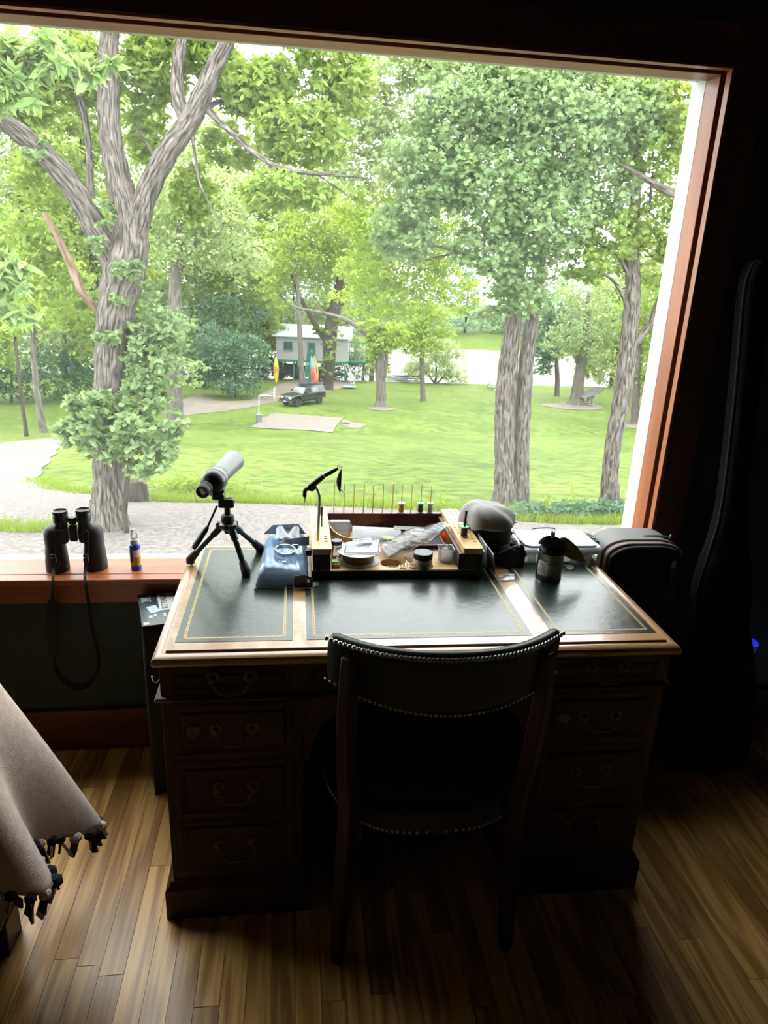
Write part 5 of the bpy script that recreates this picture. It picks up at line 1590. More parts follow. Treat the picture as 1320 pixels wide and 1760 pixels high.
patch('gravel_drive', [gxy(-160, 775), gxy(0, 762), gxy(95, 752), gxy(108, 762), gxy(80, 800), gxy(60, 826), gxy(95, 842), gxy(170, 853), gxy(300, 866), gxy(450, 868), gxy(600, 873), gxy(760, 884), gxy(900, 899), gxy(1000, 905), gxy(1100, 902), gxy(1300, 905), (12, 5), (-9, 5), gxy(-160, 900)], gravel_mat, 0.03, 0.7)
dirt_mat = mat('worn_dirt', (0.10, 0.08, 0.06), 0.95, col2=(0.155, 0.13, 0.10), vscale=0.9, bump=0.5, bscale=6)
patch('gravel_track', [gxy(300, 694), gxy(345, 676), gxy(372, 690), gxy(430, 688), gxy(478, 662), gxy(600, 652), gxy(625, 655), gxy(560, 676), gxy(480, 690), gxy(420, 702), gxy(340, 712), gxy(300, 716)], dirt_mat, 0.03, 1.5)
patch('court_pad', [gxy(428, 735), gxy(466, 710), gxy(588, 718), gxy(572, 744)], mat('weathered_concrete', (0.11, 0.09, 0.072), 0.9, col2=(0.15, 0.125, 0.10), vscale=1.2), 0.05, 2.0)
for k, (c, rx, ry) in enumerate((((608, 731), 1.1, 1.6), ((985, 699), 3.6, 2.6), ((655, 703), 1.5, 1.2), ((1090, 733), 1.6, 1.3), ((858, 751), 0.9, 1.4))):
    q = G(*c)
    patch('bare_earth', [(q.x + rx * math.cos(t) * (1 + .12 * math.sin(3 * t)), q.y + ry * math.sin(t)) for t in np.linspace(0, 2 * PI, 18, endpoint=False)], dirt_mat, 0.035, 0.8)
# river
wm = bpy.data.materials.new('river_water')
wm.use_nodes = True
b = wm.node_tree.nodes['Principled BSDF']
b.inputs['Base Color'].default_value = (0.13, 0.11, 0.085, 1)
b.inputs['Specular IOR Level'].default_value = 0.08
b.inputs['Roughness'].default_value = 0.2
b.inputs['IOR'].default_value = 1.33
N, L = wm.node_tree.nodes, wm.node_tree.links
g = N.new('ShaderNodeNewGeometry'); mp = N.new('ShaderNodeMapping'); mp.inputs['Scale'].default_value = (0.5, 1.2, 1)
n1 = N.new('ShaderNodeTexNoise'); n1.inputs['Scale'].default_value = 1.5; n1.inputs['Detail'].default_value = 3
bp = N.new('ShaderNodeBump'); bp.inputs['Strength'].default_value = 0.5; bp.inputs['Distance'].default_value = 0.1
L.new(g.outputs['Position'], mp.inputs[0]); L.new(mp.outputs[0], n1.inputs[0]); L.new(n1.outputs['Fac'], bp.inputs['Height']); L.new(bp.outputs[0], b.inputs['Normal'])
rv = MB().add([(-110, 103.5, 1.6 - 17.5), (150, 103.5, 1.6 - 17.5), (150, 174, 1.6 - 17.5), (-110, 174, 1.6 - 17.5)], [(0, 1, 2, 3)]).build('river', wm, sharp=None)
tag(rv, 'pale brown river beyond the lawn', 'river', kind='structure')
del rv['category']

# ================================================================== foliage machinery
def leaf_template(kind):
    if kind == 'maple':
        r = [(0, -0.45), (0.06, -0.30), (0.34, -0.34), (0.26, -0.12), (0.52, 0.04), (0.22, 0.14), (0.24, 0.34), (0.10, 0.28), (0, 0.55), (-0.10, 0.28), (-0.24, 0.34), (-0.22, 0.14), (-0.52, 0.04), (-0.26, -0.12), (-0.34, -0.34), (-0.06, -0.30)]
    elif kind == 'oak':
        r = [(0, -0.55), (0.10, -0.32), (0.26, -0.20), (0.14, -0.08), (0.34, 0.10), (0.16, 0.18), (0.22, 0.38), (0, 0.55), (-0.22, 0.38), (-0.16, 0.18), (-0.34, 0.10), (-0.14, -0.08), (-0.26, -0.20), (-0.10, -0.32)]
    elif kind == 'lance':
        r = [(0, -0.6), (0.14, -0.3), (0.19, 0.0), (0.12, 0.32), (0, 0.62), (-0.12, 0.32), (-0.19, 0.0), (-0.14, -0.3)]
    else:
        r = [(0, -0.5), (0.32, 0.02), (0, 0.5), (-0.32, 0.02)]
    t = np.array([(x, y, 0.28 * abs(x) - 0.12 * y * y) for x, y in r])
    return t
def leaf_mat(name, c_lo, c_hi, tr=0.45):
    if name in MATS: return MATS[name]
    m = bpy.data.materials.new(name)
    m.use_nodes = True
    N, L = m.node_tree.nodes, m.node_tree.links
    N.remove(N['Principled BSDF'])
    g = N.new('ShaderNodeNewGeometry')
    r = N.new('ShaderNodeValToRGB')
    r.color_ramp.elements[0].color = (*[c * 0.80 for c in c_lo], 1); r.color_ramp.elements[1].color = (*[c * 0.80 for c in c_hi], 1)
    L.new(g.outputs['Random Per Island'], r.inputs[0])
    d = N.new('ShaderNodeBsdfDiffuse'); t = N.new('ShaderNodeBsdfTranslucent')
    L.new(r.outputs[0], d.inputs[0])
    hs = N.new('ShaderNodeHueSaturation'); hs.inputs['Hue'].default_value = 0.475; hs.inputs['Saturation'].default_value = 1.1; hs.inputs['Value'].default_value = 1.15
    L.new(r.outputs[0], hs.inputs['Color']); L.new(hs.outputs[0], t.inputs[0])
    mx = N.new('ShaderNodeMixShader'); mx.inputs[0].default_value = tr
    L.new(d.outputs[0], mx.inputs[1]); L.new(t.outputs[0], mx.inputs[2])
    L.new(mx.outputs[0], N['Material Output'].inputs[0])
    MATS[name] = m
    return m
def leaves_mesh(pts, size, kind, droop=0.3, name='foliage'):
    n = len(pts)
    t = leaf_template(kind)
    k = len(t)
    # random orientation, blades mostly facing upwards / outwards
    nz_ = rng.normal(size=(n, 3)); nz_[:, 2] = np.abs(nz_[:, 2]) + 0.5
    nz_ /= np.linalg.norm(nz_, axis=1, keepdims=True)
    d = rng.normal(size=(n, 3)); d[:, 2] -= droop * 2
    d -= nz_ * np.sum(d * nz_, axis=1, keepdims=True)
    d /= np.linalg.norm(d, axis=1, keepdims=True)
    x = np.cross(d, nz_)
    s = size * rng.uniform(0.65, 1.3, size=(n, 1, 1))
    V = pts[:, None, :] + s * (t[None, :, 0:1] * x[:, None, :] + t[None, :, 1:2] * d[:, None, :] + t[None, :, 2:3] * nz_[:, None, :])
    me = bpy.data.meshes.new(name)
    me.vertices.add(n * k)
    me.vertices.foreach_set('co', V.reshape(-1).astype(np.float32))
    me.loops.add(n * k)
    me.loops.foreach_set('vertex_index', np.arange(n * k, dtype=np.int32))
    me.polygons.add(n)
    me.polygons.foreach_set('loop_start', np.arange(0, n * k, k, dtype=np.int32))
    me.polygons.foreach_set('loop_total', np.full(n, k, dtype=np.int32))
    me.update()
    return me
def blob_points(blobs, n):
    """leaf positions in a set of ellipsoids, gathered into sprays; blob = (centre, radii, weight)"""
    wts = np.array([b_[2] for b_ in blobs], float); wts /= wts.sum()
    out = []
    for (c, r, _), wt in zip(blobs, wts):
        m_ = int(n * wt)
        if m_ < 1: continue
        per = 14
        ns = max(1, m_ // per)
        u = rng.normal(size=(ns, 3)); u /= np.linalg.norm(u, axis=1, keepdims=True)
        rad = rng.uniform(0.15, 1.0, size=(ns, 1)) ** 0.45
        sp = np.array(c) + u * rad * np.array(r)
        k = np.repeat(sp, per, axis=0)
        k = k + rng.normal(size=k.shape) * np.array(r).mean() * 0.13 * np.array([1, 1, 0.55])
        out.append(k)
    return np.concatenate(out)
def PB(px, py, Y, rx, ry, wt=None, ry_depth=None):
    """an ellipsoid of leaves centred behind a picture point, radii given as seen"""
    c = P(px, py, Y)
    k = depth(c) / FPX
    a, b_ = rx * k, ry * k
    return (tuple(c), (a, (ry_depth if ry_depth else 0.5 * (a + b_)), b_), wt if wt else rx * ry)
bark_m = {}
def bark(name, c1, c2, ridge=22.0):
    if name in MATS: return MATS[name]
    m = bpy.data.materials.new(name)
    m.use_nodes = True
    N, L = m.node_tree.nodes, m.node_tree.links
    b = N['Principled BSDF']; b.inputs['Roughness'].default_value = 0.95; b.inputs['Specular IOR Level'].default_value = 0.1
    uv = N.new('ShaderNodeUVMap')
    mp = N.new('ShaderNodeMapping'); mp.inputs['Scale'].default_value = (1.0, 0.2, 1)
    L.new(uv.outputs[0], mp.inputs[0])
    n1 = N.new('ShaderNodeTexNoise'); n1.inputs['Scale'].default_value = ridge; n1.inputs['Detail'].default_value = 5; n1.inputs['Roughness'].default_value = 0.65; n1.inputs['Distortion'].default_value = 0.6
    L.new(mp.outputs[0], n1.inputs[0])
    r = N.new('ShaderNodeValToRGB')
    r.color_ramp.elements[0].position = 0.40; r.color_ramp.elements[0].color = (*c1, 1)
    r.color_ramp.elements[1].position = 0.60; r.color_ramp.elements[1].color = (*c2, 1)
    L.new(n1.outputs['Fac'], r.inputs[0]); L.new(r.outputs[0], b.inputs['Base Color'])
    bp = N.new('ShaderNodeBump'); bp.inputs['Strength'].default_value = 1.0; bp.inputs['Distance'].default_value = 0.06
    L.new(n1.outputs['Fac'], bp.inputs['Height']); L.new(bp.outputs[0], b.inputs['Normal'])
    MATS[name] = m
    return m
bark_grey = bark('grey_furrowed_bark', (0.030, 0.025, 0.021), (0.175, 0.152, 0.13), 15)
bark_pale = bark('pale_bark', (0.06, 0.052, 0.043), (0.16, 0.145, 0.125), 6)
bark_brown = bark('brown_bark', (0.025, 0.02, 0.016), (0.085, 0.07, 0.057), 7)
def limb(pts, n=14, rough=0.05):
    """pts = (px, py, Y, width in px)"""
    q = [(*P(a, b_, Y), w_ * 0.5 * depth(P(a, b_, Y)) / FPX) for a, b_, Y, w_ in pts]
    q = smooth_pts(q, 6)
    s = MB()
    s.tube([c[:3] for c in q], [max(0.008, c[3]) * (1 + rough * math.sin(i * 1.9)) for i, c in enumerate(q)], n)
    return s
def trunk_ground(limb_pts):
    a = limb_pts[0]
    return a
def tree(name, label, limbs, blobs, n, size, kind, lm, bm_, group=None, droop=0.3, cat='tree', seg=14):
    """limbs[0] is the trunk; further ones are branches. All blobs together make one foliage part"""
    base = P(*limbs[0][0][:3]) if limbs else Vector(blobs[0][0])
    base = Vector((base.x, base.y, gz(base.x, base.y)))
    root = thing(name, label, cat, base, group=group)
    for i, lb in enumerate(limbs):
        s = limb(lb, seg if i == 0 else max(6, seg - 4))
        if i == 0:      # root flare into the ground
            b0 = P(*lb[0][:3]); r0 = lb[0][3] * 0.5 * depth(b0) / FPX
            s.tube([(b0.x, b0.y, base.z - 0.15), (b0.x, b0.y, base.z + 0.12), (b0.x, b0.y, base.z + 0.7)], [r0 * 1.35, r0 * 1.16, r0 * 0.9], seg)
        o = kpart(s, 'trunk' if i == 0 else 'branch', bm_, root, sharp=60)
    if n:
        me = leaves_mesh(blob_points(blobs, n), size, kind, droop)
        o = link('foliage', me, lm, root)
        o.matrix_parent_inverse = Matrix.Translation(-base)
        o['kind'] = 'stuff'
    return root

LM_MAPLE = leaf_mat('maple_leaf', (0.19, 0.29, 0.12), (0.32, 0.43, 0.20), 0.45)
LM_OAK = leaf_mat('oak_leaf', (0.18, 0.28, 0.065), (0.34, 0.45, 0.13), 0.48)
LM_YEL = leaf_mat('yellow_green_leaf', (0.23, 0.36, 0.06), (0.39, 0.50, 0.13), 0.48)
LM_BLUE = leaf_mat('blue_green_leaf', (0.08, 0.155, 0.085), (0.16, 0.25, 0.15), 0.35)
LM_PALE = leaf_mat('pale_green_leaf', (0.26, 0.37, 0.15), (0.42, 0.50, 0.24), 0.5)
LM_DARK = leaf_mat('dark_evergreen_leaf', (0.06, 0.12, 0.065), (0.12, 0.20, 0.11), 0.3)
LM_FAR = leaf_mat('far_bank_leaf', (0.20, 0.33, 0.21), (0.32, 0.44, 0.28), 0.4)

# ---- the big oak by the drive
OY = 17.2
oak_t = tree('oak_tree', 'big grey-barked oak with forked trunk behind the orange cone', [
    [(187, 906, OY, 60), (187, 820, OY, 53), (188, 700, OY, 52), (190, 610, OY, 53), (198, 540, OY, 60), (212, 475, OY, 70), (222, 425, OY, 66), (220, 375, OY, 54), (204, 310, OY, 44), (190, 235, OY + .1, 38), (185, 150, OY + .2, 36), (188, 60, OY + .3, 32), (192, -60, OY + .4, 27), (198, -300, OY + .6, 22), (220, -600, OY + .8, 14)],
    [(205, 470, OY, 44), (168, 400, OY - .1, 42), (122, 318, OY - .4, 39), (62, 252, OY - .8, 35), (0, 204, OY - 1.2, 30), (-70, 150, OY - 1.6, 24)],
    [(228, 415, OY, 44), (250, 338, OY - .1, 38), (288, 262, OY - .3, 36), (322, 215, OY - .4, 36), (346, 168, OY - .5, 34), (372, 108, OY - .6, 29), (398, 55, OY - .7, 24), (425, -30, OY - .8, 21), (450, -250, OY - .9, 17), (440, -520, OY - .9, 10)],
    [(322, 215, OY - .4, 30), (306, 165, OY - .1, 23), (306, 110, OY + .2, 21), (318, 40, OY + .4, 18), (325, -30, OY + .6, 14)],
    [(352, 185, OY - .4, 13), (398, 228, OY - .8, 10), (440, 265, OY - 1.2, 9), (490, 292, OY - 1.6, 8), (560, 300, OY - 2, 5), (625, 305, OY - 2.3, 3)],
    [(355, 185, OY - .4, 10), (385, 176, OY, 8), (440, 205, OY + .4, 6), (510, 240, OY + .8, 4), (560, 262, OY + 1, 2.5)],
    [(462, 285, OY - 1.4, 5), (482, 318, OY - 1.5, 4), (500, 362, OY - 1.6, 2.5)],
    [(545, 300, OY - 1.9, 4), (575, 320, OY - 1.9, 3), (612, 346, OY - 2, 2)],
    [(330, 230, OY - .4, 6), (345, 320, OY - .6, 4), (385, 390, OY - .8, 2.5)],
    [(120, 110, OY + .8, 11), (140, 180, OY + .7, 12), (152, 250, OY + .6, 11), (156, 340, OY + .4, 13), (160, 395, OY, 14)],
    [(290, 275, OY - .3, 10), (262, 262, OY + .4, 6), (232, 212, OY + .9, 4)],
], [PB(130, 130, OY + 1, 90, 50), PB(30, 160, OY + .6, 60, 60), PB(270, 110, OY + 1.2, 55, 60), PB(250, 225, OY + 1.5, 40, 60, 1500), PB(90, 300, OY + 1.8, 60, 60, 1800), PB(330, 330, OY + 1, 40, 50, 1300),
    PB(440, 150, OY, 80, 50), PB(520, 230, OY - .5, 90, 50, 3600), PB(500, 330, OY - 1.5, 90, 32, 1900), PB(590, 150, OY, 60, 50, 1900), PB(350, 90, OY + 1, 60, 40), PB(400, 250, OY + 1.5, 50, 40, 1200), PB(560, 90, OY, 70, 30, 1200),
    PB(220, -180, OY + 1, 150, 80, 3000), PB(430, -260, OY, 110, 70, 1800), PB(250, -420, OY + 1, 120, 60, 1500),
    PB(60, 420, OY + 2, 60, 60, 1800), PB(120, 520, OY + 2, 60, 50, 1300)], 30000, 0.17, 'oak', LM_OAK, bark_grey, seg=26)
for nm, pts in (('dead_stub', [(75, 365, OY - .6, 9), (98, 405, OY - .5, 13), (122, 455, OY - .3, 15), (140, 500, OY - .2, 14), (168, 534, OY, 13)]),):
    o = kpart(limb(pts, 9, 0.12), nm, bark('peeled_dead_wood', (0.11, 0.07, 0.04), (0.21, 0.16, 0.11), 8), oak_t, sharp=60)
    o['label'] = 'bare tan dead branch stub'
# sprouting leaves on its trunk
me = leaves_mesh(blob_points([PB(215, 462, OY - .5, 35, 16, 500), PB(200, 520, OY - .5, 22, 14, 200), PB(190, 580, OY - .5, 26, 12, 260), PB(180, 365, OY - .5, 16, 30, 200), PB(165, 420, OY - .5, 16, 16, 160), PB(250, 500, OY - .1, 24, 30, 300), PB(65, 260, OY - 1.1, 22, 20, 200)], 1300), 0.15, 'oak')
o = link('trunk_sprouts', me, LM_MAPLE, oak_t); o.matrix_parent_inverse = Matrix.Translation(-Vector(oak_t.location)); o['kind'] = 'stuff'
# low leafy growth around the trunk
tree('leafy_sapling', 'low leafy sapling wrapped round the oak trunk', [
    [(214, 880, OY - .5, 9), (222, 800, OY - .6, 8), (240, 720, OY - .6, 7), (255, 640, OY - .5, 6), (262, 570, OY - .4, 4)], [(222, 800, OY - .6, 6), (180, 760, OY - .9, 4), (135, 720, OY - 1, 3)], [(228, 770, OY - .6, 6), (265, 750, OY - .9, 4), (305, 740, OY - 1, 3)]],
    [PB(150, 700, OY - .9, 38, 34), PB(140, 745, OY - .9, 40, 34), PB(185, 765, OY - 1.0, 40, 28), PB(235, 745, OY - .9, 48, 40), PB(255, 790, OY - .8, 52, 34), PB(290, 745, OY - .7, 36, 40), PB(250, 680, OY - .4, 45, 40), PB(265, 620, OY - .2, 45, 50), PB(285, 570, OY + .2, 50, 40), PB(240, 590, OY, 26, 50, 900), PB(170, 690, OY - .8, 30, 22)],
    5200, 0.20, 'oak', LM_MAPLE, bark_brown)
# ---- hickory twigs close to the window (upper left)
tree('hickory_tree', 'broad pale hickory leaves hanging close in the top left corner', [
    [(-330, 900, 9.5, 40), (-300, 500, 9.4, 34), (-240, 200, 9.2, 24), (-150, 60, 9.0, 12), (-40, 80, 8.8, 7), (60, 110, 8.6, 4), (150, 140, 8.5, 2)], [(-250, 400, 9.3, 12), (-120, 440, 9.0, 7), (0, 470, 8.8, 4), (60, 500, 8.7, 2)]],
    [PB(20, 110, 8.8, 60, 38), PB(100, 95, 8.6, 60, 30), PB(155, 115, 8.5, 40, 24), PB(40, 160, 8.7, 50, 24), PB(-30, 150, 8.9, 60, 50), PB(25, 480, 8.8, 46, 34), PB(20, 540, 8.8, 40, 22), PB(-30, 470, 8.8, 40, 60)],
    1500, 0.24, 'lance', leaf_mat('hickory_leaf', (0.20, 0.32, 0.10), (0.34, 0.46, 0.19), 0.45), bark_grey, droop=0.9)
# ---- twin-trunked maple
MY = 19.9
tree('maple_tree', 'twin-trunked maple with a dense blue-green crown right of centre', [
    [(866, 866, MY, 37), (867, 790, MY, 34), (868, 700, MY, 36), (874, 620, MY, 33), (882, 560, MY, 29), (886, 480, MY, 26), (880, 380, MY, 22), (862, 250, MY, 18), (850, 120, MY, 13), (845, 0, MY, 9)],
    [(895, 868, MY + .15, 30), (896, 770, MY + .2, 28), (900, 690, MY + .2, 27), (907, 600, MY + .2, 25), (920, 520, MY + .2, 23), (930, 430, MY + .2, 21), (942, 320, MY + .2, 17), (948, 200, MY + .2, 13), (955, 60, MY, 8)],
    [(885, 430, MY, 10), (820, 370, MY - .6, 7), (760, 345, MY - 1, 5), (690, 340, MY - 1.3, 3)],
    [(882, 500, MY, 8), (800, 440, MY - 1, 5), (720, 420, MY - 1.6, 3.5), (665, 440, MY - 2, 2)],
    [(940, 340, MY, 9), (1000, 260, MY - .7, 6), (1070, 200, MY - 1, 4)],
    [(865, 260, MY, 9), (800, 190, MY - .5, 6), (720, 160, MY - 1, 4)]],
    [PB(880, 180, MY - .5, 120, 70), PB(780, 210, MY - .6, 90, 60), PB(740, 300, MY - .8, 90, 60), PB(850, 320, MY - 1.2, 95, 70), PB(960, 240, MY - 1, 95, 80), PB(940, 380, MY - 1.3, 80, 70), PB(1050, 200, MY - .8, 90, 60), PB(840, 430, MY - 1.3, 70, 50), PB(900, 490, MY - 1.1, 55, 50), PB(700, 400, MY - 1, 60, 60), PB(930, 130, MY, 130, 40), PB(1040, 320, MY - .6, 70, 60, 3000), PB(790, 130, MY, 70, 40, 1500), PB(860, 540, MY - .9, 40, 24, 600)],
    34000, 0.155, 'maple', LM_MAPLE, bark_grey, seg=22)
# ---- single maple near the window frame
RY_ = 19.4
tree('maple_tree', 'slim leaning tree nearest the right window jamb', [
    [(1045, 870, RY_, 31), (1049, 810, RY_, 28), (1056, 750, RY_, 28), (1068, 690, RY_, 30), (1077, 620, RY_, 30), (1084, 550, RY_, 28), (1088, 490, RY_, 26), (1086, 430, RY_, 24), (1092, 340, RY_, 18), (1100, 230, RY_, 13), (1108, 100, RY_, 8)],
    [(1090, 590, RY_, 15), (1115, 560, RY_, 13), (1132, 520, RY_ - .1, 12), (1150, 470, RY_ - .2, 9), (1180, 400, RY_ - .3, 6)],
    [(1084, 540, RY_, 9), (1066, 500, RY_ - .3, 6), (1045, 475, RY_ - .5, 5), (1008, 462, RY_ - .7, 3)],
    [(1084, 480, RY_, 8), (1060, 440, RY_ - .3, 6), (1015, 410, RY_ - .5, 3)],
    [(1230, 380, RY_ - 1, 24), (1178, 342, RY_ - 1, 17), (1140, 325, RY_ - 1, 13), (1095, 298, RY_ - 1, 8), (1060, 280, RY_ - 1, 4)],
    [(1092, 430, RY_, 8), (1112, 380, RY_, 6), (1122, 300, RY_, 4)]],
    [PB(1120, 260, RY_, 70, 60), PB(1140, 380, RY_, 60, 60), PB(1050, 400, RY_ - .3, 60, 50), PB(1010, 450, RY_ - .5, 45, 40), PB(1100, 170, RY_, 80, 50), PB(1170, 200, RY_ - .5, 50, 70), PB(1130, 460, RY_, 40, 40, 900), PB(1190, 420, RY_ - .5, 30, 60, 900)],
    9500, 0.16, 'maple', LM_OAK, bark_grey, seg=20)
# ---- yellow-green hanging boughs in the middle distance
tree('boxelder_tree', 'bright yellow-green tree with hanging boughs left of the twin maple', [
    [(884, 800, 30, 14), (884, 640, 30, 13), (880, 520, 31, 11), (850, 420, 34, 9), (790, 350, 37, 6), (720, 320, 40, 4)], [(850, 430, 34, 5), (760, 440, 38, 4), (690, 460, 41, 2)]],
    [PB(650, 400, 41, 60, 40), PB(720, 460, 41, 70, 45), PB(640, 470, 42, 60, 40), PB(760, 400, 41, 60, 60), PB(690, 520, 41, 60, 30, 1600), PB(780, 500, 42, 50, 40, 1400), PB(700, 330, 42, 70, 45), PB(610, 360, 43, 50, 45, 1800), PB(620, 520, 44, 60, 30, 1100)],
    11500, 0.30, 'lance', LM_YEL, bark_brown, droop=0.6)
tree('maple_tree', 'tall hazy maple whose high boughs fill the gap right of the oak', [
    [(876, 800, 31, 15), (878, 640, 31, 13), (876, 500, 31, 12), (868, 380, 32, 10), (850, 240, 33, 8), (820, 100, 34, 6)], [(866, 370, 32, 6), (780, 250, 35, 5), (690, 190, 38, 4), (620, 170, 40, 2)], [(850, 240, 33, 6), (760, 130, 36, 4), (680, 90, 38, 3)]],
    [PB(640, 190, 39, 60, 50), PB(700, 120, 38, 70, 40), PB(620, 100, 40, 60, 40, 1500), PB(610, 280, 40, 60, 50), PB(560, 200, 41, 50, 50, 1800), PB(690, 240, 38, 60, 40), PB(760, 90, 36, 60, 40)],
    9500, 0.24, 'maple', LM_PALE, bark_grey)
# ---- trees of the middle and far lawn
tree('broken_tree', 'short broken trunk with split pale bark on the lawn', [
    [(654, 702, 74, 19), (655, 670, 74, 17), (653, 640, 74, 16), (652, 612, 74, 15), (650, 590, 74, 10), (652, 565, 74, 6), (655, 545, 74, 3)], [(660, 650, 74, 8), (664, 620, 74, 7), (663, 590, 74, 5), (670, 560, 74, 3)],
    [(648, 590, 74, 7), (630, 575, 74, 9), (605, 555, 74.5, 8), (575, 543, 75, 7), (545, 536, 75.5, 6), (515, 530, 76, 4), (495, 522, 76, 2)], [(560, 540, 75, 3), (545, 525, 75, 2), (530, 505, 75, 1.5)], [(600, 555, 75, 3), (580, 560, 75, 2), (560, 575, 75, 1)]],
    [PB(655, 590, 73.5, 30, 22), PB(680, 575, 73.5, 26, 22), PB(635, 610, 73.5, 16, 14, 200), PB(665, 640, 73, 8, 14, 60), PB(640, 560, 74, 26, 18)], 2600, 0.36, 'diamond', LM_YEL, bark_pale)
tree('young_tree', 'young straight-trunked tree right of the broken trunk', [
    [(727, 692, 79, 9), (726, 660, 79, 8.5), (725, 625, 79, 8), (727, 590, 79, 6), (730, 550, 79, 4)]],
    [PB(725, 590, 79, 40, 26), PB(745, 565, 79, 36, 28), PB(700, 570, 79, 34, 28), PB(730, 540, 79, 44, 24)], 3400, 0.38, 'diamond', LM_YEL, bark_grey)
tree('willow_shrub', 'feathery pale willow growing on the river bank', [[(748, 662, 97, 4), (750, 640, 97, 3), (748, 610, 97, 2)], [(748, 660, 97, 3), (725, 630, 97, 2)], [(750, 660, 97, 3), (775, 635, 97, 2)]],
    [PB(745, 625, 97, 42, 30), PB(715, 640, 97, 26, 18), PB(778, 645, 97, 26, 18), PB(760, 600, 97, 36, 24)], 3600, 0.42, 'lance', LM_PALE, bark_brown, droop=0.8, cat='shrub')
tree('ivy_tree', 'ivy-covered tree standing in front of the stilt house', [
    [(563, 668, 87, 19), (566, 640, 87, 17), (566, 610, 87, 22), (568, 570, 87, 24), (576, 530, 87, 20), (585, 480, 87, 14), (590, 430, 87, 9)], [(566, 590, 87, 12), (548, 568, 87, 11), (532, 540, 87, 9), (515, 510, 87, 7), (500, 470, 87, 5)], [(575, 540, 87, 10), (600, 500, 87, 8), (620, 450, 87, 5)]],
    [PB(566, 600, 86.4, 15, 30), PB(575, 560, 86.4, 16, 26), PB(550, 570, 86.4, 12, 14), PB(562, 640, 86.4, 12, 10, 100), PB(590, 470, 87, 70, 40), PB(530, 450, 87, 60, 40), PB(600, 420, 87, 70, 40), PB(560, 400, 87, 70, 40)], 7000, 0.40, 'diamond', LM_OAK, bark_brown)
tree('tall_bare_trunk', 'tall straight pale trunk left of the green staircase', [
    [(520, 663, 84, 10), (518, 630, 84, 9.5), (516, 590, 84, 9), (514, 540, 84, 8), (511, 480, 84, 7), (508, 400, 84, 5)]],
    [PB(500, 420, 84, 60, 50), PB(470, 480, 84, 40, 40), PB(540, 360, 84, 60, 50)], 4200, 0.40, 'diamond', LM_YEL, bark_pale)
tree('spreading_tree', 'wide pale tree shading the stone table on the far lawn', [
    [(990, 697, 79, 27), (992, 675, 79, 21), (997, 640, 79, 18), (1004, 600, 79, 15), (1008, 560, 79, 11), (1012, 500, 79, 7)], [(997, 630, 79, 9), (980, 590, 79, 7), (965, 550, 79, 4)], [(1002, 610, 79, 8), (1030, 570, 79, 6), (1050, 530, 79, 4)]],
    [PB(1000, 560, 78, 50, 50), PB(1030, 600, 78, 36, 36), PB(970, 590, 78, 36, 30), PB(1010, 500, 78, 60, 45), PB(1050, 640, 78, 30, 26, 700), PB(1060, 560, 79, 40, 40)], 7000, 0.40, 'lance', LM_PALE, bark_pale, droop=0.7)
tree('lawn_edge_tree', 'dark-leaved tree behind the twin trunks at the river edge', [[(957, 678, 86, 9), (958, 650, 86, 8), (955, 600, 86, 6), (950, 550, 86, 4)]],
    [PB(945, 580, 85, 28, 50), PB(960, 540, 85, 36, 40), PB(935, 620, 85, 20, 30)], 3200, 0.42, 'diamond', LM_BLUE, bark_grey)
tree('edge_tree', 'dark trunk at the right edge of the far lawn', [[(1092, 733, 66, 17), (1092, 690, 66, 14), (1096, 640, 66, 13), (1100, 580, 66, 10)], [(1108, 730, 70, 8), (1110, 680, 70, 7)]],
    [PB(1120, 620, 66, 40, 60), PB(1110, 540, 66, 50, 50), PB(1130, 680, 66, 26, 30, 800)], 3800, 0.36, 'diamond', LM_OAK, bark_grey)
tree('pale_trunk_tree', 'stout pale trunk with torn top just right of the oak', [
    [(302, 722, 60, 28), (301, 680, 60, 25), (300, 620, 60, 24), (299, 560, 60, 24), (300, 510, 60, 22), (302, 460, 60, 18), (310, 400, 60, 13), (318, 320, 60, 8)], [(302, 480, 60, 10), (330, 430, 60, 7), (360, 380, 60, 5)]],
    [PB(320, 420, 60, 70, 50), PB(370, 350, 60, 80, 60), PB(290, 340, 60, 70, 50), PB(400, 430, 60, 70, 50), PB(330, 640, 58, 26, 30, 700), PB(315, 560, 58, 24, 20, 400)], 7000, 0.36, 'diamond', LM_PALE, bark_pale)
tree('utility_post_tree', 'thin dark leaning pole at the far left lawn', [[(46, 752, 47.5, 7), (38, 690, 47.5, 6), (30, 620, 47.5, 5.5), (22, 540, 47.5, 5)]], [PB(20, 560, 47, 30, 24)], 500, 0.3, 'diamond', LM_YEL, bark_brown)
tree('slender_tree', 'pale slender trunk left of the oak on the far lawn', [[(74, 738, 52, 13), (66, 690, 52, 11), (60, 640, 52, 10), (56, 560, 52, 8), (56, 480, 52, 6)]], [PB(50, 540, 51, 60, 30), PB(90, 480, 51, 60, 40), PB(30, 470, 51, 50, 40)], 3600, 0.32, 'lance', LM_YEL, bark_pale)
tree('slender_tree', 'thin trunk between the leaning pole and the oak', [[(112, 650, 76, 10), (110, 600, 76, 9), (108, 540, 76, 8), (106, 460, 76, 6)]], [PB(110, 470, 75, 60, 45), PB(150, 520, 75, 40, 40), PB(130, 600, 75, 30, 24, 500)], 3600, 0.38, 'diamond', LM_OAK, bark_pale)
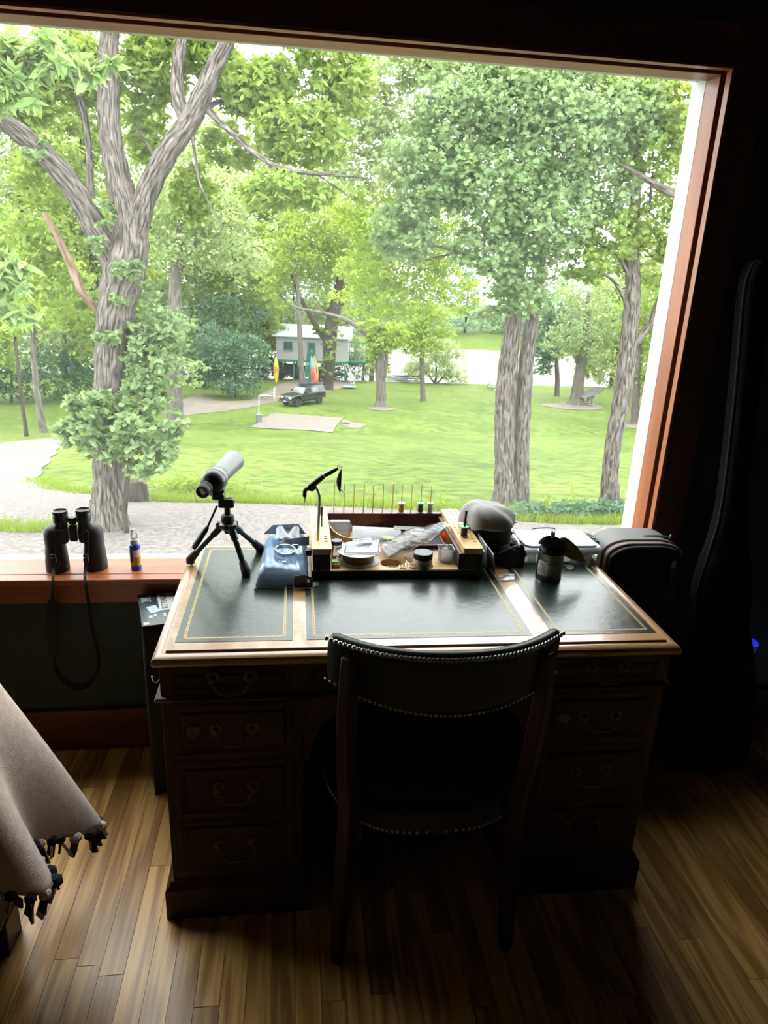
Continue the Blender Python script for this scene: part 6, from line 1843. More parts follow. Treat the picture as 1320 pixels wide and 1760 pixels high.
# ---- shrubs by the house
tree('evergreen_shrub', 'large dark blue-green shrub left of the stilt house', [[(405, 686, 78, 5), (405, 660, 78, 4), (404, 620, 78, 3)]], [PB(400, 640, 78, 52, 44), PB(372, 600, 79, 42, 46), PB(425, 610, 79, 40, 36), PB(350, 640, 79, 24, 34, 900)], 6500, 0.36, 'diamond', LM_BLUE, bark_brown, cat='shrub')
tree('evergreen_shrub', 'dark woodland thicket behind the pale torn trunk', [[(350, 655, 92, 4), (350, 600, 92, 3)]], [PB(330, 590, 92, 60, 70), PB(400, 550, 94, 70, 50), PB(270, 620, 92, 40, 50)], 4000, 0.5, 'diamond', LM_DARK, bark_brown, cat='shrub')
tree('evergreen_shrub', 'dark thicket along the far left lawn edge', [[(20, 690, 72, 4), (20, 640, 72, 3)]], [PB(10, 640, 72, 50, 55), PB(90, 640, 74, 60, 45), PB(150, 620, 76, 50, 50), PB(-50, 620, 72, 40, 60)], 4600, 0.42, 'diamond', LM_DARK, bark_brown, cat='shrub')
tree('bank_shrub', 'added dark undergrowth on the bank behind the stilt house', [[(520, 640, 104, 3), (520, 625, 104, 2)]], [PB(500, 640, 104, 40, 14), PB(560, 640, 104, 40, 14), PB(450, 630, 104, 40, 22)], 2600, 0.45, 'diamond', LM_DARK, bark_brown, cat='shrub')  # added to darken the bright gap under the house
tree('bank_shrub', 'light green shrubs along the bank right of the house', [[(625, 640, 99, 3), (625, 620, 99, 2)]], [PB(620, 625, 99, 36, 24), PB(600, 605, 99, 30, 30), PB(650, 610, 99, 24, 26)], 2600, 0.42, 'diamond', LM_PALE, bark_brown, cat='shrub')
# ---- woodland behind
def wood_tree(px, Y, top, wid, lm, n, size, label, low=620, kind='diamond'):
    g0 = P(px, 600, Y)
    zb = gz(0, Y)
    k = 1.0
    base_py = None
    limbs_ = []
    # trunk from the ground up, straight
    root = thing('woodland_tree', label, 'tree', (g0.x, Y, zb), group='woodland behind the lawn')
    ztop = P(px, top, Y).z
    zlow = P(px, low, Y).z
    kk = depth(P(px, 500, Y)) / FPX
    s = MB().tube([(g0.x, Y, zb - .2), (g0.x + .2, Y, (zb + ztop) / 2), (g0.x, Y, ztop - 2)], [0.42, 0.3, 0.12], 9)
    kpart(s, 'trunk', bark_brown, root)
    bl = []
    nb_ = 9
    for i in range(nb_):
        t = (i + 0.5) / nb_
        zz = zlow + (ztop - zlow) * t
        rr = wid * kk * (0.55 + 0.45 * math.sin(PI * min(1, t * 0.9 + 0.1)))
        off = random.uniform(-0.45, 0.45) * rr
        bl.append(((g0.x + off, Y + random.uniform(-.3, .3) * rr, zz), (rr * 0.75, rr * 0.6, (ztop - zlow) / nb_ * 1.1), rr * rr))
    me = leaves_mesh(blob_points(bl, int(n * 1.9)), size * 1.12, kind)
    o = link('foliage', me, lm, root); o.matrix_parent_inverse = Matrix.Translation(-Vector(root.location)); o['kind'] = 'stuff'
for a in [
    (-40, 62, 20, 110, LM_OAK, 6500, 0.42, 'leafy woodland tree at the far left edge', 620),
    (60, 95, 60, 110, LM_PALE, 6500, 0.55, 'pale woodland tree behind the left fork of the oak', 640),
    (170, 70, 10, 100, LM_OAK, 6500, 0.45, 'woodland tree rising directly behind the oak', 600),
    (270, 98, 120, 120, LM_PALE, 7000, 0.55, 'hazy woodland tree behind the right limb of the oak', 640),
    (390, 105, 200, 110, LM_YEL, 7000, 0.55, 'sunny yellow-green woodland tree above the dark shrub', 640),
    (480, 108, 240, 90, LM_PALE, 6000, 0.55, 'pale woodland tree above the stilt house', 600),
    (560, 112, 250, 90, LM_PALE, 5000, 0.55, 'pale woodland tree between house and river', 580),
    (400, 97, 240, 70, LM_YEL, 5000, 0.42, 'yellow-green tree hanging over the gravel track', 560),
    (455, 97, 400, 45, LM_YEL, 3200, 0.42, 'yellow-green tree at the left corner of the stilt house', 610),
    (1150, 88, 250, 90, LM_PALE, 6000, 0.5, 'woodland tree beside the right window jamb', 660),
    (1060, 98, 400, 80, LM_OAK, 5000, 0.5, 'woodland tree behind the wide pale tree', 640),
    (1230, 60, 100, 110, LM_OAK, 4500, 0.45, 'woodland tree hidden mostly by the window frame', 660),
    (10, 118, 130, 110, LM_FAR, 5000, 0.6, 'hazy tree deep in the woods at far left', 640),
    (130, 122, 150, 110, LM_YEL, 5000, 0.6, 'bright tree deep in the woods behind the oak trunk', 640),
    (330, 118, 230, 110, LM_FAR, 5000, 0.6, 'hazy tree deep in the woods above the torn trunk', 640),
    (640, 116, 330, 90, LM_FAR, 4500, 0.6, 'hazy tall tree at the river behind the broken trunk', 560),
    (230, 86, 330, 70, LM_YEL, 4500, 0.45, 'yellow-green undergrowth tree right behind the oak trunk', 660),
]: wood_tree(*a)
# ---- far river bank
for i in range(17):
    px = 60 + i * 74
    Y = 182 + (i * 37 % 17)
    g0 = P(px, 560, Y)
    zb = gz(0, Y)
    root = thing('bank_tree', 'hazy green tree on the far river bank', 'tree', (g0.x, Y, zb), group='trees along the far river bank')
    H = random.uniform(26, 34) if px < 640 else random.uniform(16, 24)
    kpart(MB().tube([(g0.x, Y, zb - .3), (g0.x, Y, zb + H * .7)], [0.4, 0.15], 7), 'trunk', bark_brown, root)
    bl = [((g0.x + random.uniform(-4, 4), Y + random.uniform(-2, 2), zb + H * t), (7.5 * (1.15 - t * .6), 4.0, H * .15), 1) for t in (0.06, 0.18, 0.3, 0.42, 0.54, 0.66, 0.78, 0.9)]
    me = leaves_mesh(blob_points(bl, 3600), 0.8, 'diamond')
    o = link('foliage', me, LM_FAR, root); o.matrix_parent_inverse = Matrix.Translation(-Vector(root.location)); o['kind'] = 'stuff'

# ================================================================== grass and weeds along the drive edge
def blades(name, pts, h, wd, lm, label, cat):
    n = len(pts)
    a = rng.uniform(0, 2 * PI, n)
    hh = h * rng.uniform(0.4, 1.3, n)
    lean = rng.normal(size=(n, 2)) * 0.35 * hh[:, None]
    dx = np.stack([np.cos(a), np.sin(a)], 1) * wd
    V = np.zeros((n, 3, 3))
    V[:, 0, :2] = pts[:, :2] - dx; V[:, 1, :2] = pts[:, :2] + dx; V[:, 2, :2] = pts[:, :2] + lean
    V[:, 0, 2] = V[:, 1, 2] = pts[:, 2]; V[:, 2, 2] = pts[:, 2] + hh
    me = bpy.data.meshes.new(name)
    me.from_pydata(V.reshape(-1, 3).tolist(), [], np.arange(n * 3).reshape(-1, 3).tolist())
    o = link(name, me, lm)
    return tag(o, label, cat, kind='stuff')
def strip(line, n, spread):
    """random points scattered about a line of picture points on the ground"""
    g_ = [gxy(*p) for p in line]
    out = []
    for i in range(n):
        t = random.random() * (len(g_) - 1)
        k = int(t); f = t - k
        x = g_[k][0] * (1 - f) + g_[k + 1][0] * f + random.gauss(0, spread)
        y = g_[k][1] * (1 - f) + g_[k + 1][1] * f + abs(random.gauss(0, spread))
        out.append((x, y, gz(x, y)))
    return np.array(out)
LM_GRASS = leaf_mat('tall_grass_blade', (0.15, 0.25, 0.04), (0.30, 0.38, 0.08), 0.4)
edge_line = [(240, 862), (330, 866), (450, 866), (600, 872), (760, 882), (900, 896), (1000, 902), (1130, 902)]
blades('tall_grass', strip(edge_line, 14000, 0.55), 0.20, 0.012, LM_GRASS, 'tall rough grass along the edge of the gravel drive', 'grass')
blades('drive_grass', np.concatenate([strip([(-40, 912), (0, 915), (60, 920), (110, 912)], 2500, 0.35), strip([(60, 826), (95, 842), (160, 852)], 1500, 0.3)]), 0.16, 0.012, LM_GRASS, 'grass tufts growing in the gravel at left', 'grass')
me = leaves_mesh(strip([(905, 893), (980, 893), (1040, 890), (1110, 890)], 2600, 0.45) + np.array([0, 0, 0.12]) + rng.normal(size=(2600, 3)) * [0, 0, 0.09], 0.13, 'maple')
tag(link('ground_ivy', me, LM_BLUE), 'blue-green ivy creeping by the drive at right', 'ivy', kind='stuff')
me = leaves_mesh(strip([(300, 845), (345, 850), (400, 858)], 1500, 0.5) + np.array([0, 0, 0.2]) + rng.normal(size=(1500, 3)) * [0, 0, 0.16], 0.12, 'lance')
tag(link('drive_weeds', me, LM_GRASS), 'leafy weeds between the oak and the spotting scope', 'weeds', kind='stuff')
def weed(px, py, h, label):
    q = G(px, py)
    root = thing('weed_plant', label, 'plant', q, group='tall weeds at the drive edge')
    s = MB()
    pts = []
    for k in range(3):
        a = random.uniform(0, 6.28)
        tip = (q.x + 0.2 * h * math.cos(a), q.y + 0.2 * h * math.sin(a), q.z + h * random.uniform(.7, 1))
        s.tube([q, ((q.x + tip[0]) / 2, (q.y + tip[1]) / 2, q.z + h * .55), tip], [0.012, 0.009, 0.004], 5)
        for t in np.linspace(.25, 1, 9): pts.append(((q.x * (1 - t) + tip[0] * t) + random.gauss(0, .05), (q.y * (1 - t) + tip[1] * t) + random.gauss(0, .05), q.z + (tip[2] - q.z) * t))
    kpart(s, 'stem', mat('green_stem', (0.13, 0.2, 0.05), 0.7), root)
    o = link('leaves', leaves_mesh(np.array(pts), 0.14, 'lance'), LM_GRASS, root); o.matrix_parent_inverse = Matrix.Translation(-q); o['kind'] = 'stuff'
for px, py, h, lb in ((640, 872, .9, 'tall weed behind the row of brass pegs'), (756, 880, .8, 'tall weed left of the twin maple trunks'), (985, 885, 1.0, 'tall weed between twin maple and right tree'), (938, 888, .8, 'tall weed beside the twin maple base'), (1075, 880, .8, 'tall weed beside the right tree base')): weed(px, py, h, lb)
me = leaves_mesh(strip([(935, 897), (955, 897)], 40, 0.12) + np.array([0, 0, 0.05]), 0.16, 'lance')
tag(link('fallen_leaves', me, leaf_mat('russet_leaf', (0.25, 0.06, 0.03), (0.38, 0.13, 0.06), 0.2)), 'small patch of russet fallen leaves by the drive', 'leaves', kind='stuff')

# ================================================================== cone, stump, driveway markers
q = G(184, 909)
cone = thing('traffic_cone', 'orange traffic cone in front of the oak', 'traffic cone', q)
orange = mat('cone_orange', (0.85, 0.11, 0.04), 0.5)
kc = depth(q) / FPX
kpart(MB().prism(rrect(19 * kc, 19 * kc, 2 * kc, 3, q.x, q.y), q.z + 0.0, q.z + 0.05), 'base', orange, cone, bevel=0.01, fix=True)
kpart(MB().lathe([(6.5 * kc, 0.05), (6.0 * kc, 0.09), (1.8 * kc, 33 * kc), (1.2 * kc, 34.5 * kc), (0, 34.5 * kc)], 20, q), 'cone_body', orange, cone)
q = G(236, 862)
st = thing('tree_stump', 'low dark stump behind the oak trunk', 'stump', q)
s = MB().tube([(q.x, q.y, q.z - .1), (q.x, q.y, q.z + .2), (q.x + .02, q.y, q.z + .45), (q.x, q.y, q.z + .62)], [0.36, 0.33, 0.31, 0.27], 16)
kpart(s, 'stump_body', bark_brown, st)
for (px, py, tp, lb) in ((262, 872, 832, 'thin driveway marker with red tip beside the stump'), (452, 866, 806, 'thin driveway marker with red tip right of the spotting scope')):
    q = G(px, py)
    top = P(px - (9 if px < 300 else 4), tp, q.y)
    r = thing('driveway_marker', lb, 'marker', q)
    kpart(MB().cyl(q, top, 0.006, n=6), 'stake', mat('marker_stake', (0.2, 0.2, 0.18), 0.6), r)
    kpart(MB().cyl(top, top + (top - q).normalized() * 0.11, 0.028, 0.02, 8), 'red_tip', mat('marker_red', (0.55, 0.10, 0.04), 0.5), r)

# ================================================================== basketball hoop
q = G(445, 726)
hoop = thing('basketball_hoop', 'white basketball hoop seen side-on beside the concrete pad', 'basketball hoop', q)
kh = depth(q) / FPX
wm_ = mat('white_pole_paint', (0.32, 0.33, 0.34), 0.4)
kpart(MB().lathe([(4.6 * kh, 0), (5.0 * kh, 1 * kh), (5.2 * kh, 13 * kh), (5.6 * kh, 14 * kh), (0, 14 * kh)], 18, q), 'barrel_base', mat('galvanised_barrel', (0.13, 0.15, 0.16), 0.5), hoop)
pts = smooth_pts([(q.x, q.y, q.z + 13 * kh), (q.x + .02, q.y, q.z + 38 * kh), (q.x + 1.6 * kh, q.y, q.z + 44.5 * kh), (q.x + 6 * kh, q.y, q.z + 46.5 * kh), (q.x + 16 * kh, q.y, q.z + 46.5 * kh), (q.x + 25 * kh, q.y, q.z + 46 * kh)], 5)
kpart(MB().tube(pts, 0.9 * kh, 8), 'pole', wm_, hoop)
kpart(MB().tube([(q.x + 15 * kh, q.y, q.z + 46.5 * kh), (q.x + 26 * kh, q.y, q.z + 52 * kh)], 0.6 * kh, 6), 'brace', wm_, hoop)
kpart(MB().box(q.x + 25.5 * kh, q.x + 27.5 * kh, q.y - 0.85, q.y + 0.85, q.z + 42 * kh, q.z + 58 * kh), 'backboard', wm_, hoop, bevel=0.03)
kpart(MB().torus((q.x + 31 * kh, q.y, q.z + 45 * kh), 0.23, 0.02, (0, 0, 1), 20, 6), 'rim', mat('rim_orange', (0.6, 0.2, 0.08), 0.5), hoop)

# ================================================================== SUV
gc = G(521, 695)
SUV = thing('suv', 'black lifted SUV with roof rack and spare tyre parked on the track', 'car', (gc.x, gc.y, gz(0, gc.y) + 0.04), math.radians(180 + 46))
SUV.scale = (0.9, 0.9, 0.9)
car_paint = mat('black_car_paint', (0.012, 0.013, 0.014), 0.12, coat=1.0)
car_glass = mat('car_glass', (0.03, 0.045, 0.045), 0.05, spec=0.9)
tyre = mat('tyre_rubber', (0.016, 0.016, 0.016), 0.8)
rim_m = mat('dark_alloy', (0.07, 0.07, 0.075), 0.35, 0.9)
chrome = mat('chrome_trim', (0.6, 0.62, 0.63), 0.2, 1.0)
def spart(mb, name, m, parent=None, **k): return mb.build(name, m, parent or SUV, **k)
HL, HW = 2.85, 1.0
# local frame: +x front, y across, z up
body = [(-HL, 0.75), (-HL + .02, 1.30), (-HL + .05, 1.38), (0.95, 1.38), (HL - .25, 1.28), (HL - .05, 1.15), (HL, 0.80), (HL - .02, 0.66)]
def arch(cx, r): return [(cx + r * math.cos(t), 0.66 + (r - 0.05) * math.sin(t)) for t in np.linspace(0, PI, 9)]
low = arch(1.85, 0.58) + arch(-1.75, 0.58)
outline = body + low + [(-HL + .02, 0.66)]
spart(MB().prism([(x, z) for x, z in outline], -HW, HW, 'y'), 'body', car_paint, bevel=0.05, fix=True, seg=3)
cab = [(-HL + .06, 1.36), (-HL + .22, 1.98), (-HL + .40, 2.08), (0.10, 2.08), (0.35, 2.03), (1.05, 1.38)]
vs, fs = [], []
for (x, z) in cab: vs += [(x, -HW + (0.03 + 0.13 * max(0, (z - 1.36) / 0.72)), z), (x, HW - (0.03 + 0.13 * max(0, (z - 1.36) / 0.72)), z)]
n = len(cab)
for i in range(n - 1): fs.append((2 * i, 2 * i + 1, 2 * i + 3, 2 * i + 2))
fs.append((2 * n - 2, 2 * n - 1, 1, 0)); fs.append(tuple(2 * i for i in range(n))); fs.append(tuple(2 * i + 1 for i in range(n - 1, -1, -1)))
spart(MB().add(vs, fs), 'cabin', car_paint, bevel=0.03, fix=True)
def ycab(z): return HW - (0.03 + 0.13 * max(0, (z - 1.36) / 0.72)) + 0.008
for sd in (-1, 1):
    for (x0, x1, x2, x3) in ((-2.55, -1.62, -1.64, -2.47), (-1.52, -0.62, -0.62, -1.52), (-0.52, 0.86, 0.34, -0.52)):
        q4 = [(x0, sd * ycab(1.43), 1.43), (x1, sd * ycab(1.43), 1.43), (x2, sd * ycab(1.96), 1.96), (x3, sd * ycab(1.96), 1.96)]
        spart(MB().add(q4 + [(a, b_ - sd * 0.02, c) for a, b_, c in q4], [(0, 1, 2, 3), (7, 6, 5, 4), (0, 4, 5, 1), (1, 5, 6, 2), (2, 6, 7, 3), (3, 7, 4, 0)]), 'side_window', car_glass, sharp=None, fix=True)
    spart(MB().box(0.55, 0.75, sd * (HW + .02) - .0, sd * (HW + .28), 1.42, 1.66), 'mirror', black_plastic, bevel=0.03)
    spart(MB().box(-1.0, 1.1, sd * (HW - .05), sd * (HW + .12), 0.52, 0.58), 'side_step', black_plastic, bevel=0.01)
    spart(MB().box(HL - .06, HL + .02, sd * .62 - .2, sd * .62 + .2, 0.95, 1.16), 'headlight', mat('headlight_glass', (0.45, 0.48, 0.5), 0.1), bevel=0.02)
    for dx in (-.60, .40): spart(MB().box(dx - .09, dx + .09, sd * (HW), sd * (HW + .03), 1.24, 1.27), 'door_handle', chrome)
    for cx in (1.85, -1.75):
        wv = spart(MB().lathe([(0.30, -0.16), (0.44, -0.16), (0.48, -0.12), (0.48, 0.12), (0.44, 0.16), (0.30, 0.16)], 28, (cx, sd * (HW - .10), 0.46), (0, sd, 0)), 'wheel', tyre)
        hub = MB().lathe([(0.31, 0.10), (0.29, 0.15), (0.10, 0.13), (0.09, 0.16), (0, 0.16)], 24, (cx, sd * (HW - .10), 0.46), (0, sd, 0))
        for k in range(6):
            a = k * PI / 3
            hub.box(-0.04, 0.04, 0.05, 0.28, 0.12, 0.165, align((cx, sd * (HW - .10), 0.46), (0, sd, 0)) @ Matrix.Rotation(a, 4, 'Z'))
        spart(hub, 'rim', rim_m, wv)
    spart(MB().tube([(-2.2, sd * .72, 2.10), (-2.15, sd * .72, 2.2), (0.1, sd * .72, 2.2), (0.15, sd * .72, 2.10)], 0.03, 6), 'roof_rail', black_plastic)
ws = [(0.98, -0.86, 1.42), (0.98, 0.86, 1.42), (0.38, 0.76, 2.0), (0.38, -0.76, 2.0)]
off = Vector((0.03, 0, 0.03))
spart(MB().add([Vector(v) + off for v in ws] + [Vector(v) for v in ws], [(0, 1, 2, 3), (7, 6, 5, 4), (0, 4, 5, 1), (1, 5, 6, 2), (2, 6, 7, 3), (3, 7, 4, 0)]), 'windshield', car_glass, sharp=None, fix=True)
spart(MB().box(HL - .03, HL + .015, -0.42, 0.42, 0.88, 1.16), 'grille', mat('grille_dark', (0.02, 0.02, 0.02), 0.5), bevel=0.02)
spart(MB().ball((HL + .02, 0, 1.03), (0.01, 0.12, 0.05), 14, 8), 'badge', chrome)
spart(MB().box(HL - .05, HL + .16, -0.98, 0.98, 0.55, 0.78), 'front_bumper', mat('bumper_dark', (0.03, 0.03, 0.03), 0.5), bevel=0.04)
spart(MB().box(HL + .155, HL + .17, -0.16, 0.16, 0.60, 0.72), 'number_plate', paper_white)
spart(MB().tube(smooth_pts([(HL + .1, -.6, .7), (HL + .25, -.5, .95), (HL + .25, .5, .95), (HL + .1, .6, .7)], 4), 0.035, 7), 'bull_bar', black_plastic)
spart(MB().box(-HL - .1, -HL + .05, -0.98, 0.98, 0.60, 0.80), 'rear_bumper', MATS['bumper_dark'], bevel=0.04)
rk = MB()
for i in range(9): rk.box(-2.2 + i * .29, -2.16 + i * .29, -.72, .72, 2.18, 2.22)
spart(rk, 'rack_bars', black_plastic)
spart(MB().lathe([(0.20, -.12), (0.40, -.12), (0.45, -.08), (0.45, .08), (0.40, .12), (0.20, .12)], 24, (0.02, 0.1, 2.34)), 'spare_tyre', tyre)
spart(MB().box(-1.9, -0.9, -0.4, 0.4, 2.22, 2.34), 'rack_cargo', black_plastic, bevel=0.03)
spart(MB().box(-2.4, 2.4, -0.7, 0.7, 0.45, 0.68), 'chassis', mat('chassis_black', (0.01, 0.01, 0.01), 0.8))

# ================================================================== HOUSE ON STILTS
hq = P(536, 654, 95)
HZ = gz(0, 95)
house = thing('stilt_house', 'white house on stilts with green door, stairs and trim', 'house', (hq.x, 95, HZ), math.radians(-7))
def hpart(mb, name, m, parent=None, **k): return mb.build(name, m, parent or house, **k)
siding = mat('pale_siding', (0.27, 0.265, 0.26), 0.7, var=0.06, vscale=3)
green_trim = mat('green_trim_paint', (0.012, 0.115, 0.07), 0.5)
roof_m = mat('pale_metal_roof', (0.30, 0.32, 0.335), 0.4)
W2, F0, FH = 4.7, 2.75, 3.0
hpart(MB().box(-W2, W2, -0.0, 7.0, F0, F0 + FH), 'walls', siding)
for i in range(15): hpart(MB().box(-W2 - .01, W2 + .01, -0.025, 0.0, F0 + .02 + i * .2, F0 + .205 + i * .2 - .015), 'siding_board', siding)
hpart(MB().add([(-W2 - .5, -.6, F0 + FH - .05), (W2 + .5, -.6, F0 + FH - .05), (W2 + .5, 3.5, F0 + FH + 1.15), (-W2 - .5, 3.5, F0 + FH + 1.15), (-W2 - .5, 7.6, F0 + FH - .05), (W2 + .5, 7.6, F0 + FH - .05),
                (-W2 - .5, -.6, F0 + FH + .07), (W2 + .5, -.6, F0 + FH + .07), (W2 + .5, 3.5, F0 + FH + 1.3), (-W2 - .5, 3.5, F0 + FH + 1.3), (-W2 - .5, 7.6, F0 + FH + .07), (W2 + .5, 7.6, F0 + FH + .07)],
               [(0, 1, 2, 3), (3, 2, 5, 4), (6, 9, 8, 7), (9, 10, 11, 8), (0, 6, 7, 1), (4, 5, 11, 10), (0, 3, 9, 6), (3, 4, 10, 9), (1, 7, 8, 2), (2, 8, 11, 5)]), 'roof', roof_m, sharp=None, fix=True)
hpart(MB().box(-W2 - .05, W2 + .05, -.08, 7.05, F0 - .3, F0), 'floor_beam', green_trim)
for x in (-4.5, -2.4, -.3, 1.9, 4.4):
    for y in (0.1, 3.4, 6.8):
        hpart(MB().box(x - .13, x + .13, y - .13, y + .13, -.3, F0 - .3), 'stilt', green_trim)
wn = hpart(MB().box(-3.75, -2.55, -.10, -.02, F0 + 1.05, F0 + 2.35), 'window', green_trim)
for x in (-3.62, -3.11): hpart(MB().box(x, x + .43, -.13, -.095, F0 + 1.2, F0 + 2.22), 'pane', car_glass, wn)
hpart(MB().box(-3.66, -2.64, -.13, -.10, F0 + 1.2, F0 + 1.27), 'sash', white_paint, wn)
dr = hpart(MB().box(-0.62, 0.42, -.10, -.02, F0, F0 + 2.35), 'door', green_trim)
hpart(MB().box(-.40, .20, -.12, -.09, F0 + 1.25, F0 + 2.1), 'door_pane', car_glass, dr)
hpart(MB().box(-.14, .02, -.13, -.115, F0 + 1.25, F0 + 1.4), 'door_notice', paper_white, dr)
for i in range(14):
    t = i / 13
    y, z = -0.3 - 2.9 * (1 - t), 0.15 + (F0 - .1) * t
    hpart(MB().box(-.56, .36, y - .16, y + .16, z - .03, z + .03), 'stair_tread', mat('green_tread', (0.03, 0.19, 0.13), 0.6))
for x in (-.62, .42):
    hpart(MB().add([(x - .04, -3.45, 0), (x + .04, -3.45, 0), (x + .04, -.1, F0), (x - .04, -.1, F0), (x - .04, -3.2, -.1), (x + .04, -3.2, -.1), (x + .04, -.1, F0 - .35), (x - .04, -.1, F0 - .35)], [(0, 1, 2, 3), (4, 7, 6, 5), (0, 4, 5, 1), (2, 6, 7, 3), (0, 3, 7, 4), (1, 5, 6, 2)]), 'stringer', green_trim, fix=True)
    hpart(MB().tube([(x, -3.3, 0.1), (x, -3.3, 1.0), (x, -.2, F0 + .95), (x, -.2, F0)], 0.04, 6), 'handrail', green_trim)
# screened side porch
pc = MB()
for i in range(5): pc.box(W2 + .4 + i * .5, W2 + .46 + i * .5, .3, .36, 0.0, F0 + 2.6)
for z in (F0, F0 + 1.2, F0 + 2.5): pc.box(W2, W2 + 2.5, .28, .38, z, z + .1)
hpart(pc, 'porch_frame', green_trim)
hpart(MB().box(W2, W2 + 2.5, .4, 5, F0 - .15, F0 - .02), 'porch_floor', green_trim)
def kayak(label, px, py0, py1, col, Y, lean=0.6, wd=0.33):
    a, b_ = P(px[0], py1, Y), P(px[1], py0, Y)
    a = Vector((a.x, Y - lean, gz(0, Y))); b_ = Vector((b_.x, Y, b_.z))
    root = thing('kayak', label, 'kayak', a)
    d = (b_ - a)
    ln = d.length
    m_ = align(a, d, (0, 1, 0))
    s = MB()
    pr = [(0.02, 0.0), (0.5, 0.12), (0.86, 0.3), (1.0, 0.5), (0.86, 0.7), (0.5, 0.88), (0.02, 1.0)]
    pr = smooth_pts(pr, 3)
    vs, fs = [], []
    n = 12
    for r, t in pr:
        for j in range(n):
            an = 2 * PI * j / n
            vs.append((r * wd * math.cos(an), r * wd * 0.55 * math.sin(an), t * ln))
    for i in range(len(pr) - 1):
        for j in range(n): fs.append((i * n + j, i * n + (j + 1) % n, (i + 1) * n + (j + 1) % n, (i + 1) * n + j))
    kpart(s.add(vs, fs, m_), 'hull', mat('kayak_' + label.split()[0], col, 0.35), root)
    c = MB().add(*(lambda q_: (q_.v, q_.f))(MB().torus((0, 0, 0), wd * 0.55, 0.03, (0, 0, 1), 18, 5)), m=m_ @ Matrix.Translation((0, -wd * 0.52, ln * 0.5)) @ Matrix.Rotation(PI / 2, 4, 'X') @ Matrix.Diagonal((1, 1.8, 1, 1)))
    kpart(c, 'cockpit_rim', black_plastic, root)
kayak('blue kayak leaning beside the green stairs', (541, 535), 611, 657, (0.10, 0.35, 0.42), 92.5)
kayak('red kayak leaning beside the green stairs', (540, 536), 628, 659, (0.60, 0.05, 0.05), 92.1)
kayak('orange kayak leaning right of the stairs', (545, 540), 611, 657, (0.5, 0.24, 0.02), 92.8)
kayak('yellow kayak upright at the left corner of the house', (475, 474), 612, 654, (0.5, 0.30, 0.02), 92.5)
# boat on a trailer under the house
bq = P(496, 650, 97); bq = Vector((bq.x, 97.5, gz(0, 97.5)))
boat = thing('motor_boat', 'dark motor boat on a trailer stored under the house', 'boat', bq)
bd = mat('boat_black', (0.025, 0.026, 0.03), 0.35)
vs, fs = [], []
secs = [(-1.6, 0.9, 0.75), (0, 0.95, 0.7), (1.6, 0.8, 0.75), (2.6, 0.05, 1.0)]
for x, hw, zk in secs: vs += [(x, -hw, 1.55), (x, -hw * .9, zk + .2), (x, 0, zk - .1), (x, hw * .9, zk + .2), (x, hw, 1.55)]
for i in range(3):
    for j in range(4): fs.append((i * 5 + j, i * 5 + j + 1, (i + 1) * 5 + j + 1, (i + 1) * 5 + j))
    fs.append((i * 5 + 4, i * 5, (i + 1) * 5, (i + 1) * 5 + 4))
fs.append((0, 4, 3, 2, 1)); fs.append((15, 16, 17, 18, 19))
MT = Matrix.Rotation(-PI / 2 - .5, 4, 'Z')
o = MB().add(vs, fs, MT).build('hull', bd, boat, fix=True)
MB().box(-.2, .1, -.7, .7, 1.5, 2.1, MT).build('windscreen', car_glass, boat, bevel=0.03)
MB().box(-1.95, -1.6, -.25, .25, .7, 2.0, MT).build('outboard', bd, boat, bevel=0.08)
for sd in (-1, 1): MB().lathe([(0.12, -.1), (0.3, -.1), (0.33, 0), (0.3, .1), (0.12, .1)], 18, MT @ Vector((-.3, sd * .95, .33)), MT @ Vector((0, 1, 0))).build('trailer_wheel', tyre, boat)
MB().tube([MT @ Vector(p) for p in ((-1.5, 0, .5), (1.5, 0, .5), (3.4, 0, .45))], 0.06, 6).build('trailer_frame', bd, boat)
# utility vehicle right of the stairs
uq = P(552, 652, 96.5); uq = Vector((uq.x, 96.5, gz(0, 96.5)))
utv = thing('utility_vehicle', 'small off-road buggy parked under the house right of the stairs', 'vehicle', uq)
MB().box(-.7, .7, -1.2, 1.2, .45, .95).build('chassis', bd, utv, bevel=.08)
MB().box(-.6, .6, -.5, -.2, .95, 1.5).build('seat_back', bd, utv, bevel=.05)
cg = MB()
for sd in (-.6, .6): cg.tube([(sd, -1.0, .9), (sd, -.8, 1.9), (sd, .4, 1.9), (sd, .9, .95)], 0.04, 6)
cg.tube([(-.6, -.8, 1.9), (.6, -.8, 1.9)], .04, 6)
cg.build('roll_cage', bd, utv)
for sx_ in (-.75, .75):
    for sy_ in (-.8, .8): MB().lathe([(0.1, -.12), (0.3, -.12), (0.33, 0), (0.3, .12), (0.1, .12)], 18, (sx_, sy_, .33), (1, 0, 0)).build('wheel', tyre, utv)
MB().box(.35, .55, -1.28, -1.18, .8, .95).build('tail_lamp', mat('lamp_orange', (0.8, 0.15, 0.05), 0.3), utv)
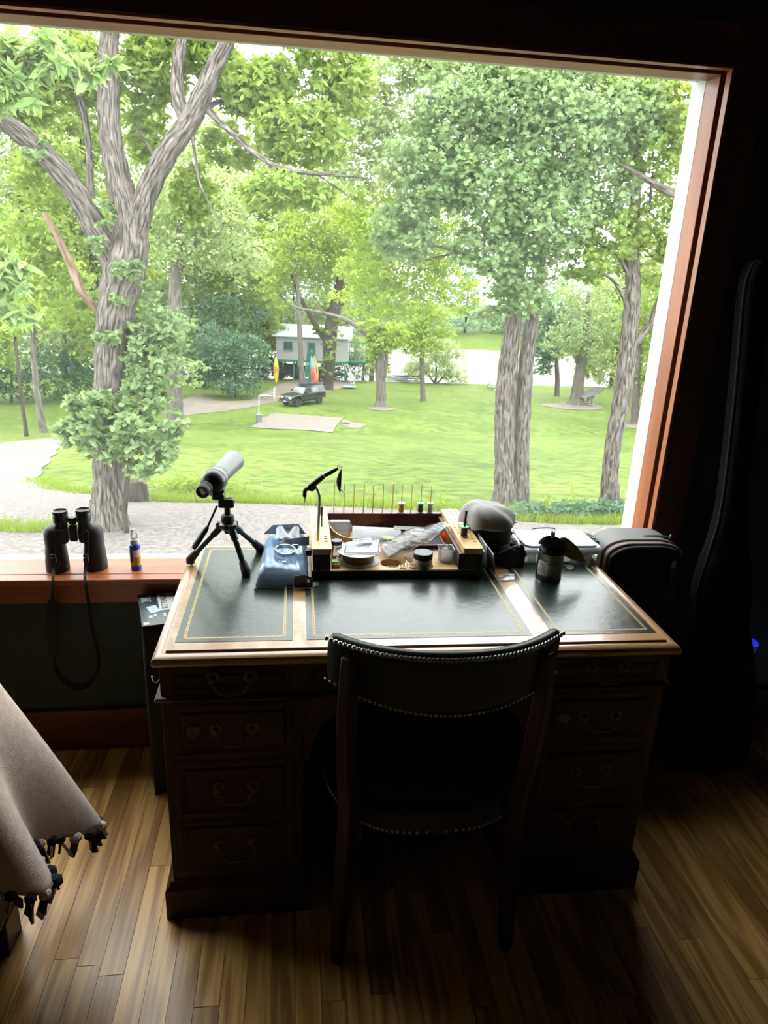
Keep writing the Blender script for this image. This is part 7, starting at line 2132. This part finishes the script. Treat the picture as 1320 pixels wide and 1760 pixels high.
# ---- lawn furniture and small things
def adirondack():
    q = G(857, 682)
    r = thing('lawn_chair', 'white wooden lawn chair half hidden by the twin maple', 'chair', q, 0.5)
    wp = mat('white_chair_paint', (0.4, 0.41, 0.41), 0.5)
    for i in range(5): MB().box(-.3 + i * .125, -.19 + i * .125, .22, .26, .3, 1.05 - .03 * abs(i - 2), T((0, 0, 0), (-.25, 0, 0))).build('back_slat', wp, r)
    for i in range(4): MB().box(-.3, .3, -.35 + i * .14, -.24 + i * .14, .34 - i * .03, .37 - i * .03).build('seat_slat', wp, r)
    for sd in (-.34, .34):
        MB().box(sd - .05, sd + .05, -.4, .3, .56, .6).build('arm', wp, r)
        MB().box(sd - .04, sd + .04, -.38, -.3, 0, .56).build('leg', wp, r)
        MB().box(sd - .04, sd + .04, .2, .28, 0, .56).build('leg', wp, r)
adirondack()
q = G(848, 668)
bt = thing('picnic_table', 'weathered picnic table at the river edge left of the twin maple', 'table', q)
pw = mat('weathered_plank', (0.25, 0.27, 0.25), 0.8)
for i in range(4): MB().box(-.9, .9, -.38 + i * .2, -.2 + i * .2, .72, .77).build('table_plank', pw, bt)
for sd in (-.75, .75): MB().box(-.9, .9, sd - .13, sd + .13, .43, .47).build('bench_seat', pw, bt)
for x in (-.65, .65):
    for sd in (-1, 1): MB().tube([(x, sd * .75, 0), (x, sd * .25, .72)], .05, 4).build('leg', pw, bt)
    MB().box(x - .04, x + .04, -.8, .8, .36, .43).build('brace', pw, bt)
q = G(1014, 697)
stn = thing('stone_table', 'tilted slab on a stacked stone pedestal beside the wide pale tree', 'stone table', q)
stone = mat('grey_fieldstone', (0.16, 0.15, 0.14), 0.9, col2=(0.28, 0.27, 0.25), vscale=4)
ks = depth(q) / FPX
z = 0
for i in range(5):
    for j in range(2):
        wd = random.uniform(.2, .28)
        MB().ball(((j - .5) * .42 + random.uniform(-.05, .05), random.uniform(-.08, .08), z + .13), (wd * 1.15, .32, .14), 8, 5).build('stone', stone, stn)
    z += .22
MB().prism(rrect(2.6, 1.7, .4, 4), -0.07, 0.07, m=T((-.1, 0, z + .38), (0.15, -.40, 0))).build('slab', mat('pale_slab', (0.11, 0.105, 0.095), 0.9), stn, bevel=.03, fix=True)
q = G(662, 658)
lg_ = thing('driftwood_pile', 'heap of pale driftwood poles behind the broken trunk', 'logs', G(690, 657))
for i in range(14):
    a = random.uniform(-.25, .25)
    c = Vector((random.uniform(-1.6, 1.6), random.uniform(-.6, .6), .15 + .16 * (i % 6)))
    d = Vector((math.cos(a), math.sin(a), random.uniform(-.06, .06))) * random.uniform(1.1, 2.0)
    MB().cyl(c - d, c + d, 0.09, 0.07, 7).build('pole', mat('bleached_wood', (0.16, 0.17, 0.165), 0.8), lg_)
q = G(601, 668)
dsh = thing('garden_basin', 'pale blue shallow basin lying on the lawn by the house', 'basin', q)
MB().lathe([(0.2, 0), (0.75, .22), (0.85, .28), (0.78, .26), (0.2, .06), (0, .06)], 20).build('bowl', mat('pale_blue_plastic', (0.14, 0.23, 0.26), 0.4), dsh)
MB().torus((0, 0, .28), .83, .03, (0, 0, 1), 24, 6).build('rim', MATS['pale_blue_plastic'], dsh)
q = G(608, 738)
blk = thing('split_log', 'short pale split log on bare earth beside the concrete pad', 'log', G(594, 729))
MB().tube([(-.35, 0, .16), (0, .05, .2), (.35, 0, .17)], [.13, .14, .12], 8).build('log_body', mat('pale_log', (0.2, 0.165, 0.11), 0.8), blk)
q = P(590, 650, 94)
slide = thing('ladder', 'white ladder leaning at the right corner of the house', 'ladder', (P(594, 650, 93).x, 93, gz(0, 93)))
for sd in (-.2, .2): MB().tube([(sd + 1.0, -.4, 0), (sd, .3, 2.6)], .035, 6).build('rail', white_paint, slide)
for i in range(8):
    t = (i + .5) / 8
    MB().tube([(1.0 - t - .2, -.4 + .7 * t, 2.6 * t), (1.0 - t + .2, -.4 + .7 * t, 2.6 * t)], .025, 6).build('rung', white_paint, slide)
